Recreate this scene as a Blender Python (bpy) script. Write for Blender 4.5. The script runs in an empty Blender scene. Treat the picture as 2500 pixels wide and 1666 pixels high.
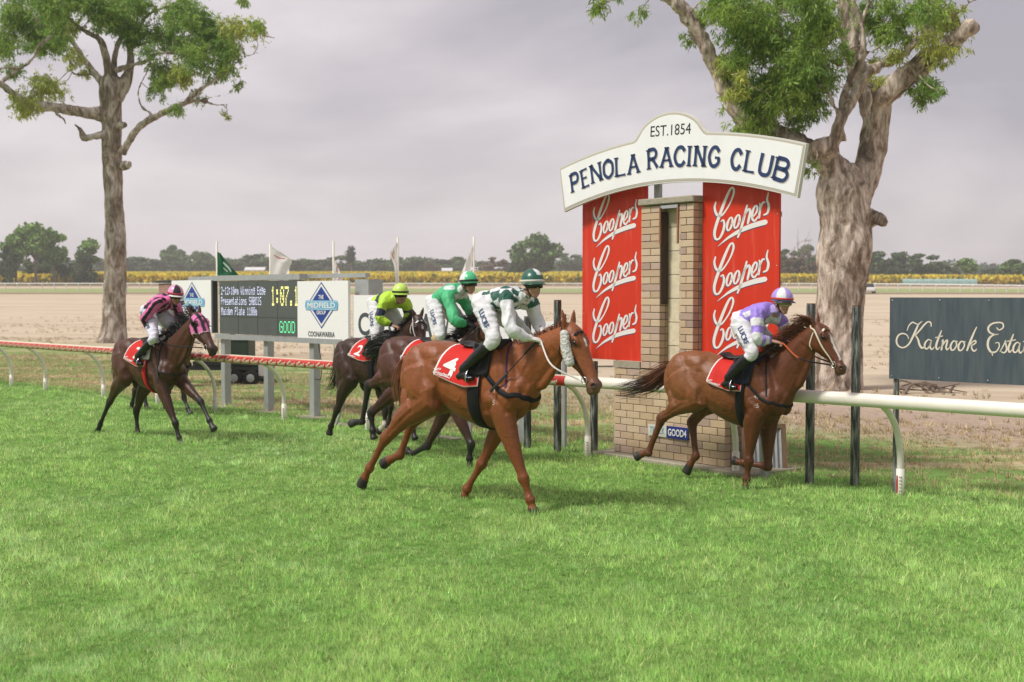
import bpy, bmesh, math, random
import numpy as np
from mathutils import Vector, Matrix
from mathutils.bvhtree import BVHTree
random.seed(7)
RNG = np.random.default_rng(11)
R = math.radians
SC = bpy.context.scene
COL = SC.collection

# ------------------------------------------------------------------ camera
cam = bpy.data.cameras.new('camera')
cam.sensor_width = 36.0
cam.lens = 43.2
cam.clip_start = 0.1
cam.clip_end = 6000
camo = bpy.data.objects.new('camera', cam)
COL.objects.link(camo)
camo.location = (0, 0, 2.15)
camo.rotation_euler = (R(90) - math.atan(111 / 3000), 0, 0)
cam.dof.use_dof = True
cam.dof.focus_distance = 12.6
cam.dof.aperture_fstop = 2.8
SC.camera = camo

# ------------------------------------------------------------------ sky: high overcast, daylight above it
SUN_EL, SUN_AZ = R(52), R(246)          # azimuth clockwise from +Y
world = bpy.data.worlds.new('World')
SC.world = world
world.use_nodes = True
wn, wl = world.node_tree.nodes, world.node_tree.links
wn.clear()
w_out = wn.new('ShaderNodeOutputWorld')
w_bg = wn.new('ShaderNodeBackground')
w_sky = wn.new('ShaderNodeTexSky')
w_sky.sky_type = 'NISHITA'
w_sky.sun_disc = False
w_sky.sun_elevation = SUN_EL
w_sky.sun_rotation = SUN_AZ
w_sky.dust_density = 2.0
w_geo = wn.new('ShaderNodeNewGeometry')
w_map = wn.new('ShaderNodeMapping')
w_map.inputs['Scale'].default_value = (1.5, 1.5, 4.2)
w_map.inputs['Location'].default_value = (0.35, 0.0, 0.55)
wl.new(w_geo.outputs['Incoming'], w_map.inputs['Vector'])
w_n = wn.new('ShaderNodeTexNoise')
w_n.inputs['Scale'].default_value = 1.55
w_n.inputs['Detail'].default_value = 5.0
w_n.inputs['Roughness'].default_value = 0.5
w_n.inputs['Distortion'].default_value = 0.25
wl.new(w_map.outputs['Vector'], w_n.inputs['Vector'])
w_r = wn.new('ShaderNodeValToRGB')
cr = w_r.color_ramp
cr.elements[0].position = 0.37
cr.elements[0].color = (0.172, 0.156, 0.170, 1)
cr.elements[1].position = 0.63
cr.elements[1].color = (0.328, 0.298, 0.303, 1)
e = cr.elements.new(0.5)
e.color = (0.245, 0.222, 0.232, 1)
wl.new(w_n.outputs['Fac'], w_r.inputs['Fac'])
w_sc = wn.new('ShaderNodeVectorMath')
w_sc.operation = 'SCALE'
w_sc.inputs['Scale'].default_value = 0.1
wl.new(w_sky.outputs['Color'], w_sc.inputs[0])
w_mix = wn.new('ShaderNodeMixRGB')
w_mix.inputs['Fac'].default_value = 0.93
wl.new(w_sc.outputs['Vector'], w_mix.inputs['Color1'])
wl.new(w_r.outputs['Color'], w_mix.inputs['Color2'])
wl.new(w_mix.outputs['Color'], w_bg.inputs['Color'])
w_bg.inputs['Strength'].default_value = 1.0
wl.new(w_bg.outputs['Background'], w_out.inputs['Surface'])

sun = bpy.data.lights.new('sun', 'SUN')
sun.energy = 1.5
sun.angle = R(12)
sun.color = (1.0, 0.97, 0.925)
suno = bpy.data.objects.new('sun', sun)
COL.objects.link(suno)
sd = Vector((math.sin(SUN_AZ) * math.cos(SUN_EL), math.cos(SUN_AZ) * math.cos(SUN_EL), math.sin(SUN_EL)))
suno.rotation_euler = (-sd).to_track_quat('-Z', 'Y').to_euler()
suno.location = sd * 60

vs = SC.view_settings
vs.view_transform = 'Standard'
vs.look = 'None'
vs.exposure = 1.32
vs.gamma = 1.0
vs.use_curve_mapping = False
SC.cycles.use_denoising = True
SC.cycles.max_bounces = 8
SC.cycles.volume_bounces = 1
SC.cycles.transparent_max_bounces = 16

# ------------------------------------------------------------------ helpers
def nrm(v):
    v = np.asarray(v, float)
    return v / (np.linalg.norm(v, axis=-1, keepdims=True) + 1e-12)

def sstep(a, b, x):
    t = np.clip((x - a) / (b - a), 0, 1)
    return t * t * (3 - 2 * t)

def vnoise(P, seed=0):
    """smooth value noise in [-1,1] at points P (n,3)"""
    P = np.asarray(P, float)
    i = np.floor(P).astype(np.int64)
    f = P - i
    f = f * f * f * (f * (f * 6 - 15) + 10)
    def h(ix, iy, iz):
        n = (ix * 73856093) ^ (iy * 19349663) ^ (iz * 83492791) ^ (seed * 2654435)
        n = (n ^ (n >> 13)) * 1274126177
        n = n ^ (n >> 16)
        return (n & 0xFFFF) / 32767.5 - 1.0
    r = 0
    for a in (0, 1):
        for b in (0, 1):
            for c in (0, 1):
                w = (f[:, 0] if a else 1 - f[:, 0]) * (f[:, 1] if b else 1 - f[:, 1]) * (f[:, 2] if c else 1 - f[:, 2])
                r = r + w * h(i[:, 0] + a, i[:, 1] + b, i[:, 2] + c)
    return r

def fbm(P, oct=3, seed=0):
    r, a = 0, 1.0
    for k in range(oct):
        r = r + a * vnoise(np.asarray(P) * (2 ** k), seed + k)
        a *= 0.5
    return r / 1.75

def link(o, parent=None):
    COL.objects.link(o)
    if parent is not None:
        o.parent = parent
    return o

def tag(o, label=None, cat=None, group=None, kind=None):
    if label: o['label'] = label
    if cat: o['category'] = cat
    if group: o['group'] = group
    if kind: o['kind'] = kind
    return o

def empty(name, loc=(0, 0, 0), rz=0, label=None, cat=None, group=None, kind=None):
    o = bpy.data.objects.new(name, None)
    o.empty_display_size = 0.2
    link(o)
    o.location = loc
    o.rotation_euler = (0, 0, rz)
    return tag(o, label, cat, group, kind or ('thing' if label else None))

def mesh_obj(name, V, F, mat=None, parent=None, smooth=False, col=None, loc=None):
    me = bpy.data.meshes.new(name)
    V = np.asarray(V, float)
    me.from_pydata([tuple(v) for v in V], [], [tuple(int(i) for i in f) for f in F])
    if col is not None:
        set_col(me, col)
    if smooth:
        me.polygons.foreach_set('use_smooth', [True] * len(me.polygons))
    me.update()
    o = bpy.data.objects.new(name, me)
    if mat: me.materials.append(mat)
    if loc is not None: o.location = loc
    return link(o, parent)

def fast_mesh(name, V, F, mat=None, parent=None, col=None, smooth=False):
    """V (n,3), F (m,k) uniform polygons"""
    V = np.asarray(V, np.float32)
    F = np.asarray(F, np.int32)
    me = bpy.data.meshes.new(name)
    me.vertices.add(len(V))
    me.vertices.foreach_set('co', V.ravel())
    k = F.shape[1]
    me.loops.add(F.size)
    me.loops.foreach_set('vertex_index', F.ravel())
    me.polygons.add(len(F))
    me.polygons.foreach_set('loop_start', np.arange(0, F.size, k, dtype=np.int32))
    if smooth:
        me.polygons.foreach_set('use_smooth', np.ones(len(F), bool))
    me.update(calc_edges=True)
    if col is not None: set_col(me, col)
    if mat: me.materials.append(mat)
    o = bpy.data.objects.new(name, me)
    return link(o, parent)

def set_col(me, col):
    col = np.asarray(col, np.float32)
    if col.ndim == 1: col = np.tile(col, (len(me.vertices), 1))
    if col.shape[1] == 3: col = np.c_[col, np.ones(len(col))]
    a = me.attributes.new('Col', 'FLOAT_COLOR', 'POINT')
    a.data.foreach_set('color', col.astype(np.float32).ravel())

class MB:
    """collects polygons into one mesh"""
    def __init__(s): s.V, s.F = [], []
    def add(s, V, F):
        n = len(s.V)
        s.V.extend([tuple(v) for v in V])
        s.F.extend([tuple(i + n for i in f) for f in F])
        return s
    def box(s, c, d, rz=0, tilt=None):
        c = np.array(c, float); d = np.array(d, float) / 2
        V = np.array([(x, y, z) for x in (-1, 1) for y in (-1, 1) for z in (-1, 1)], float) * d
        if tilt is not None: V = V @ np.array(tilt).T
        if rz:
            ca, sa = math.cos(rz), math.sin(rz)
            V = V @ np.array([[ca, sa, 0], [-sa, ca, 0], [0, 0, 1]])
        return s.add(V + c, [(0, 1, 3, 2), (4, 6, 7, 5), (0, 4, 5, 1), (2, 3, 7, 6), (0, 2, 6, 4), (1, 5, 7, 3)])
    def tube(s, *a, **k):
        V, F = tube(*a, **k)
        return s.add(V, F)
    def build(s, name, mat=None, parent=None, smooth=False, col=None):
        return mesh_obj(name, s.V, s.F, mat, parent, smooth, col)

def crom(P, k=4):
    """Catmull-Rom resample of rows P"""
    P = np.asarray(P, float)
    if len(P) < 3 or k <= 1: 
        return P
    Q = np.vstack([2 * P[0] - P[1], P, 2 * P[-1] - P[-2]])
    out = []
    for i in range(1, len(Q) - 2):
        for t in np.arange(k) / k:
            a, b, c, d = Q[i - 1], Q[i], Q[i + 1], Q[i + 2]
            out.append(0.5 * (2 * b + (c - a) * t + (2 * a - 5 * b + 4 * c - d) * t * t + (3 * b - a - 3 * c + d) * t ** 3))
    out.append(P[-1])
    return np.array(out)

def tube(pts, ra, rb=None, side=(0, 1, 0), n=12, k=4, cap=0.5, sq=1.0):
    """closed tube; ra is the half width along 'side', rb across; rounded caps of length cap*r"""
    pts = np.asarray(pts, float)
    m = len(pts)
    ra = np.broadcast_to(np.asarray(ra, float), (m,))
    rb = ra if rb is None else np.broadcast_to(np.asarray(rb, float), (m,))
    A = crom(np.c_[pts, ra, rb], k)
    C_, ra, rb = A[:, :3], np.maximum(A[:, 3], 1e-4), np.maximum(A[:, 4], 1e-4)
    T = nrm(np.gradient(C_, axis=0))
    if cap > 0:
        c0 = [C_[0] - T[0] * cap * min(ra[0], rb[0]) * q for q in (1.0, .8, .45)]
        c1 = [C_[-1] + T[-1] * cap * min(ra[-1], rb[-1]) * q for q in (.45, .8, 1.0)]
        w0, w1 = np.array([.15, .6, .89]), np.array([.89, .6, .15])
        C_ = np.vstack([c0, C_, c1])
        T = np.vstack([[T[0]] * 3, T, [T[-1]] * 3])
        ra = np.r_[w0 * ra[0], ra, w1 * ra[-1]]
        rb = np.r_[w0 * rb[0], rb, w1 * rb[-1]]
    S = np.broadcast_to(np.asarray(side, float), C_.shape)
    S = S - (S * T).sum(1, keepdims=True) * T
    bad = np.linalg.norm(S, axis=1) < 1e-3
    if bad.any():
        S = S.copy()
        S[bad] = np.cross(T[bad], [0.31, 0.2, 0.93])
    S = nrm(S)
    W = np.cross(T, S)
    an = np.arange(n) / n * 2 * math.pi
    ca, sa = np.cos(an), np.sin(an)
    if sq != 1.0:
        ca, sa = np.sign(ca) * np.abs(ca) ** sq, np.sign(sa) * np.abs(sa) ** sq
    V = (C_[:, None, :] + S[:, None, :] * (ra[:, None] * ca)[:, :, None] + W[:, None, :] * (rb[:, None] * sa)[:, :, None]).reshape(-1, 3)
    F = []
    L = len(C_)
    for i in range(L - 1):
        for j in range(n):
            j2 = (j + 1) % n
            F.append((i * n + j, i * n + j2, (i + 1) * n + j2, (i + 1) * n + j))
    F.append(tuple(range(n))[::-1])
    F.append(tuple((L - 1) * n + j for j in range(n)))
    return V, F

def ell(c, r, ax=None, n=14):
    """ellipsoid; ax rows are the three axes"""
    V, F = [], []
    m = n // 2 + 1
    for i in range(m + 1):
        ph = math.pi * i / m
        for j in range(n):
            t = 2 * math.pi * j / n
            V.append((math.sin(ph) * math.cos(t), math.sin(ph) * math.sin(t), math.cos(ph)))
    for i in range(m):
        for j in range(n):
            j2 = (j + 1) % n
            F.append((i * n + j, (i + 1) * n + j, (i + 1) * n + j2, i * n + j2))
    V = np.array(V) * np.array(r, float)
    if ax is not None: V = V @ np.array(ax, float)
    return V + np.array(c, float), F

def sculpt(name, parts, voxel, smooth=6, mat=None, parent=None, colfn=None, disp=None, factor=0.5):
    """fuse overlapping closed shapes into one continuous skin"""
    mb = MB()
    for V, F in parts: mb.add(V, F)
    me = bpy.data.meshes.new(name + '_raw')
    me.from_pydata(mb.V, [], mb.F)
    o = bpy.data.objects.new(name + '_raw', me)
    COL.objects.link(o)
    m = o.modifiers.new('r', 'REMESH')
    m.mode = 'VOXEL'
    m.voxel_size = voxel
    m.use_smooth_shade = True
    if smooth:
        s_ = o.modifiers.new('s', 'SMOOTH')
        s_.factor = factor
        s_.iterations = smooth
    dg = bpy.context.evaluated_depsgraph_get()
    me2 = bpy.data.meshes.new_from_object(o.evaluated_get(dg))
    bpy.data.objects.remove(o)
    bpy.data.meshes.remove(me)
    me2.name = name
    n = len(me2.vertices)
    P = np.empty(n * 3, np.float32)
    me2.vertices.foreach_get('co', P)
    P = P.reshape(-1, 3).astype(float)
    if disp is not None:
        N = np.empty(n * 3, np.float32)
        me2.vertices.foreach_get('normal', N)
        P2 = P + N.reshape(-1, 3) * disp(P)[:, None]
        me2.vertices.foreach_set('co', P2.astype(np.float32).ravel())
        me2.update()
    if colfn is not None: set_col(me2, colfn(P))
    me2.polygons.foreach_set('use_smooth', np.ones(len(me2.polygons), bool))
    me2.materials.clear()
    if mat: me2.materials.append(mat)
    ob = bpy.data.objects.new(name, me2)
    return link(ob, parent)

def bvh_of(o):
    me = o.data
    return BVHTree.FromPolygons([v.co for v in me.vertices], [p.vertices for p in me.polygons])

def copy_tree(o, parent=None):
    c = o.copy()
    COL.objects.link(c)
    c.parent = parent
    for ch in list(o.children):
        copy_tree(ch, c)
    return c

# ------------------------------------------------------------------ materials
MATS = {}
def srgb(r, g, b):
    f = lambda c: (c / 255 / 12.92) if c / 255 <= 0.04045 else ((c / 255 + 0.055) / 1.055) ** 2.4
    return (f(r), f(g), f(b))

def mat(name, color=(.5, .5, .5), rough=0.6, metal=0.0, spec=0.5, var=0.0, vscale=8.0, bump=0.0, bscale=40.0,
        attr=False, sheen=0.0, coat=0.0, color2=None, stretch=(1, 1, 1), detail=4.0, trans=0.0, space='Object', ramp=(0.35, 0.65)):
    if name in MATS: return MATS[name]
    m = bpy.data.materials.new(name)
    m.use_nodes = True
    nt = m.node_tree
    N, L = nt.nodes, nt.links
    b = N['Principled BSDF']
    b.inputs['Roughness'].default_value = rough
    b.inputs['Metallic'].default_value = metal
    b.inputs['Specular IOR Level'].default_value = spec
    if sheen:
        b.inputs['Sheen Weight'].default_value = sheen
        b.inputs['Sheen Roughness'].default_value = 0.4
    if coat:
        b.inputs['Coat Weight'].default_value = coat
        b.inputs['Coat Roughness'].default_value = 0.2
    src = None
    if attr:
        a = N.new('ShaderNodeAttribute')
        a.attribute_name = 'Col'
        src = a.outputs['Color']
    else:
        c = N.new('ShaderNodeRGB')
        c.outputs[0].default_value = (*color, 1)
        src = c.outputs[0]
    tc = N.new('ShaderNodeTexCoord')
    mp = N.new('ShaderNodeMapping')
    mp.inputs['Scale'].default_value = stretch
    L.new(tc.outputs[space], mp.inputs['Vector'])
    if var or color2:
        t = N.new('ShaderNodeTexNoise')
        t.inputs['Scale'].default_value = vscale
        t.inputs['Detail'].default_value = detail
        t.inputs['Roughness'].default_value = 0.6
        L.new(mp.outputs['Vector'], t.inputs['Vector'])
        r = N.new('ShaderNodeMapRange')
        r.inputs['From Min'].default_value = ramp[0]
        r.inputs['From Max'].default_value = ramp[1]
        L.new(t.outputs['Fac'], r.inputs['Value'])
        if color2:
            mx = N.new('ShaderNodeMixRGB')
            L.new(r.outputs['Result'], mx.inputs['Fac'])
            L.new(src, mx.inputs['Color1'])
            mx.inputs['Color2'].default_value = (*color2, 1)
            src = mx.outputs['Color']
        if var:
            r2 = N.new('ShaderNodeMapRange')
            r2.inputs['From Min'].default_value = 0.3
            r2.inputs['From Max'].default_value = 0.7
            r2.inputs['To Min'].default_value = 1 - var
            r2.inputs['To Max'].default_value = 1 + var
            L.new(t.outputs['Fac'], r2.inputs['Value'])
            vm = N.new('ShaderNodeVectorMath')
            vm.operation = 'SCALE'
            L.new(src, vm.inputs[0])
            L.new(r2.outputs['Result'], vm.inputs['Scale'])
            src = vm.outputs['Vector']
    L.new(src, b.inputs['Base Color'])
    if bump:
        t2 = N.new('ShaderNodeTexNoise')
        t2.inputs['Scale'].default_value = bscale
        t2.inputs['Detail'].default_value = 5
        L.new(mp.outputs['Vector'], t2.inputs['Vector'])
        bp = N.new('ShaderNodeBump')
        bp.inputs['Strength'].default_value = bump
        bp.inputs['Distance'].default_value = 0.02
        L.new(t2.outputs['Fac'], bp.inputs['Height'])
        L.new(bp.outputs['Normal'], b.inputs['Normal'])
    if trans:
        tr = N.new('ShaderNodeBsdfTranslucent')
        L.new(src, tr.inputs['Color'])
        ms = N.new('ShaderNodeMixShader')
        ms.inputs['Fac'].default_value = trans
        L.new(b.outputs['BSDF'], ms.inputs[1])
        L.new(tr.outputs['BSDF'], ms.inputs[2])
        L.new(ms.outputs['Shader'], N['Material Output'].inputs['Surface'])
    MATS[name] = m
    return m

M_COAT = mat('horse_coat', attr=True, rough=0.42, spec=0.36, var=0.20, vscale=22, detail=8, bump=0.22, bscale=60, stretch=(1, 1, 2.2))
M_HAIR = mat('horse_hair', attr=True, rough=0.55, spec=0.3, var=0.2, vscale=60)
M_EYE = mat('horse_eye', (.006, .004, .003), rough=0.08, spec=0.6)
M_CLOTH = mat('silk_cloth', attr=True, rough=0.5, spec=0.35, sheen=0.1, var=0.06, vscale=30, bump=0.9, bscale=13, stretch=(1.6, 1, .8))
M_BREECH = mat('breeches_cloth', attr=True, rough=0.75, spec=0.2, var=0.06, vscale=20, bump=0.7, bscale=15, stretch=(1, 1, 1.8))
M_SKIN = mat('skin', attr=True, rough=0.5, spec=0.35, var=0.06, vscale=25)
M_BOOT = mat('boot_leather', (.008, .008, .009), rough=0.25, spec=0.5, var=0.2, vscale=20, bump=0.15, bscale=30)
M_LEATHER = mat('tack_leather', (.012, .011, .012), rough=0.5, spec=0.4, var=0.2, vscale=30)
M_STEEL = mat('polished_steel', (.6, .6, .6), rough=0.25, metal=1.0)
M_WEB = mat('tack_webbing', attr=True, rough=0.7, spec=0.2, var=0.1, vscale=60)
M_FLEECE = mat('sheepskin', (.62, .6, .57), rough=0.95, spec=0.1, var=0.12, vscale=40, bump=0.8, bscale=90)
M_HELM = mat('helmet_silk', attr=True, rough=0.35, spec=0.45, coat=0.2)
M_LENS = mat('goggle_lens', (.01, .01, .012), rough=0.08, spec=0.7)
M_LENS2 = mat('amber_goggle_lens', (.30, .22, .10), rough=0.08, spec=0.7)

# ------------------------------------------------------------------ lettering (flat print)
TXT = {}
def text2d(s, bold=False, spacing=1.0):
    """glyph outlines filled as polygons, centred, cap height 1"""
    if (s, bold) in TXT: return TXT[(s, bold)]
    cu = bpy.data.curves.new('t', 'FONT')
    cu.body = s
    cu.align_x = 'LEFT'
    cu.resolution_u = 4
    cu.space_character = spacing
    if bold: cu.offset = 0.022
    o = bpy.data.objects.new('t', cu)
    COL.objects.link(o)
    dg = bpy.context.evaluated_depsgraph_get()
    me = bpy.data.meshes.new_from_object(o.evaluated_get(dg))
    V = np.array([v.co[:2] for v in me.vertices])
    F = [tuple(p.vertices) for p in me.polygons]
    bpy.data.objects.remove(o)
    bpy.data.meshes.remove(me)
    lo, hi = V.min(0), V.max(0)
    V = (V - (lo + hi) / 2) / 0.72
    TXT[(s, bold)] = (V, F)
    return V, F

def pen(strokes, k=5, ext=.7, endw=.45):
    """brush strokes: each [(x, y, w), ...] -> flat ribbons with rounded ends"""
    V, F = [], []
    for st in strokes:
        A = crom(np.array(st, float), k) if len(st) > 2 else np.array(st, float)
        P, w = A[:, :2], np.maximum(A[:, 2], 1e-4) / 2
        T = nrm(np.gradient(P, axis=0))
        N = np.c_[-T[:, 1], T[:, 0]]
        P = np.vstack([P[0] - T[0] * w[0] * ext, P, P[-1] + T[-1] * w[-1] * ext])
        N = np.vstack([N[0], N, N[-1]])
        w = np.r_[w[0] * endw, w, w[-1] * endw]
        b = len(V)
        for p, n, ww in zip(P, N, w):
            V.append(p + n * ww); V.append(p - n * ww)
        F += [(b + 2 * i, b + 2 * i + 1, b + 2 * i + 3, b + 2 * i + 2) for i in range(len(P) - 1)]
    return np.array(V), F

def ring_stroke(cx, cy, rx, ry, tilt, w, n=14):
    o = []
    for i in range(n + 1):
        a = 2 * math.pi * i / n
        x, y = rx * math.cos(a), ry * math.sin(a)
        o.append((cx + x + y * math.tan(tilt), cy + y, w * (1 - .35 * abs(math.sin(a)))))
    return o

def coopers2d(fat=1.0):
    """script brand word with a swash below, centred, width 1"""
    if ('coopers', fat) in TXT: return TXT[('coopers', fat)]
    st = [
        [(1006, 565, 9), (999, 600, 13), (1012, 640, 15), (1040, 648, 12), (1070, 615, 9), (1098, 565, 10), (1114, 515, 13), (1108, 488, 11), (1090, 500, 13), (1062, 560, 17),
         (1035, 630, 18), (1010, 700, 18), (999, 750, 17), (1006, 786, 14), (1028, 785, 12), (1048, 750, 15), (1058, 708, 14), (1052, 676, 10), (1038, 684, 7)],
        [(x, -y + 1402, w) for x, y, w in ring_stroke(1090, 700, 14, 38, .22, 15)],
        [(x, -y + 1378, w) for x, y, w in ring_stroke(1133, 688, 14, 38, .22, 15)],
        [(1192, 598, 10), (1178, 655, 14), (1158, 730, 15), (1139, 784, 10)],
        [(1164, 690, 9), (1182, 645, 12), (1203, 622, 13), (1210, 640, 14), (1200, 690, 14), (1196, 708, 9)],
        [(1224, 672, 8), (1246, 642, 10), (1250, 612, 11), (1238, 607, 11), (1223, 640, 14), (1222, 678, 13), (1236, 692, 11), (1258, 665, 8)],
        [(1264, 594, 9), (1268, 612, 13), (1260, 676, 13)], [(1264, 640, 8), (1279, 594, 11), (1292, 588, 10)],
        [(1312, 536, 6), (1305, 575, 11), (1315, 612, 14), (1308, 650, 13), (1288, 662, 9)],
        [(1020, 832, 2), (1052, 806, 8), (1092, 777, 16), (1160, 742, 24), (1230, 718, 29), (1298, 703, 30)],
    ]
    V, F = pen([[(x, y, w * fat) for x, y, w in q] for q in st], 5)
    V = (V - np.array([1156, 660])) / 335.0
    V[:, 1] *= -1
    TXT[('coopers', fat)] = (V, F)
    return V, F

PENOLA = [('P', -0.728, 3.696, 0.184), ('E', -0.52, 3.737, 0.164), ('N', -0.298, 3.792, 0.214), ('O', -0.058, 3.824, 0.215), ('L', 0.182, 3.837, 0.207), ('A', 0.42, 3.849, 0.218), ('R', 0.776, 3.883, 0.195), ('A', 1.019, 3.883, 0.214), ('C', 1.246, 3.873, 0.218), ('I', 1.411, 3.862, 0.056), ('N', 1.589, 3.846, 0.188), ('G', 1.821, 3.818, 0.21), ('C', 2.171, 3.755, 0.189), ('L', 2.394, 3.709, 0.182), ('U', 2.617, 3.655, 0.198), ('B', 2.856, 3.579, 0.229)]
EST = [(0.724, 4.243), (1.47, 4.185)]
KATNOOK = [[(0.162, 1.692, 0.006), (0.142, 1.729, 0.009), (0.097, 1.747, 0.011), (0.045, 1.727, 0.013), (0.022, 1.67, 0.015), (0.042, 1.616, 0.013), (0.099, 1.597, 0.011), (0.159, 1.632, 0.013), (0.202, 1.704, 0.017), (0.241, 1.788, 0.017), (0.271, 1.848, 0.011), (0.307, 1.878, 0.006)], [(0.141, 1.778, 0.006), (0.16, 1.829, 0.009), (0.2, 1.867, 0.011), (0.236, 1.855, 0.009), (0.268, 1.844, 0.008)], [(0.409, 1.828, 0.008), (0.405, 1.865, 0.011), (0.373, 1.875, 0.011), (0.331, 1.841, 0.013), (0.28, 1.781, 0.013), (0.233, 1.731, 0.009)], [(0.237, 1.731, 0.009), (0.266, 1.687, 0.015), (0.282, 1.636, 0.017), (0.31, 1.599, 0.015), (0.341, 1.619, 0.008)], [(0.407, 1.68, 0.009), (0.38, 1.69, 0.009), (0.345, 1.652, 0.015), (0.342, 1.604, 0.013), (0.369, 1.593, 0.011), (0.4, 1.635, 0.009), (0.415, 1.684, 0.009)], [(0.415, 1.684, 0.009), (0.4, 1.617, 0.015), (0.42, 1.588, 0.011), (0.447, 1.614, 0.006)], [(0.522, 1.786, 0.008), (0.492, 1.711, 0.015), (0.466, 1.63, 0.017), (0.478, 1.589, 0.011), (0.508, 1.616, 0.006)], [(0.457, 1.711, 0.008), (0.534, 1.731, 0.008)], [(0.527, 1.675, 0.008), (0.542, 1.687, 0.011), (0.524, 1.587, 0.015)], [(0.528, 1.617, 0.008), (0.565, 1.676, 0.011), (0.588, 1.684, 0.013), (0.574, 1.618, 0.015), (0.586, 1.589, 0.011), (0.612, 1.615, 0.006)], [(0.675, 1.679, 0.009), (0.649, 1.679, 0.011), (0.623, 1.634, 0.015), (0.631, 1.59, 0.013), (0.661, 1.595, 0.011), (0.687, 1.643, 0.011), (0.675, 1.679, 0.009), (0.698, 1.676, 0.006)], [(0.758, 1.678, 0.009), (0.732, 1.677, 0.011), (0.706, 1.633, 0.015), (0.714, 1.589, 0.013), (0.744, 1.594, 0.011), (0.77, 1.642, 0.011), (0.758, 1.678, 0.009), (0.781, 1.675, 0.006)], [(0.894, 1.829, 0.008), (0.865, 1.767, 0.013), (0.825, 1.669, 0.017), (0.797, 1.588, 0.013)], [(0.815, 1.632, 0.008), (0.855, 1.677, 0.009), (0.881, 1.692, 0.011), (0.888, 1.671, 0.011), (0.859, 1.648, 0.009), (0.841, 1.64, 0.008)], [(0.841, 1.64, 0.009), (0.852, 1.601, 0.013), (0.875, 1.584, 0.011), (0.897, 1.606, 0.006)], [(1.101, 1.826, 0.008), (1.127, 1.805, 0.009), (1.166, 1.831, 0.011), (1.158, 1.873, 0.011), (1.108, 1.879, 0.011), (1.05, 1.864, 0.013), (1.014, 1.824, 0.015), (1.03, 1.778, 0.013), (1.084, 1.758, 0.009), (1.12, 1.762, 0.008)], [(1.12, 1.762, 0.008), (1.063, 1.75, 0.011), (1.02, 1.706, 0.017), (1.014, 1.635, 0.017), (1.047, 1.582, 0.015), (1.098, 1.587, 0.011), (1.129, 1.638, 0.009), (1.121, 1.677, 0.008), (1.089, 1.672, 0.006)], [(1.054, 1.586, 0.008), (1.062, 1.547, 0.008)], [(1.137, 1.588, 0.006), (1.175, 1.657, 0.009), (1.193, 1.704, 0.008), (1.193, 1.672, 0.011), (1.205, 1.615, 0.013), (1.184, 1.579, 0.011), (1.151, 1.585, 0.008)], [(1.27, 1.765, 0.008), (1.243, 1.691, 0.015), (1.222, 1.623, 0.015), (1.234, 1.584, 0.011), (1.258, 1.61, 0.006)], [(1.211, 1.693, 0.008), (1.292, 1.71, 0.008)], [(1.331, 1.675, 0.009), (1.306, 1.685, 0.009), (1.275, 1.646, 0.015), (1.272, 1.596, 0.013), (1.297, 1.586, 0.011), (1.325, 1.63, 0.009), (1.338, 1.679, 0.009)], [(1.338, 1.679, 0.009), (1.325, 1.612, 0.015), (1.343, 1.581, 0.011), (1.367, 1.606, 0.006)], [(1.424, 1.769, 0.008), (1.401, 1.691, 0.015), (1.381, 1.624, 0.015), (1.392, 1.582, 0.011), (1.416, 1.608, 0.006)], [(1.369, 1.694, 0.008), (1.445, 1.71, 0.008)], [(1.447, 1.623, 0.006), (1.478, 1.652, 0.009), (1.491, 1.683, 0.009), (1.47, 1.686, 0.009), (1.447, 1.644, 0.015), (1.454, 1.592, 0.013), (1.482, 1.585, 0.009), (1.512, 1.618, 0.006)]]
LT_BASE = [-16.92, 52.01]
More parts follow.
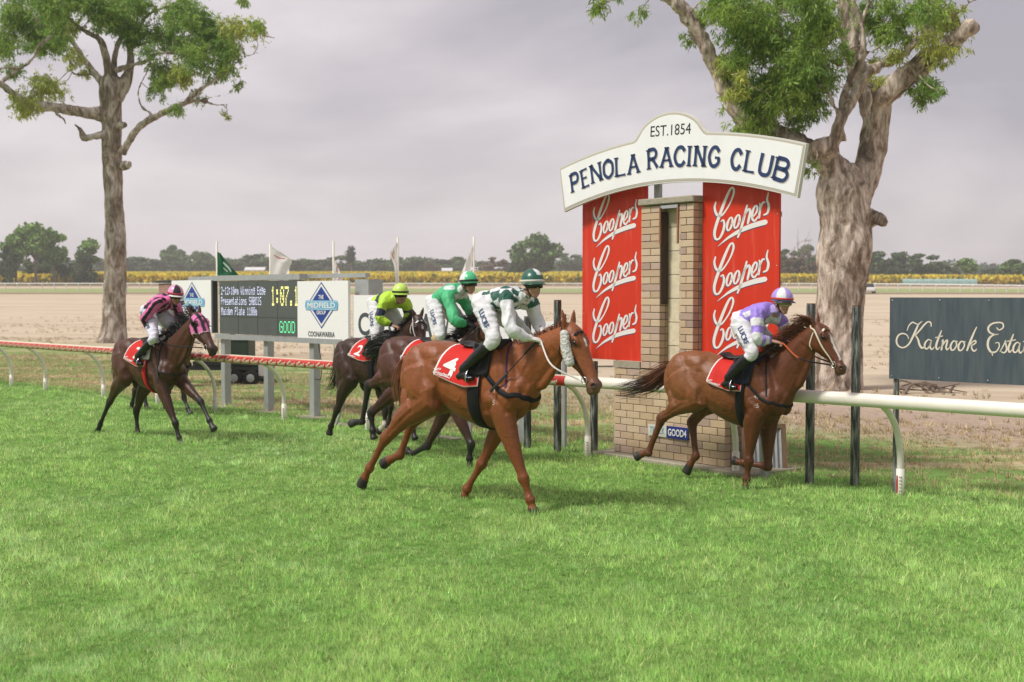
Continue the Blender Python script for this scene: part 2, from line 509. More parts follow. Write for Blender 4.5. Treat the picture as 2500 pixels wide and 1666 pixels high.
LT_LIMBS = [[(-0.0, 0.0, -0.04, 0.83), (0.05, 0.0, 0.51, 0.65), (0.11, 0.0, 1.95, 0.58), (0.17, 0.0, 3.88, 0.53), (0.13, 0.0, 5.98, 0.49), (0.07, 0.0, 7.73, 0.49), (0.08, 0.0, 8.82, 0.5), (0.05, 0.0, 9.75, 0.51), (0.06, 0.0, 10.51, 0.58), (0.09, 0.0, 11.06, 0.5)], [(0.3, 0.1, 10.42, 0.44), (0.69, 0.2, 11.2, 0.3), (0.83, 0.3, 11.99, 0.21), (0.7, 0.4, 12.83, 0.17), (0.63, 0.5, 13.67, 0.14), (0.53, 0.6, 14.9, 0.11), (0.42, 0.8, 16.11, 0.08)], [(0.09, -0.1, 10.82, 0.33), (-0.02, -0.3, 11.87, 0.2), (-0.22, -0.4, 12.61, 0.17), (-0.56, -0.5, 12.83, 0.14), (-0.85, -0.6, 12.99, 0.11), (-1.35, -0.7, 13.41, 0.09), (-1.81, -0.9, 14.0, 0.07)], [(0.17, 0.0, 11.0, 0.3), (0.16, 0.1, 11.73, 0.18), (0.25, 0.2, 12.41, 0.15), (0.4, 0.3, 12.97, 0.14), (0.27, 0.4, 13.81, 0.13), (0.08, 0.6, 15.01, 0.1)], [(-0.22, 0.2, 10.77, 0.25), (-0.89, 0.4, 11.57, 0.18), (-1.39, 0.6, 12.21, 0.15), (-1.9, 0.8, 12.91, 0.14), (-2.58, 1.0, 13.37, 0.11), (-3.38, 1.2, 13.74, 0.09), (-4.01, 1.4, 14.37, 0.07), (-4.76, 1.6, 14.81, 0.04)], [(-0.16, -0.2, 9.58, 0.44), (-0.82, -0.5, 9.6, 0.32), (-1.48, -0.8, 9.68, 0.29), (-2.01, -1.1, 9.75, 0.25), (-2.7, -1.4, 9.78, 0.23), (-3.27, -1.7, 10.11, 0.21), (-3.78, -2.0, 10.56, 0.18), (-4.75, -2.4, 11.06, 0.13)], [(-3.75, -1.8, 10.7, 0.1), (-3.24, -1.6, 11.15, 0.1), (-2.67, -1.4, 11.66, 0.11), (-2.48, -1.2, 12.21, 0.1), (-1.95, -1.0, 12.73, 0.08)], [(-3.13, -1.6, 11.21, 0.07), (-3.49, -1.9, 11.23, 0.08), (-4.11, -2.2, 11.0, 0.06)], [(0.59, -0.2, 7.98, 0.22), (0.98, -0.4, 8.55, 0.2), (1.38, -0.6, 8.96, 0.2), (1.87, -0.8, 9.26, 0.19), (2.64, -1.0, 9.58, 0.18), (3.37, -1.1, 9.88, 0.15), (4.1, -1.2, 10.43, 0.11), (4.77, -1.3, 10.84, 0.09), (5.38, -1.4, 11.24, 0.07), (5.89, -1.5, 11.65, 0.06), (6.71, -1.6, 11.95, 0.04), (7.27, -1.7, 12.45, 0.03)], [(3.37, -1.1, 9.88, 0.12), (4.02, -0.9, 10.05, 0.1), (4.64, -0.8, 9.89, 0.07), (5.1, -0.7, 9.93, 0.04)], [(4.07, -0.9, 10.05, 0.07), (4.56, -0.7, 10.24, 0.05), (5.03, -0.6, 10.34, 0.04), (5.44, -0.5, 10.51, 0.03)], [(2.04, -0.8, 9.39, 0.1), (1.85, -0.7, 9.62, 0.08), (1.52, -0.6, 9.85, 0.07), (1.36, -0.5, 10.49, 0.07), (1.59, -0.4, 11.1, 0.06), (1.86, -0.3, 11.66, 0.05)], [(0.39, -0.3, 11.39, 0.17), (1.05, -0.5, 11.57, 0.12), (1.76, -0.7, 11.69, 0.11), (2.23, -0.8, 11.99, 0.09), (2.96, -0.9, 12.0, 0.07), (3.63, -1.0, 11.85, 0.04)], [(0.78, 0.4, 12.28, 0.11), (1.09, 0.5, 13.01, 0.11), (1.26, 0.6, 13.64, 0.1), (1.65, 0.7, 14.05, 0.09), (2.35, 0.8, 14.34, 0.08), (3.1, 0.9, 14.81, 0.06)], [(2.28, 0.6, 13.2, 0.08), (2.75, 0.5, 13.29, 0.07), (3.31, 0.5, 13.34, 0.06), (3.89, 0.4, 14.14, 0.04), (4.23, 0.4, 14.58, 0.03)], [(0.75, 0.5, 12.46, 0.08), (1.72, 0.6, 12.87, 0.07), (2.34, 0.6, 13.23, 0.07)], [(-0.14, -0.3, 8.73, 0.22), (-0.56, -0.5, 8.62, 0.17), (-0.88, -0.6, 8.55, 0.17), (-1.04, -0.6, 8.91, 0.12), (-1.22, -0.7, 9.08, 0.09)], [(0.63, -0.2, 7.43, 0.28), (0.89, -0.4, 7.49, 0.22)], [(0.41, -0.2, 9.12, 0.28), (0.8, -0.5, 9.11, 0.17)], [(-1.85, -1.1, 9.48, 0.08), (-1.53, -1.1, 9.24, 0.07), (-1.46, -1.1, 9.03, 0.06)], [(-1.81, 0.5, 11.59, 0.07), (-1.81, 0.6, 12.1, 0.06), (-1.98, 0.7, 12.39, 0.04)], [(-0.86, 0.3, 11.33, 0.06), (-1.34, 0.1, 11.29, 0.08), (-1.6, 0.0, 11.44, 0.07), (-1.66, 0.1, 12.0, 0.05)], [(-1.34, 0.1, 11.29, 0.06), (-0.98, 0.0, 11.17, 0.05), (-0.73, 0.0, 10.9, 0.03)]]
LT_CLUMPS = [(-3.9, 13.89, 0.94, 0), (-4.55, 14.21, 0.83, 0), (-4.36, 12.26, 0.66, 0), (-2.52, 10.73, 0.66, 1), (-2.92, 9.75, 0.55, 1), (-3.34, 11.28, 0.44, 0), (-3.89, 10.79, 0.44, 0), (-1.93, 14.05, 0.83, 0), (-2.37, 13.29, 0.55, 0), (-1.49, 13.62, 0.66, 0), (-1.02, 11.71, 0.44, 1), (-0.39, 14.0, 0.72, 0), (-0.23, 13.51, 0.44, 0), (0.37, 13.56, 0.66, 0), (0.91, 13.29, 0.72, 0), (1.73, 13.13, 0.77, 0), (3.11, 13.83, 0.72, 0), (2.29, 14.05, 0.5, 0), (3.82, 13.51, 0.61, 0), (4.14, 12.75, 0.83, 0), (4.85, 12.53, 0.66, 0), (5.57, 12.96, 0.61, 1), (6.17, 13.18, 0.44, 1), (6.72, 12.75, 0.33, 0), (3.31, 11.33, 0.55, 1), (4.19, 11.6, 0.66, 0), (5.01, 11.28, 0.5, 0), (2.15, 11.28, 0.66, 0), (1.83, 11.82, 0.44, 0), (3.18, 9.64, 0.39, 0), (2.59, 10.73, 0.44, 0), (1.25, 14.32, 0.66, 0), (5.42, 14.54, 0.28, 0), (-1.17, 13.13, 0.33, 1), (-3.2, 12.75, 0.44, 0), (3.54, 12.26, 0.61, 0), (2.72, 12.75, 0.55, 0), (1.87, 10.62, 0.39, 0), (5.4, 11.93, 0.5, 0), (-5.01, 12.91, 0.83, 0), (-4.94, 10.73, 0.66, 0), (5.55, 10.73, 0.25, 0), (4.8, 9.64, 0.12, 1), (-2.74, 14.21, 0.83, 0), (-1.15, 14.43, 0.77, 0), (0.27, 14.32, 0.72, 0), (-3.47, 13.18, 0.61, 0)]
RT_BASE = [7.29, 27.64]
RT_LIMBS = [[(0.02, 0.0, -0.14, 0.73), (0.03, 0.0, 0.17, 0.63), (0.06, 0.0, 0.94, 0.58), (0.07, 0.0, 1.7, 0.57), (0.13, 0.0, 2.47, 0.61), (0.2, 0.0, 3.12, 0.63), (0.21, 0.0, 3.62, 0.61), (0.15, 0.0, 4.11, 0.61), (0.09, 0.0, 4.49, 0.63), (0.1, 0.0, 4.87, 0.46)], [(0.44, 0.1, 4.27, 0.42), (0.73, 0.2, 4.97, 0.36), (0.91, 0.3, 5.63, 0.35), (0.98, 0.3, 6.21, 0.36), (0.98, 0.3, 6.67, 0.35)], [(0.96, 0.1, 6.48, 0.27), (1.43, -0.2, 6.94, 0.3), (1.92, -0.4, 7.34, 0.24), (2.33, -0.6, 7.65, 0.2), (2.68, -0.8, 7.96, 0.19)], [(0.89, 0.4, 6.15, 0.27), (0.71, 0.6, 6.87, 0.26), (0.52, 0.7, 7.63, 0.25), (0.42, 0.8, 8.34, 0.25), (0.38, 0.9, 8.95, 0.25), (0.36, 1.0, 9.75, 0.21)], [(0.08, -0.1, 4.64, 0.42), (-0.27, -0.1, 5.09, 0.34), (-0.77, 0.2, 5.45, 0.31), (-1.42, 0.4, 5.78, 0.28), (-1.99, 0.5, 6.1, 0.25), (-2.28, 0.5, 6.51, 0.22), (-2.58, 0.5, 7.12, 0.21), (-2.89, 0.5, 7.74, 0.2), (-3.24, 0.5, 8.36, 0.2), (-3.59, 0.5, 8.78, 0.2), (-4.1, 0.5, 9.16, 0.17)], [(-0.31, -0.4, 5.36, 0.27), (-0.62, -0.6, 5.34, 0.21)], [(-0.26, -0.5, 5.27, 0.19), (-0.21, -0.6, 5.56, 0.16), (-0.13, -0.7, 5.92, 0.16), (0.09, -0.7, 6.32, 0.14), (0.42, -0.7, 6.88, 0.14), (0.81, -0.6, 7.15, 0.11), (1.22, -0.6, 7.36, 0.1), (1.73, -0.5, 7.78, 0.08), (1.99, -0.5, 7.97, 0.08), (2.36, -0.5, 8.21, 0.07), (2.73, -0.5, 8.5, 0.05), (2.99, -0.5, 8.69, 0.03)], [(1.7, -0.5, 7.75, 0.07), (1.86, -0.4, 8.16, 0.08), (1.91, -0.4, 8.42, 0.07), (2.16, -0.3, 8.81, 0.05)], [(2.7, -0.5, 8.47, 0.04), (2.67, -0.5, 8.62, 0.04), (2.58, -0.5, 8.91, 0.03)], [(-0.11, -0.6, 6.0, 0.08), (-0.27, -0.5, 6.39, 0.07), (-0.4, -0.5, 6.69, 0.05), (-0.72, -0.5, 6.69, 0.03)], [(-0.01, -0.5, 6.2, 0.11), (0.05, -0.4, 6.56, 0.1), (0.21, -0.3, 6.95, 0.09), (0.41, -0.3, 7.32, 0.08), (0.48, -0.3, 7.69, 0.09), (0.43, -0.2, 8.13, 0.08), (0.32, -0.2, 8.46, 0.08), (0.04, -0.1, 8.94, 0.07)], [(0.43, -0.2, 8.05, 0.07), (0.57, -0.1, 8.41, 0.06), (0.67, 0.0, 8.89, 0.05)], [(0.52, -0.3, 7.43, 0.06), (0.93, -0.2, 7.68, 0.05), (1.18, -0.1, 8.15, 0.05), (1.59, 0.0, 8.47, 0.03)], [(-0.03, 0.2, 8.17, 0.05), (-0.35, 0.3, 8.58, 0.03), (-0.37, 0.4, 8.98, 0.03)], [(0.41, -0.5, 6.02, 0.08), (0.56, -0.6, 6.37, 0.05), (0.52, -0.6, 6.6, 0.03)], [(-1.1, -0.2, 6.59, 0.03), (-0.67, -0.3, 6.72, 0.03), (-0.36, -0.4, 6.56, 0.03)], [(-1.56, 0.0, 8.06, 0.03), (-1.07, 0.0, 7.83, 0.04), (-0.58, 0.1, 7.51, 0.05), (0.16, 0.3, 7.32, 0.07)], [(-1.16, 0.1, 8.42, 0.03), (-1.01, 0.1, 7.89, 0.03)], [(0.76, 0.0, 3.85, 0.23), (0.9, -0.2, 3.8, 0.17), (0.98, -0.3, 3.7, 0.12)], [(0.01, -0.6, 5.48, 0.08), (-0.07, -0.6, 5.71, 0.1)]]
RT_CLUMPS = [(-2.52, 8.55, 0.46, 0), (-1.76, 8.4, 0.58, 0), (-2.13, 7.94, 0.54, 0), (-1.37, 7.83, 0.61, 0), (-0.8, 8.09, 0.54, 0), (-0.61, 7.6, 0.54, 0), (-2.21, 7.3, 0.38, 0), (-1.75, 6.96, 0.58, 0), (-1.18, 7.15, 0.58, 0), (-0.79, 6.66, 0.54, 0), (-1.36, 6.43, 0.54, 0), (-1.93, 6.32, 0.42, 0), (-1.66, 5.86, 0.38, 0), (-0.67, 6.2, 0.35, 0), (-0.26, 7.07, 0.35, 0), (-0.31, 8.47, 0.35, 0), (0.43, 6.7, 0.15, 1), (0.99, 7.91, 0.35, 0), (1.29, 8.28, 0.38, 0), (1.59, 8.55, 0.38, 0), (1.6, 7.68, 0.31, 1), (2.35, 8.02, 0.35, 1), (2.66, 7.87, 0.27, 1), (1.98, 7.26, 0.31, 1), (1.8, 6.77, 0.31, 0), (2.11, 6.7, 0.23, 0), (1.77, 6.39, 0.19, 0), (-3.16, 8.02, 0.23, 0), (-5.22, 8.68, 0.23, 0), (-4.95, 8.72, 0.15, 0), (-0.62, 4.95, 0.15, 0), (-2.59, 7.26, 0.31, 1), (0.9, 8.51, 0.31, 0), (-0.08, 7.49, 0.27, 0), (-1.94, 7.49, 0.42, 0), (-2.9, 8.4, 0.27, 0), (-1.07, 8.51, 0.5, 0), (-0.98, 6.01, 0.31, 0), (1.14, 7.34, 0.23, 1), (0.75, 8.24, 0.23, 0), (-4.31, 8.7, 0.19, 0), (-1.55, 6.09, 0.46, 0), (-2.28, 6.73, 0.27, 1), (1.86, 8.28, 0.35, 0), (2.23, 8.55, 0.31, 0), (0.71, 8.7, 0.35, 0), (1.4, 7.98, 0.31, 0), (2.43, 8.28, 0.23, 1)]

HORSES = {
 'H1': dict(O=(-0.05, 12.342), th=38, s=1.04, wh=1.695,
  RH=[[-0.966, -0.198, 1.058], [-1.541, -0.156, 0.616], [-1.787, -0.146, 0.277], [-1.933, -0.146, 0.065]],
  LH=[[-0.916, 0.198, 0.887], [-1.452, 0.156, 0.755], [-1.61, 0.146, 0.403], [-1.881, 0.146, 0.285]],
  RF=[[0.101, -0.156, 0.854], [0.312, -0.135, 0.355], [0.389, -0.125, 0.14], [0.432, -0.125, 0.0]],
  LF=[[-0.157, 0.156, 0.74], [-0.438, 0.135, 0.408], [-0.635, 0.125, 0.12], [-0.688, 0.125, -0.013]],
  poll=[0.794, 0.0, 1.846], muz=[1.112, 0.0, 1.212], rump=[-0.852, -0.04, 1.681],
  J={'pel': [-0.291, 0.0, 2.084], 'che': [0.088, 0.0, 2.094], 'neck': [0.207, 0.0, 2.116], 'helm': [0.321, 0.0, 2.307], 'chin': [0.325, 0.0, 2.06], 'Rsh': [0.131, -0.18, 2.117], 'Rel': [0.262, -0.27, 1.827], 'Rwr': [0.381, -0.13, 1.736], 'Rha': [0.443, -0.08, 1.716], 'Lsh': [0.168, 0.18, 2.067], 'Lel': [0.216, 0.24, 1.858], 'Lha': [0.404, 0.08, 1.758], 'Rhip': [-0.209, -0.1, 2.05], 'Rkn': [0.055, -0.27, 1.713], 'Ran': [-0.317, -0.31, 1.412], 'Rto': [-0.26, -0.31, 1.324]}),
 'H2': dict(O=(2.758, 13.464), th=40, s=0.95, wh=1.489,
  RH=[[-0.732, -0.18, 0.912], [-1.22, -0.143, 0.737], [-1.414, -0.133, 0.322], [-1.594, -0.133, 0.264]],
  LH=[[-0.7, 0.181, 0.838], [-0.991, 0.142, 0.679], [-0.934, 0.133, 0.298], [-1.077, 0.133, 0.092]],
  RF=[[0.004, -0.142, 0.728], [-0.102, -0.124, 0.34], [-0.133, -0.114, 0.134], [-0.15, -0.114, 0.0]],
  LF=[[0.047, 0.142, 0.691], [-0.002, 0.123, 0.258], [-0.299, 0.114, 0.271], [-0.439, 0.114, 0.278]],
  poll=[0.646, -0.0, 1.828], muz=[0.932, 0.0, 1.365], rump=[-0.612, -0.04, 1.545],
  J={'pel': [-0.266, 0.0, 1.878], 'che': [0.041, -0.0, 1.946], 'neck': [0.125, -0.0, 1.974], 'helm': [0.224, -0.0, 2.13], 'chin': [0.209, -0.0, 1.892], 'Rsh': [0.023, -0.18, 1.948], 'Rel': [0.074, -0.27, 1.693], 'Rwr': [0.148, -0.13, 1.664], 'Rha': [0.236, -0.08, 1.641], 'Lsh': [0.123, 0.18, 1.873], 'Lel': [0.17, 0.24, 1.727], 'Lha': [0.254, 0.08, 1.621], 'Rhip': [-0.209, -0.1, 1.832], 'Rkn': [0.014, -0.27, 1.531], 'Ran': [-0.257, -0.31, 1.252], 'Rto': [-0.229, -0.31, 1.15]}),
 'H3': dict(O=(-5.096, 18.017), th=42, s=0.95, wh=1.527,
  RH=[[-0.897, -0.181, 0.831], [-1.316, -0.143, 0.523], [-1.626, -0.133, 0.149], [-1.719, -0.133, 0.011]],
  LH=[[-0.788, 0.18, 0.835], [-1.034, 0.143, 0.382], [-0.99, 0.133, 0.062], [-0.972, 0.133, -0.042]],
  RF=[[0.219, -0.143, 0.83], [0.445, -0.123, 0.32], [0.528, -0.114, 0.1], [0.578, -0.114, -0.0]],
  LF=[[0.368, 0.143, 0.839], [0.723, 0.124, 0.624], [0.948, 0.114, 0.371], [1.064, 0.114, 0.233]],
  poll=[0.829, -0.0, 1.871], muz=[1.262, 0.0, 1.346], rump=[-0.916, -0.04, 1.519],
  J={'pel': [-0.389, -0.0, 1.929], 'che': [0.047, -0.0, 2.02], 'neck': [0.169, -0.0, 2.096], 'helm': [0.302, 0.0, 2.201], 'chin': [0.267, 0.0, 1.995], 'Rsh': [0.107, -0.18, 2.048], 'Rel': [-0.09, -0.27, 1.82], 'Rwr': [-0.174, -0.13, 1.641], 'Rha': [-0.186, -0.08, 1.551], 'Lsh': [0.049, 0.18, 1.993], 'Lel': [0.032, 0.24, 1.832], 'Lha': [0.3, 0.08, 1.75], 'Rhip': [-0.212, -0.1, 1.869], 'Rkn': [0.153, -0.27, 1.537], 'Ran': [-0.23, -0.31, 1.266], 'Rto': [-0.19, -0.31, 1.153]}),
 'H4': dict(O=(-1.688, 17.191), th=47, s=0.95, wh=1.622,
  RH=[[-0.86, -0.18, 0.911], [-1.122, -0.142, 0.488], [-1.293, -0.133, 0.225], [-1.347, -0.133, 0.1]],
  LH=[[-0.793, 0.18, 0.857], [-0.336, 0.143, 0.514], [-0.341, 0.133, 0.299], [-0.503, 0.133, 0.189]],
  RF=[[0.335, -0.142, 0.933], [0.149, -0.123, 0.62], [0.086, -0.114, 0.388], [0.054, -0.114, 0.31]],
  LF=[[0.152, 0.142, 0.871], [0.144, 0.123, 0.49], [0.338, 0.114, 0.277], [0.383, 0.114, 0.149]],
  poll=[0.608, 0.0, 1.849], muz=[0.782, 0.0, 1.429], rump=[-0.784, -0.04, 1.547],
  J={'pel': [-0.338, 0.0, 2.039], 'che': [0.034, 0.0, 2.05], 'neck': [0.157, 0.0, 2.088], 'helm': [0.21, 0.0, 2.216], 'chin': [0.203, 0.0, 2.023], 'Rsh': [0.059, -0.18, 2.032], 'Rel': [0.078, -0.27, 1.845], 'Rwr': [0.171, -0.13, 1.742], 'Rha': [0.289, -0.08, 1.706], 'Lsh': [0.11, 0.18, 2.031], 'Lel': [0.079, 0.24, 1.887], 'Lha': [0.175, 0.08, 1.719], 'Rhip': [-0.205, -0.1, 1.983], 'Rkn': [-0.002, -0.27, 1.581], 'Ran': [-0.169, -0.31, 1.407], 'Rto': [-0.138, -0.31, 1.342]}),
 'H5': dict(O=(-0.734, 15.514), th=42, s=1.0, wh=1.588,
  RH=[[-0.986, -0.19, 0.956], [-1.454, -0.15, 0.958], [-1.597, -0.14, 0.456], [-1.849, -0.14, 0.42]],
  LH=[[-1.377, 0.19, 0.916], [-1.747, 0.15, 0.545], [-1.704, 0.14, 0.297], [-1.682, 0.14, 0.187]],
  RF=[[0.382, -0.15, 0.719], [0.421, -0.13, 0.316], [0.387, -0.12, 0.127], [0.387, -0.12, 0.0]],
  LF=[[-0.249, 0.15, 0.694], [-0.617, 0.13, 0.191], [-0.904, 0.12, 0.051], [-1.027, 0.12, 0.091]],
  poll=[0.565, -0.0, 1.861], muz=[0.814, -0.0, 1.434], rump=[-0.989, -0.04, 1.676],
  J={'pel': [-0.321, -0.0, 2.067], 'che': [0.025, -0.0, 2.145], 'neck': [0.145, -0.0, 2.21], 'helm': [0.264, -0.0, 2.348], 'chin': [0.275, 0.0, 2.125], 'Rsh': [0.072, -0.18, 2.129], 'Rel': [0.296, -0.27, 1.845], 'Rwr': [0.342, -0.13, 1.815], 'Rha': [0.445, -0.08, 1.769], 'Lsh': [0.029, 0.18, 2.059], 'Lel': [0.103, 0.24, 1.887], 'Lha': [0.362, 0.08, 1.747], 'Rhip': [-0.219, -0.1, 2.016], 'Rkn': [0.03, -0.27, 1.655], 'Ran': [-0.197, -0.31, 1.464], 'Rto': [-0.173, -0.31, 1.379]}),
 'H6': dict(O=(-6.005, 21.81), th=46, s=0.95, wh=1.406,
  RH=[[-0.757, -0.181, 0.76], [-1.207, -0.142, 0.405], [-1.335, -0.133, 0.152], [-1.366, -0.133, 0.05]],
  LH=[[-1.084, 0.18, 0.729], [-1.39, 0.143, 0.357], [-1.308, 0.133, 0.093], [-1.194, 0.133, -0.0]],
  RF=[[0.227, -0.142, 0.802], [0.014, -0.123, 0.451], [-0.094, -0.114, 0.251], [-0.14, -0.114, 0.141]],
  LF=[[-0.123, 0.143, 0.753], [0.118, 0.124, 0.336], [0.258, 0.114, 0.153], [0.374, 0.114, 0.044]],
  poll=[0.821, 0.0, 1.717], muz=[1.175, 0.0, 1.271], rump=[-1.291, -0.04, 1.409],
  J={'pel': [-0.538, 0.0, 1.795], 'che': [-0.076, 0.0, 1.886], 'neck': [0.041, 0.0, 1.95], 'helm': [0.142, 0.0, 2.068], 'chin': [0.116, 0.0, 1.866], 'Rsh': [0.02, -0.18, 1.899], 'Rel': [0.011, -0.27, 1.709], 'Rwr': [0.007, -0.13, 1.601], 'Rha': [0.042, -0.08, 1.537], 'Lsh': [-0.169, 0.18, 1.862], 'Lel': [-0.194, 0.24, 1.699], 'Lha': [0.008, 0.08, 1.576], 'Rhip': [-0.351, -0.1, 1.744], 'Rkn': [0.005, -0.27, 1.423], 'Ran': [-0.385, -0.31, 1.19], 'Rto': [-0.364, -0.31, 1.105]}),
}

# ------------------------------------------------------------------ the ground
RD, RN, P0 = np.array([.7133, -.7009, 0]), np.array([.7009, .7133, 0]), np.array([1.0, 16.15, 0])   # along the rail, away from the track, a rail foot
RAIL_RZ = math.atan2(RD[1], RD[0])
def RW(t, s, z=0): return P0 + RD * t + RN * s + np.array([0, 0, z])

def terrain(x, y):
    x, y = np.asarray(x, float), np.asarray(y, float)
    h = .0225 * 18 * np.log1p(np.exp(np.clip((y - 66) / 18, -30, 60)))
    h = np.minimum(h, 9 + .002 * np.maximum(y - 450, 0))
    return h - .0035 * np.clip(x - 60, 0, 80) * sstep(120, 300, y)

def build_ground():
    xs = np.r_[np.linspace(-1600, -130, 14), np.linspace(-120, 120, 61), np.linspace(130, 1600, 14)]
    ys = np.r_[np.linspace(-60, 60, 41), np.linspace(64, 470, 80), np.linspace(500, 3200, 16)]
    X, Y = np.meshgrid(xs, ys)
    Z = terrain(X, Y)
    V = np.c_[X.ravel(), Y.ravel(), Z.ravel()]
    nx = len(xs)
    i, j = np.meshgrid(np.arange(len(ys) - 1), np.arange(nx - 1), indexing='ij')
    a = (i * nx + j).ravel()
    F = np.c_[a, a + 1, a + nx + 1, a + nx]
    m = bpy.data.materials.new('ground_turf_and_paddock')
    m.use_nodes = True
    N, L = m.node_tree.nodes, m.node_tree.links
    b = N['Principled BSDF']
    b.inputs['Roughness'].default_value = .95
    b.inputs['Specular IOR Level'].default_value = .1
    g = N.new('ShaderNodeNewGeometry')
    def noise(scale, detail=5, rough=.6, st=(1, 1, 1)):
        mp = N.new('ShaderNodeMapping'); mp.inputs['Scale'].default_value = st
        L.new(g.outputs['Position'], mp.inputs['Vector'])
        t = N.new('ShaderNodeTexNoise')
        t.inputs['Scale'].default_value = scale; t.inputs['Detail'].default_value = detail; t.inputs['Roughness'].default_value = rough
        L.new(mp.outputs['Vector'], t.inputs['Vector'])
        return t.outputs['Fac']
    def math_(op, a, b=None):
        q = N.new('ShaderNodeMath'); q.operation = op
        for k, v in enumerate((a, b)):
            if v is None: continue
            if isinstance(v, (int, float)): q.inputs[k].default_value = v
            else: L.new(v, q.inputs[k])
        return q.outputs[0]
    def ramp(fac, *els):
        r = N.new('ShaderNodeValToRGB')
        c = r.color_ramp
        while len(c.elements) > 1: c.elements.remove(c.elements[-1])
        c.elements[0].position = els[0][0]; c.elements[0].color = (*els[0][1], 1)
        for p, co in els[1:]:
            e = c.elements.new(p); e.color = (*co, 1)
        L.new(fac, r.inputs['Fac'])
        return r.outputs['Color']
    def mix(f, a, b_):
        q = N.new('ShaderNodeMixRGB')
        L.new(f, q.inputs['Fac']); L.new(a, q.inputs['Color1']); L.new(b_, q.inputs['Color2'])
        return q.outputs['Color']
    def smooth(v, lo, hi):
        q = N.new('ShaderNodeMapRange'); q.interpolation_type = 'SMOOTHSTEP'
        q.inputs['From Min'].default_value = lo; q.inputs['From Max'].default_value = hi
        L.new(v, q.inputs['Value'])
        return q.outputs['Result']
    dv = N.new('ShaderNodeVectorMath'); dv.operation = 'DOT_PRODUCT'
    L.new(g.outputs['Position'], dv.inputs[0]); dv.inputs[1].default_value = tuple(RN)
    s = math_('SUBTRACT', dv.outputs['Value'], float(P0 @ RN))
    sep = N.new('ShaderNodeSeparateXYZ'); L.new(g.outputs['Position'], sep.inputs[0])
    n1, n2, n3 = noise(.55, 6), noise(2.6, 6, .7), noise(9, 6, .7)
    streak = noise(.5, 6, .7, (.35, 1.6, 1))
    sj = math_('ADD', s, math_('MULTIPLY', math_('SUBTRACT', n2, .5), 1.6))
    turf = ramp(n2, (.3, (.085, .17, .034)), (.5, (.14, .25, .058)), (.7, (.22, .33, .095)))
    straw = ramp(n3, (.3, (.32, .26, .13)), (.55, (.48, .39, .23)), (.75, (.58, .48, .31)))
    strawg = mix(smooth(streak, .38, .54), straw, turf)
    brown = ramp(n3, (.3, (.28, .21, .15)), (.5, (.37, .28, .215)), (.72, (.47, .38, .29)))
    dirt = ramp(streak, (.3, (.37, .29, .205)), (.5, (.50, .405, .295)), (.7, (.60, .50, .385)))
    c = mix(smooth(sj, .7, 2.0), turf, strawg)
    bx = math_('MULTIPLY', smooth(sj, 3.4, 6.0), smooth(sep.outputs['X'], -4, 5))
    c = mix(bx, c, brown)
    band = noise(.16, 6, .65, (.22, 1.3, 1))
    dirt2 = ramp(band, (.32, (.34, .26, .18)), (.47, (.50, .41, .295)), (.56, (.58, .49, .36)), (.70, (.46, .36, .27)))
    dm = N.new('ShaderNodeMixRGB'); dm.inputs['Fac'].default_value = .55
    L.new(dirt, dm.inputs['Color1']); L.new(dirt2, dm.inputs['Color2'])
    c = mix(smooth(sj, 7.0, 13.0), c, dm.outputs['Color'])
    y = sep.outputs['Y']
    yj = math_('ADD', y, math_('MULTIPLY', math_('SUBTRACT', n1, .5), 5))
    ridge = ramp(n2, (.3, (.18, .12, .085)), (.7, (.32, .23, .16)))
    c = mix(smooth(yj, 166, 172), c, ridge)
    fart = ramp(n2, (.3, (.22, .27, .10)), (.7, (.34, .37, .17)))
    c = mix(smooth(yj, 178, 183), c, fart)
    c = mix(smooth(yj, 212, 225), c, dirt)
    c = mix(smooth(yj, 236, 246), c, ridge)
    L.new(c, b.inputs['Base Color'])
    bp = N.new('ShaderNodeBump'); bp.inputs['Strength'].default_value = .7; bp.inputs['Distance'].default_value = .05
    L.new(n3, bp.inputs['Height']); L.new(bp.outputs['Normal'], b.inputs['Normal'])
    o = fast_mesh('ground', V, F, m, smooth=True)
    tag(o, kind='structure')

build_ground()

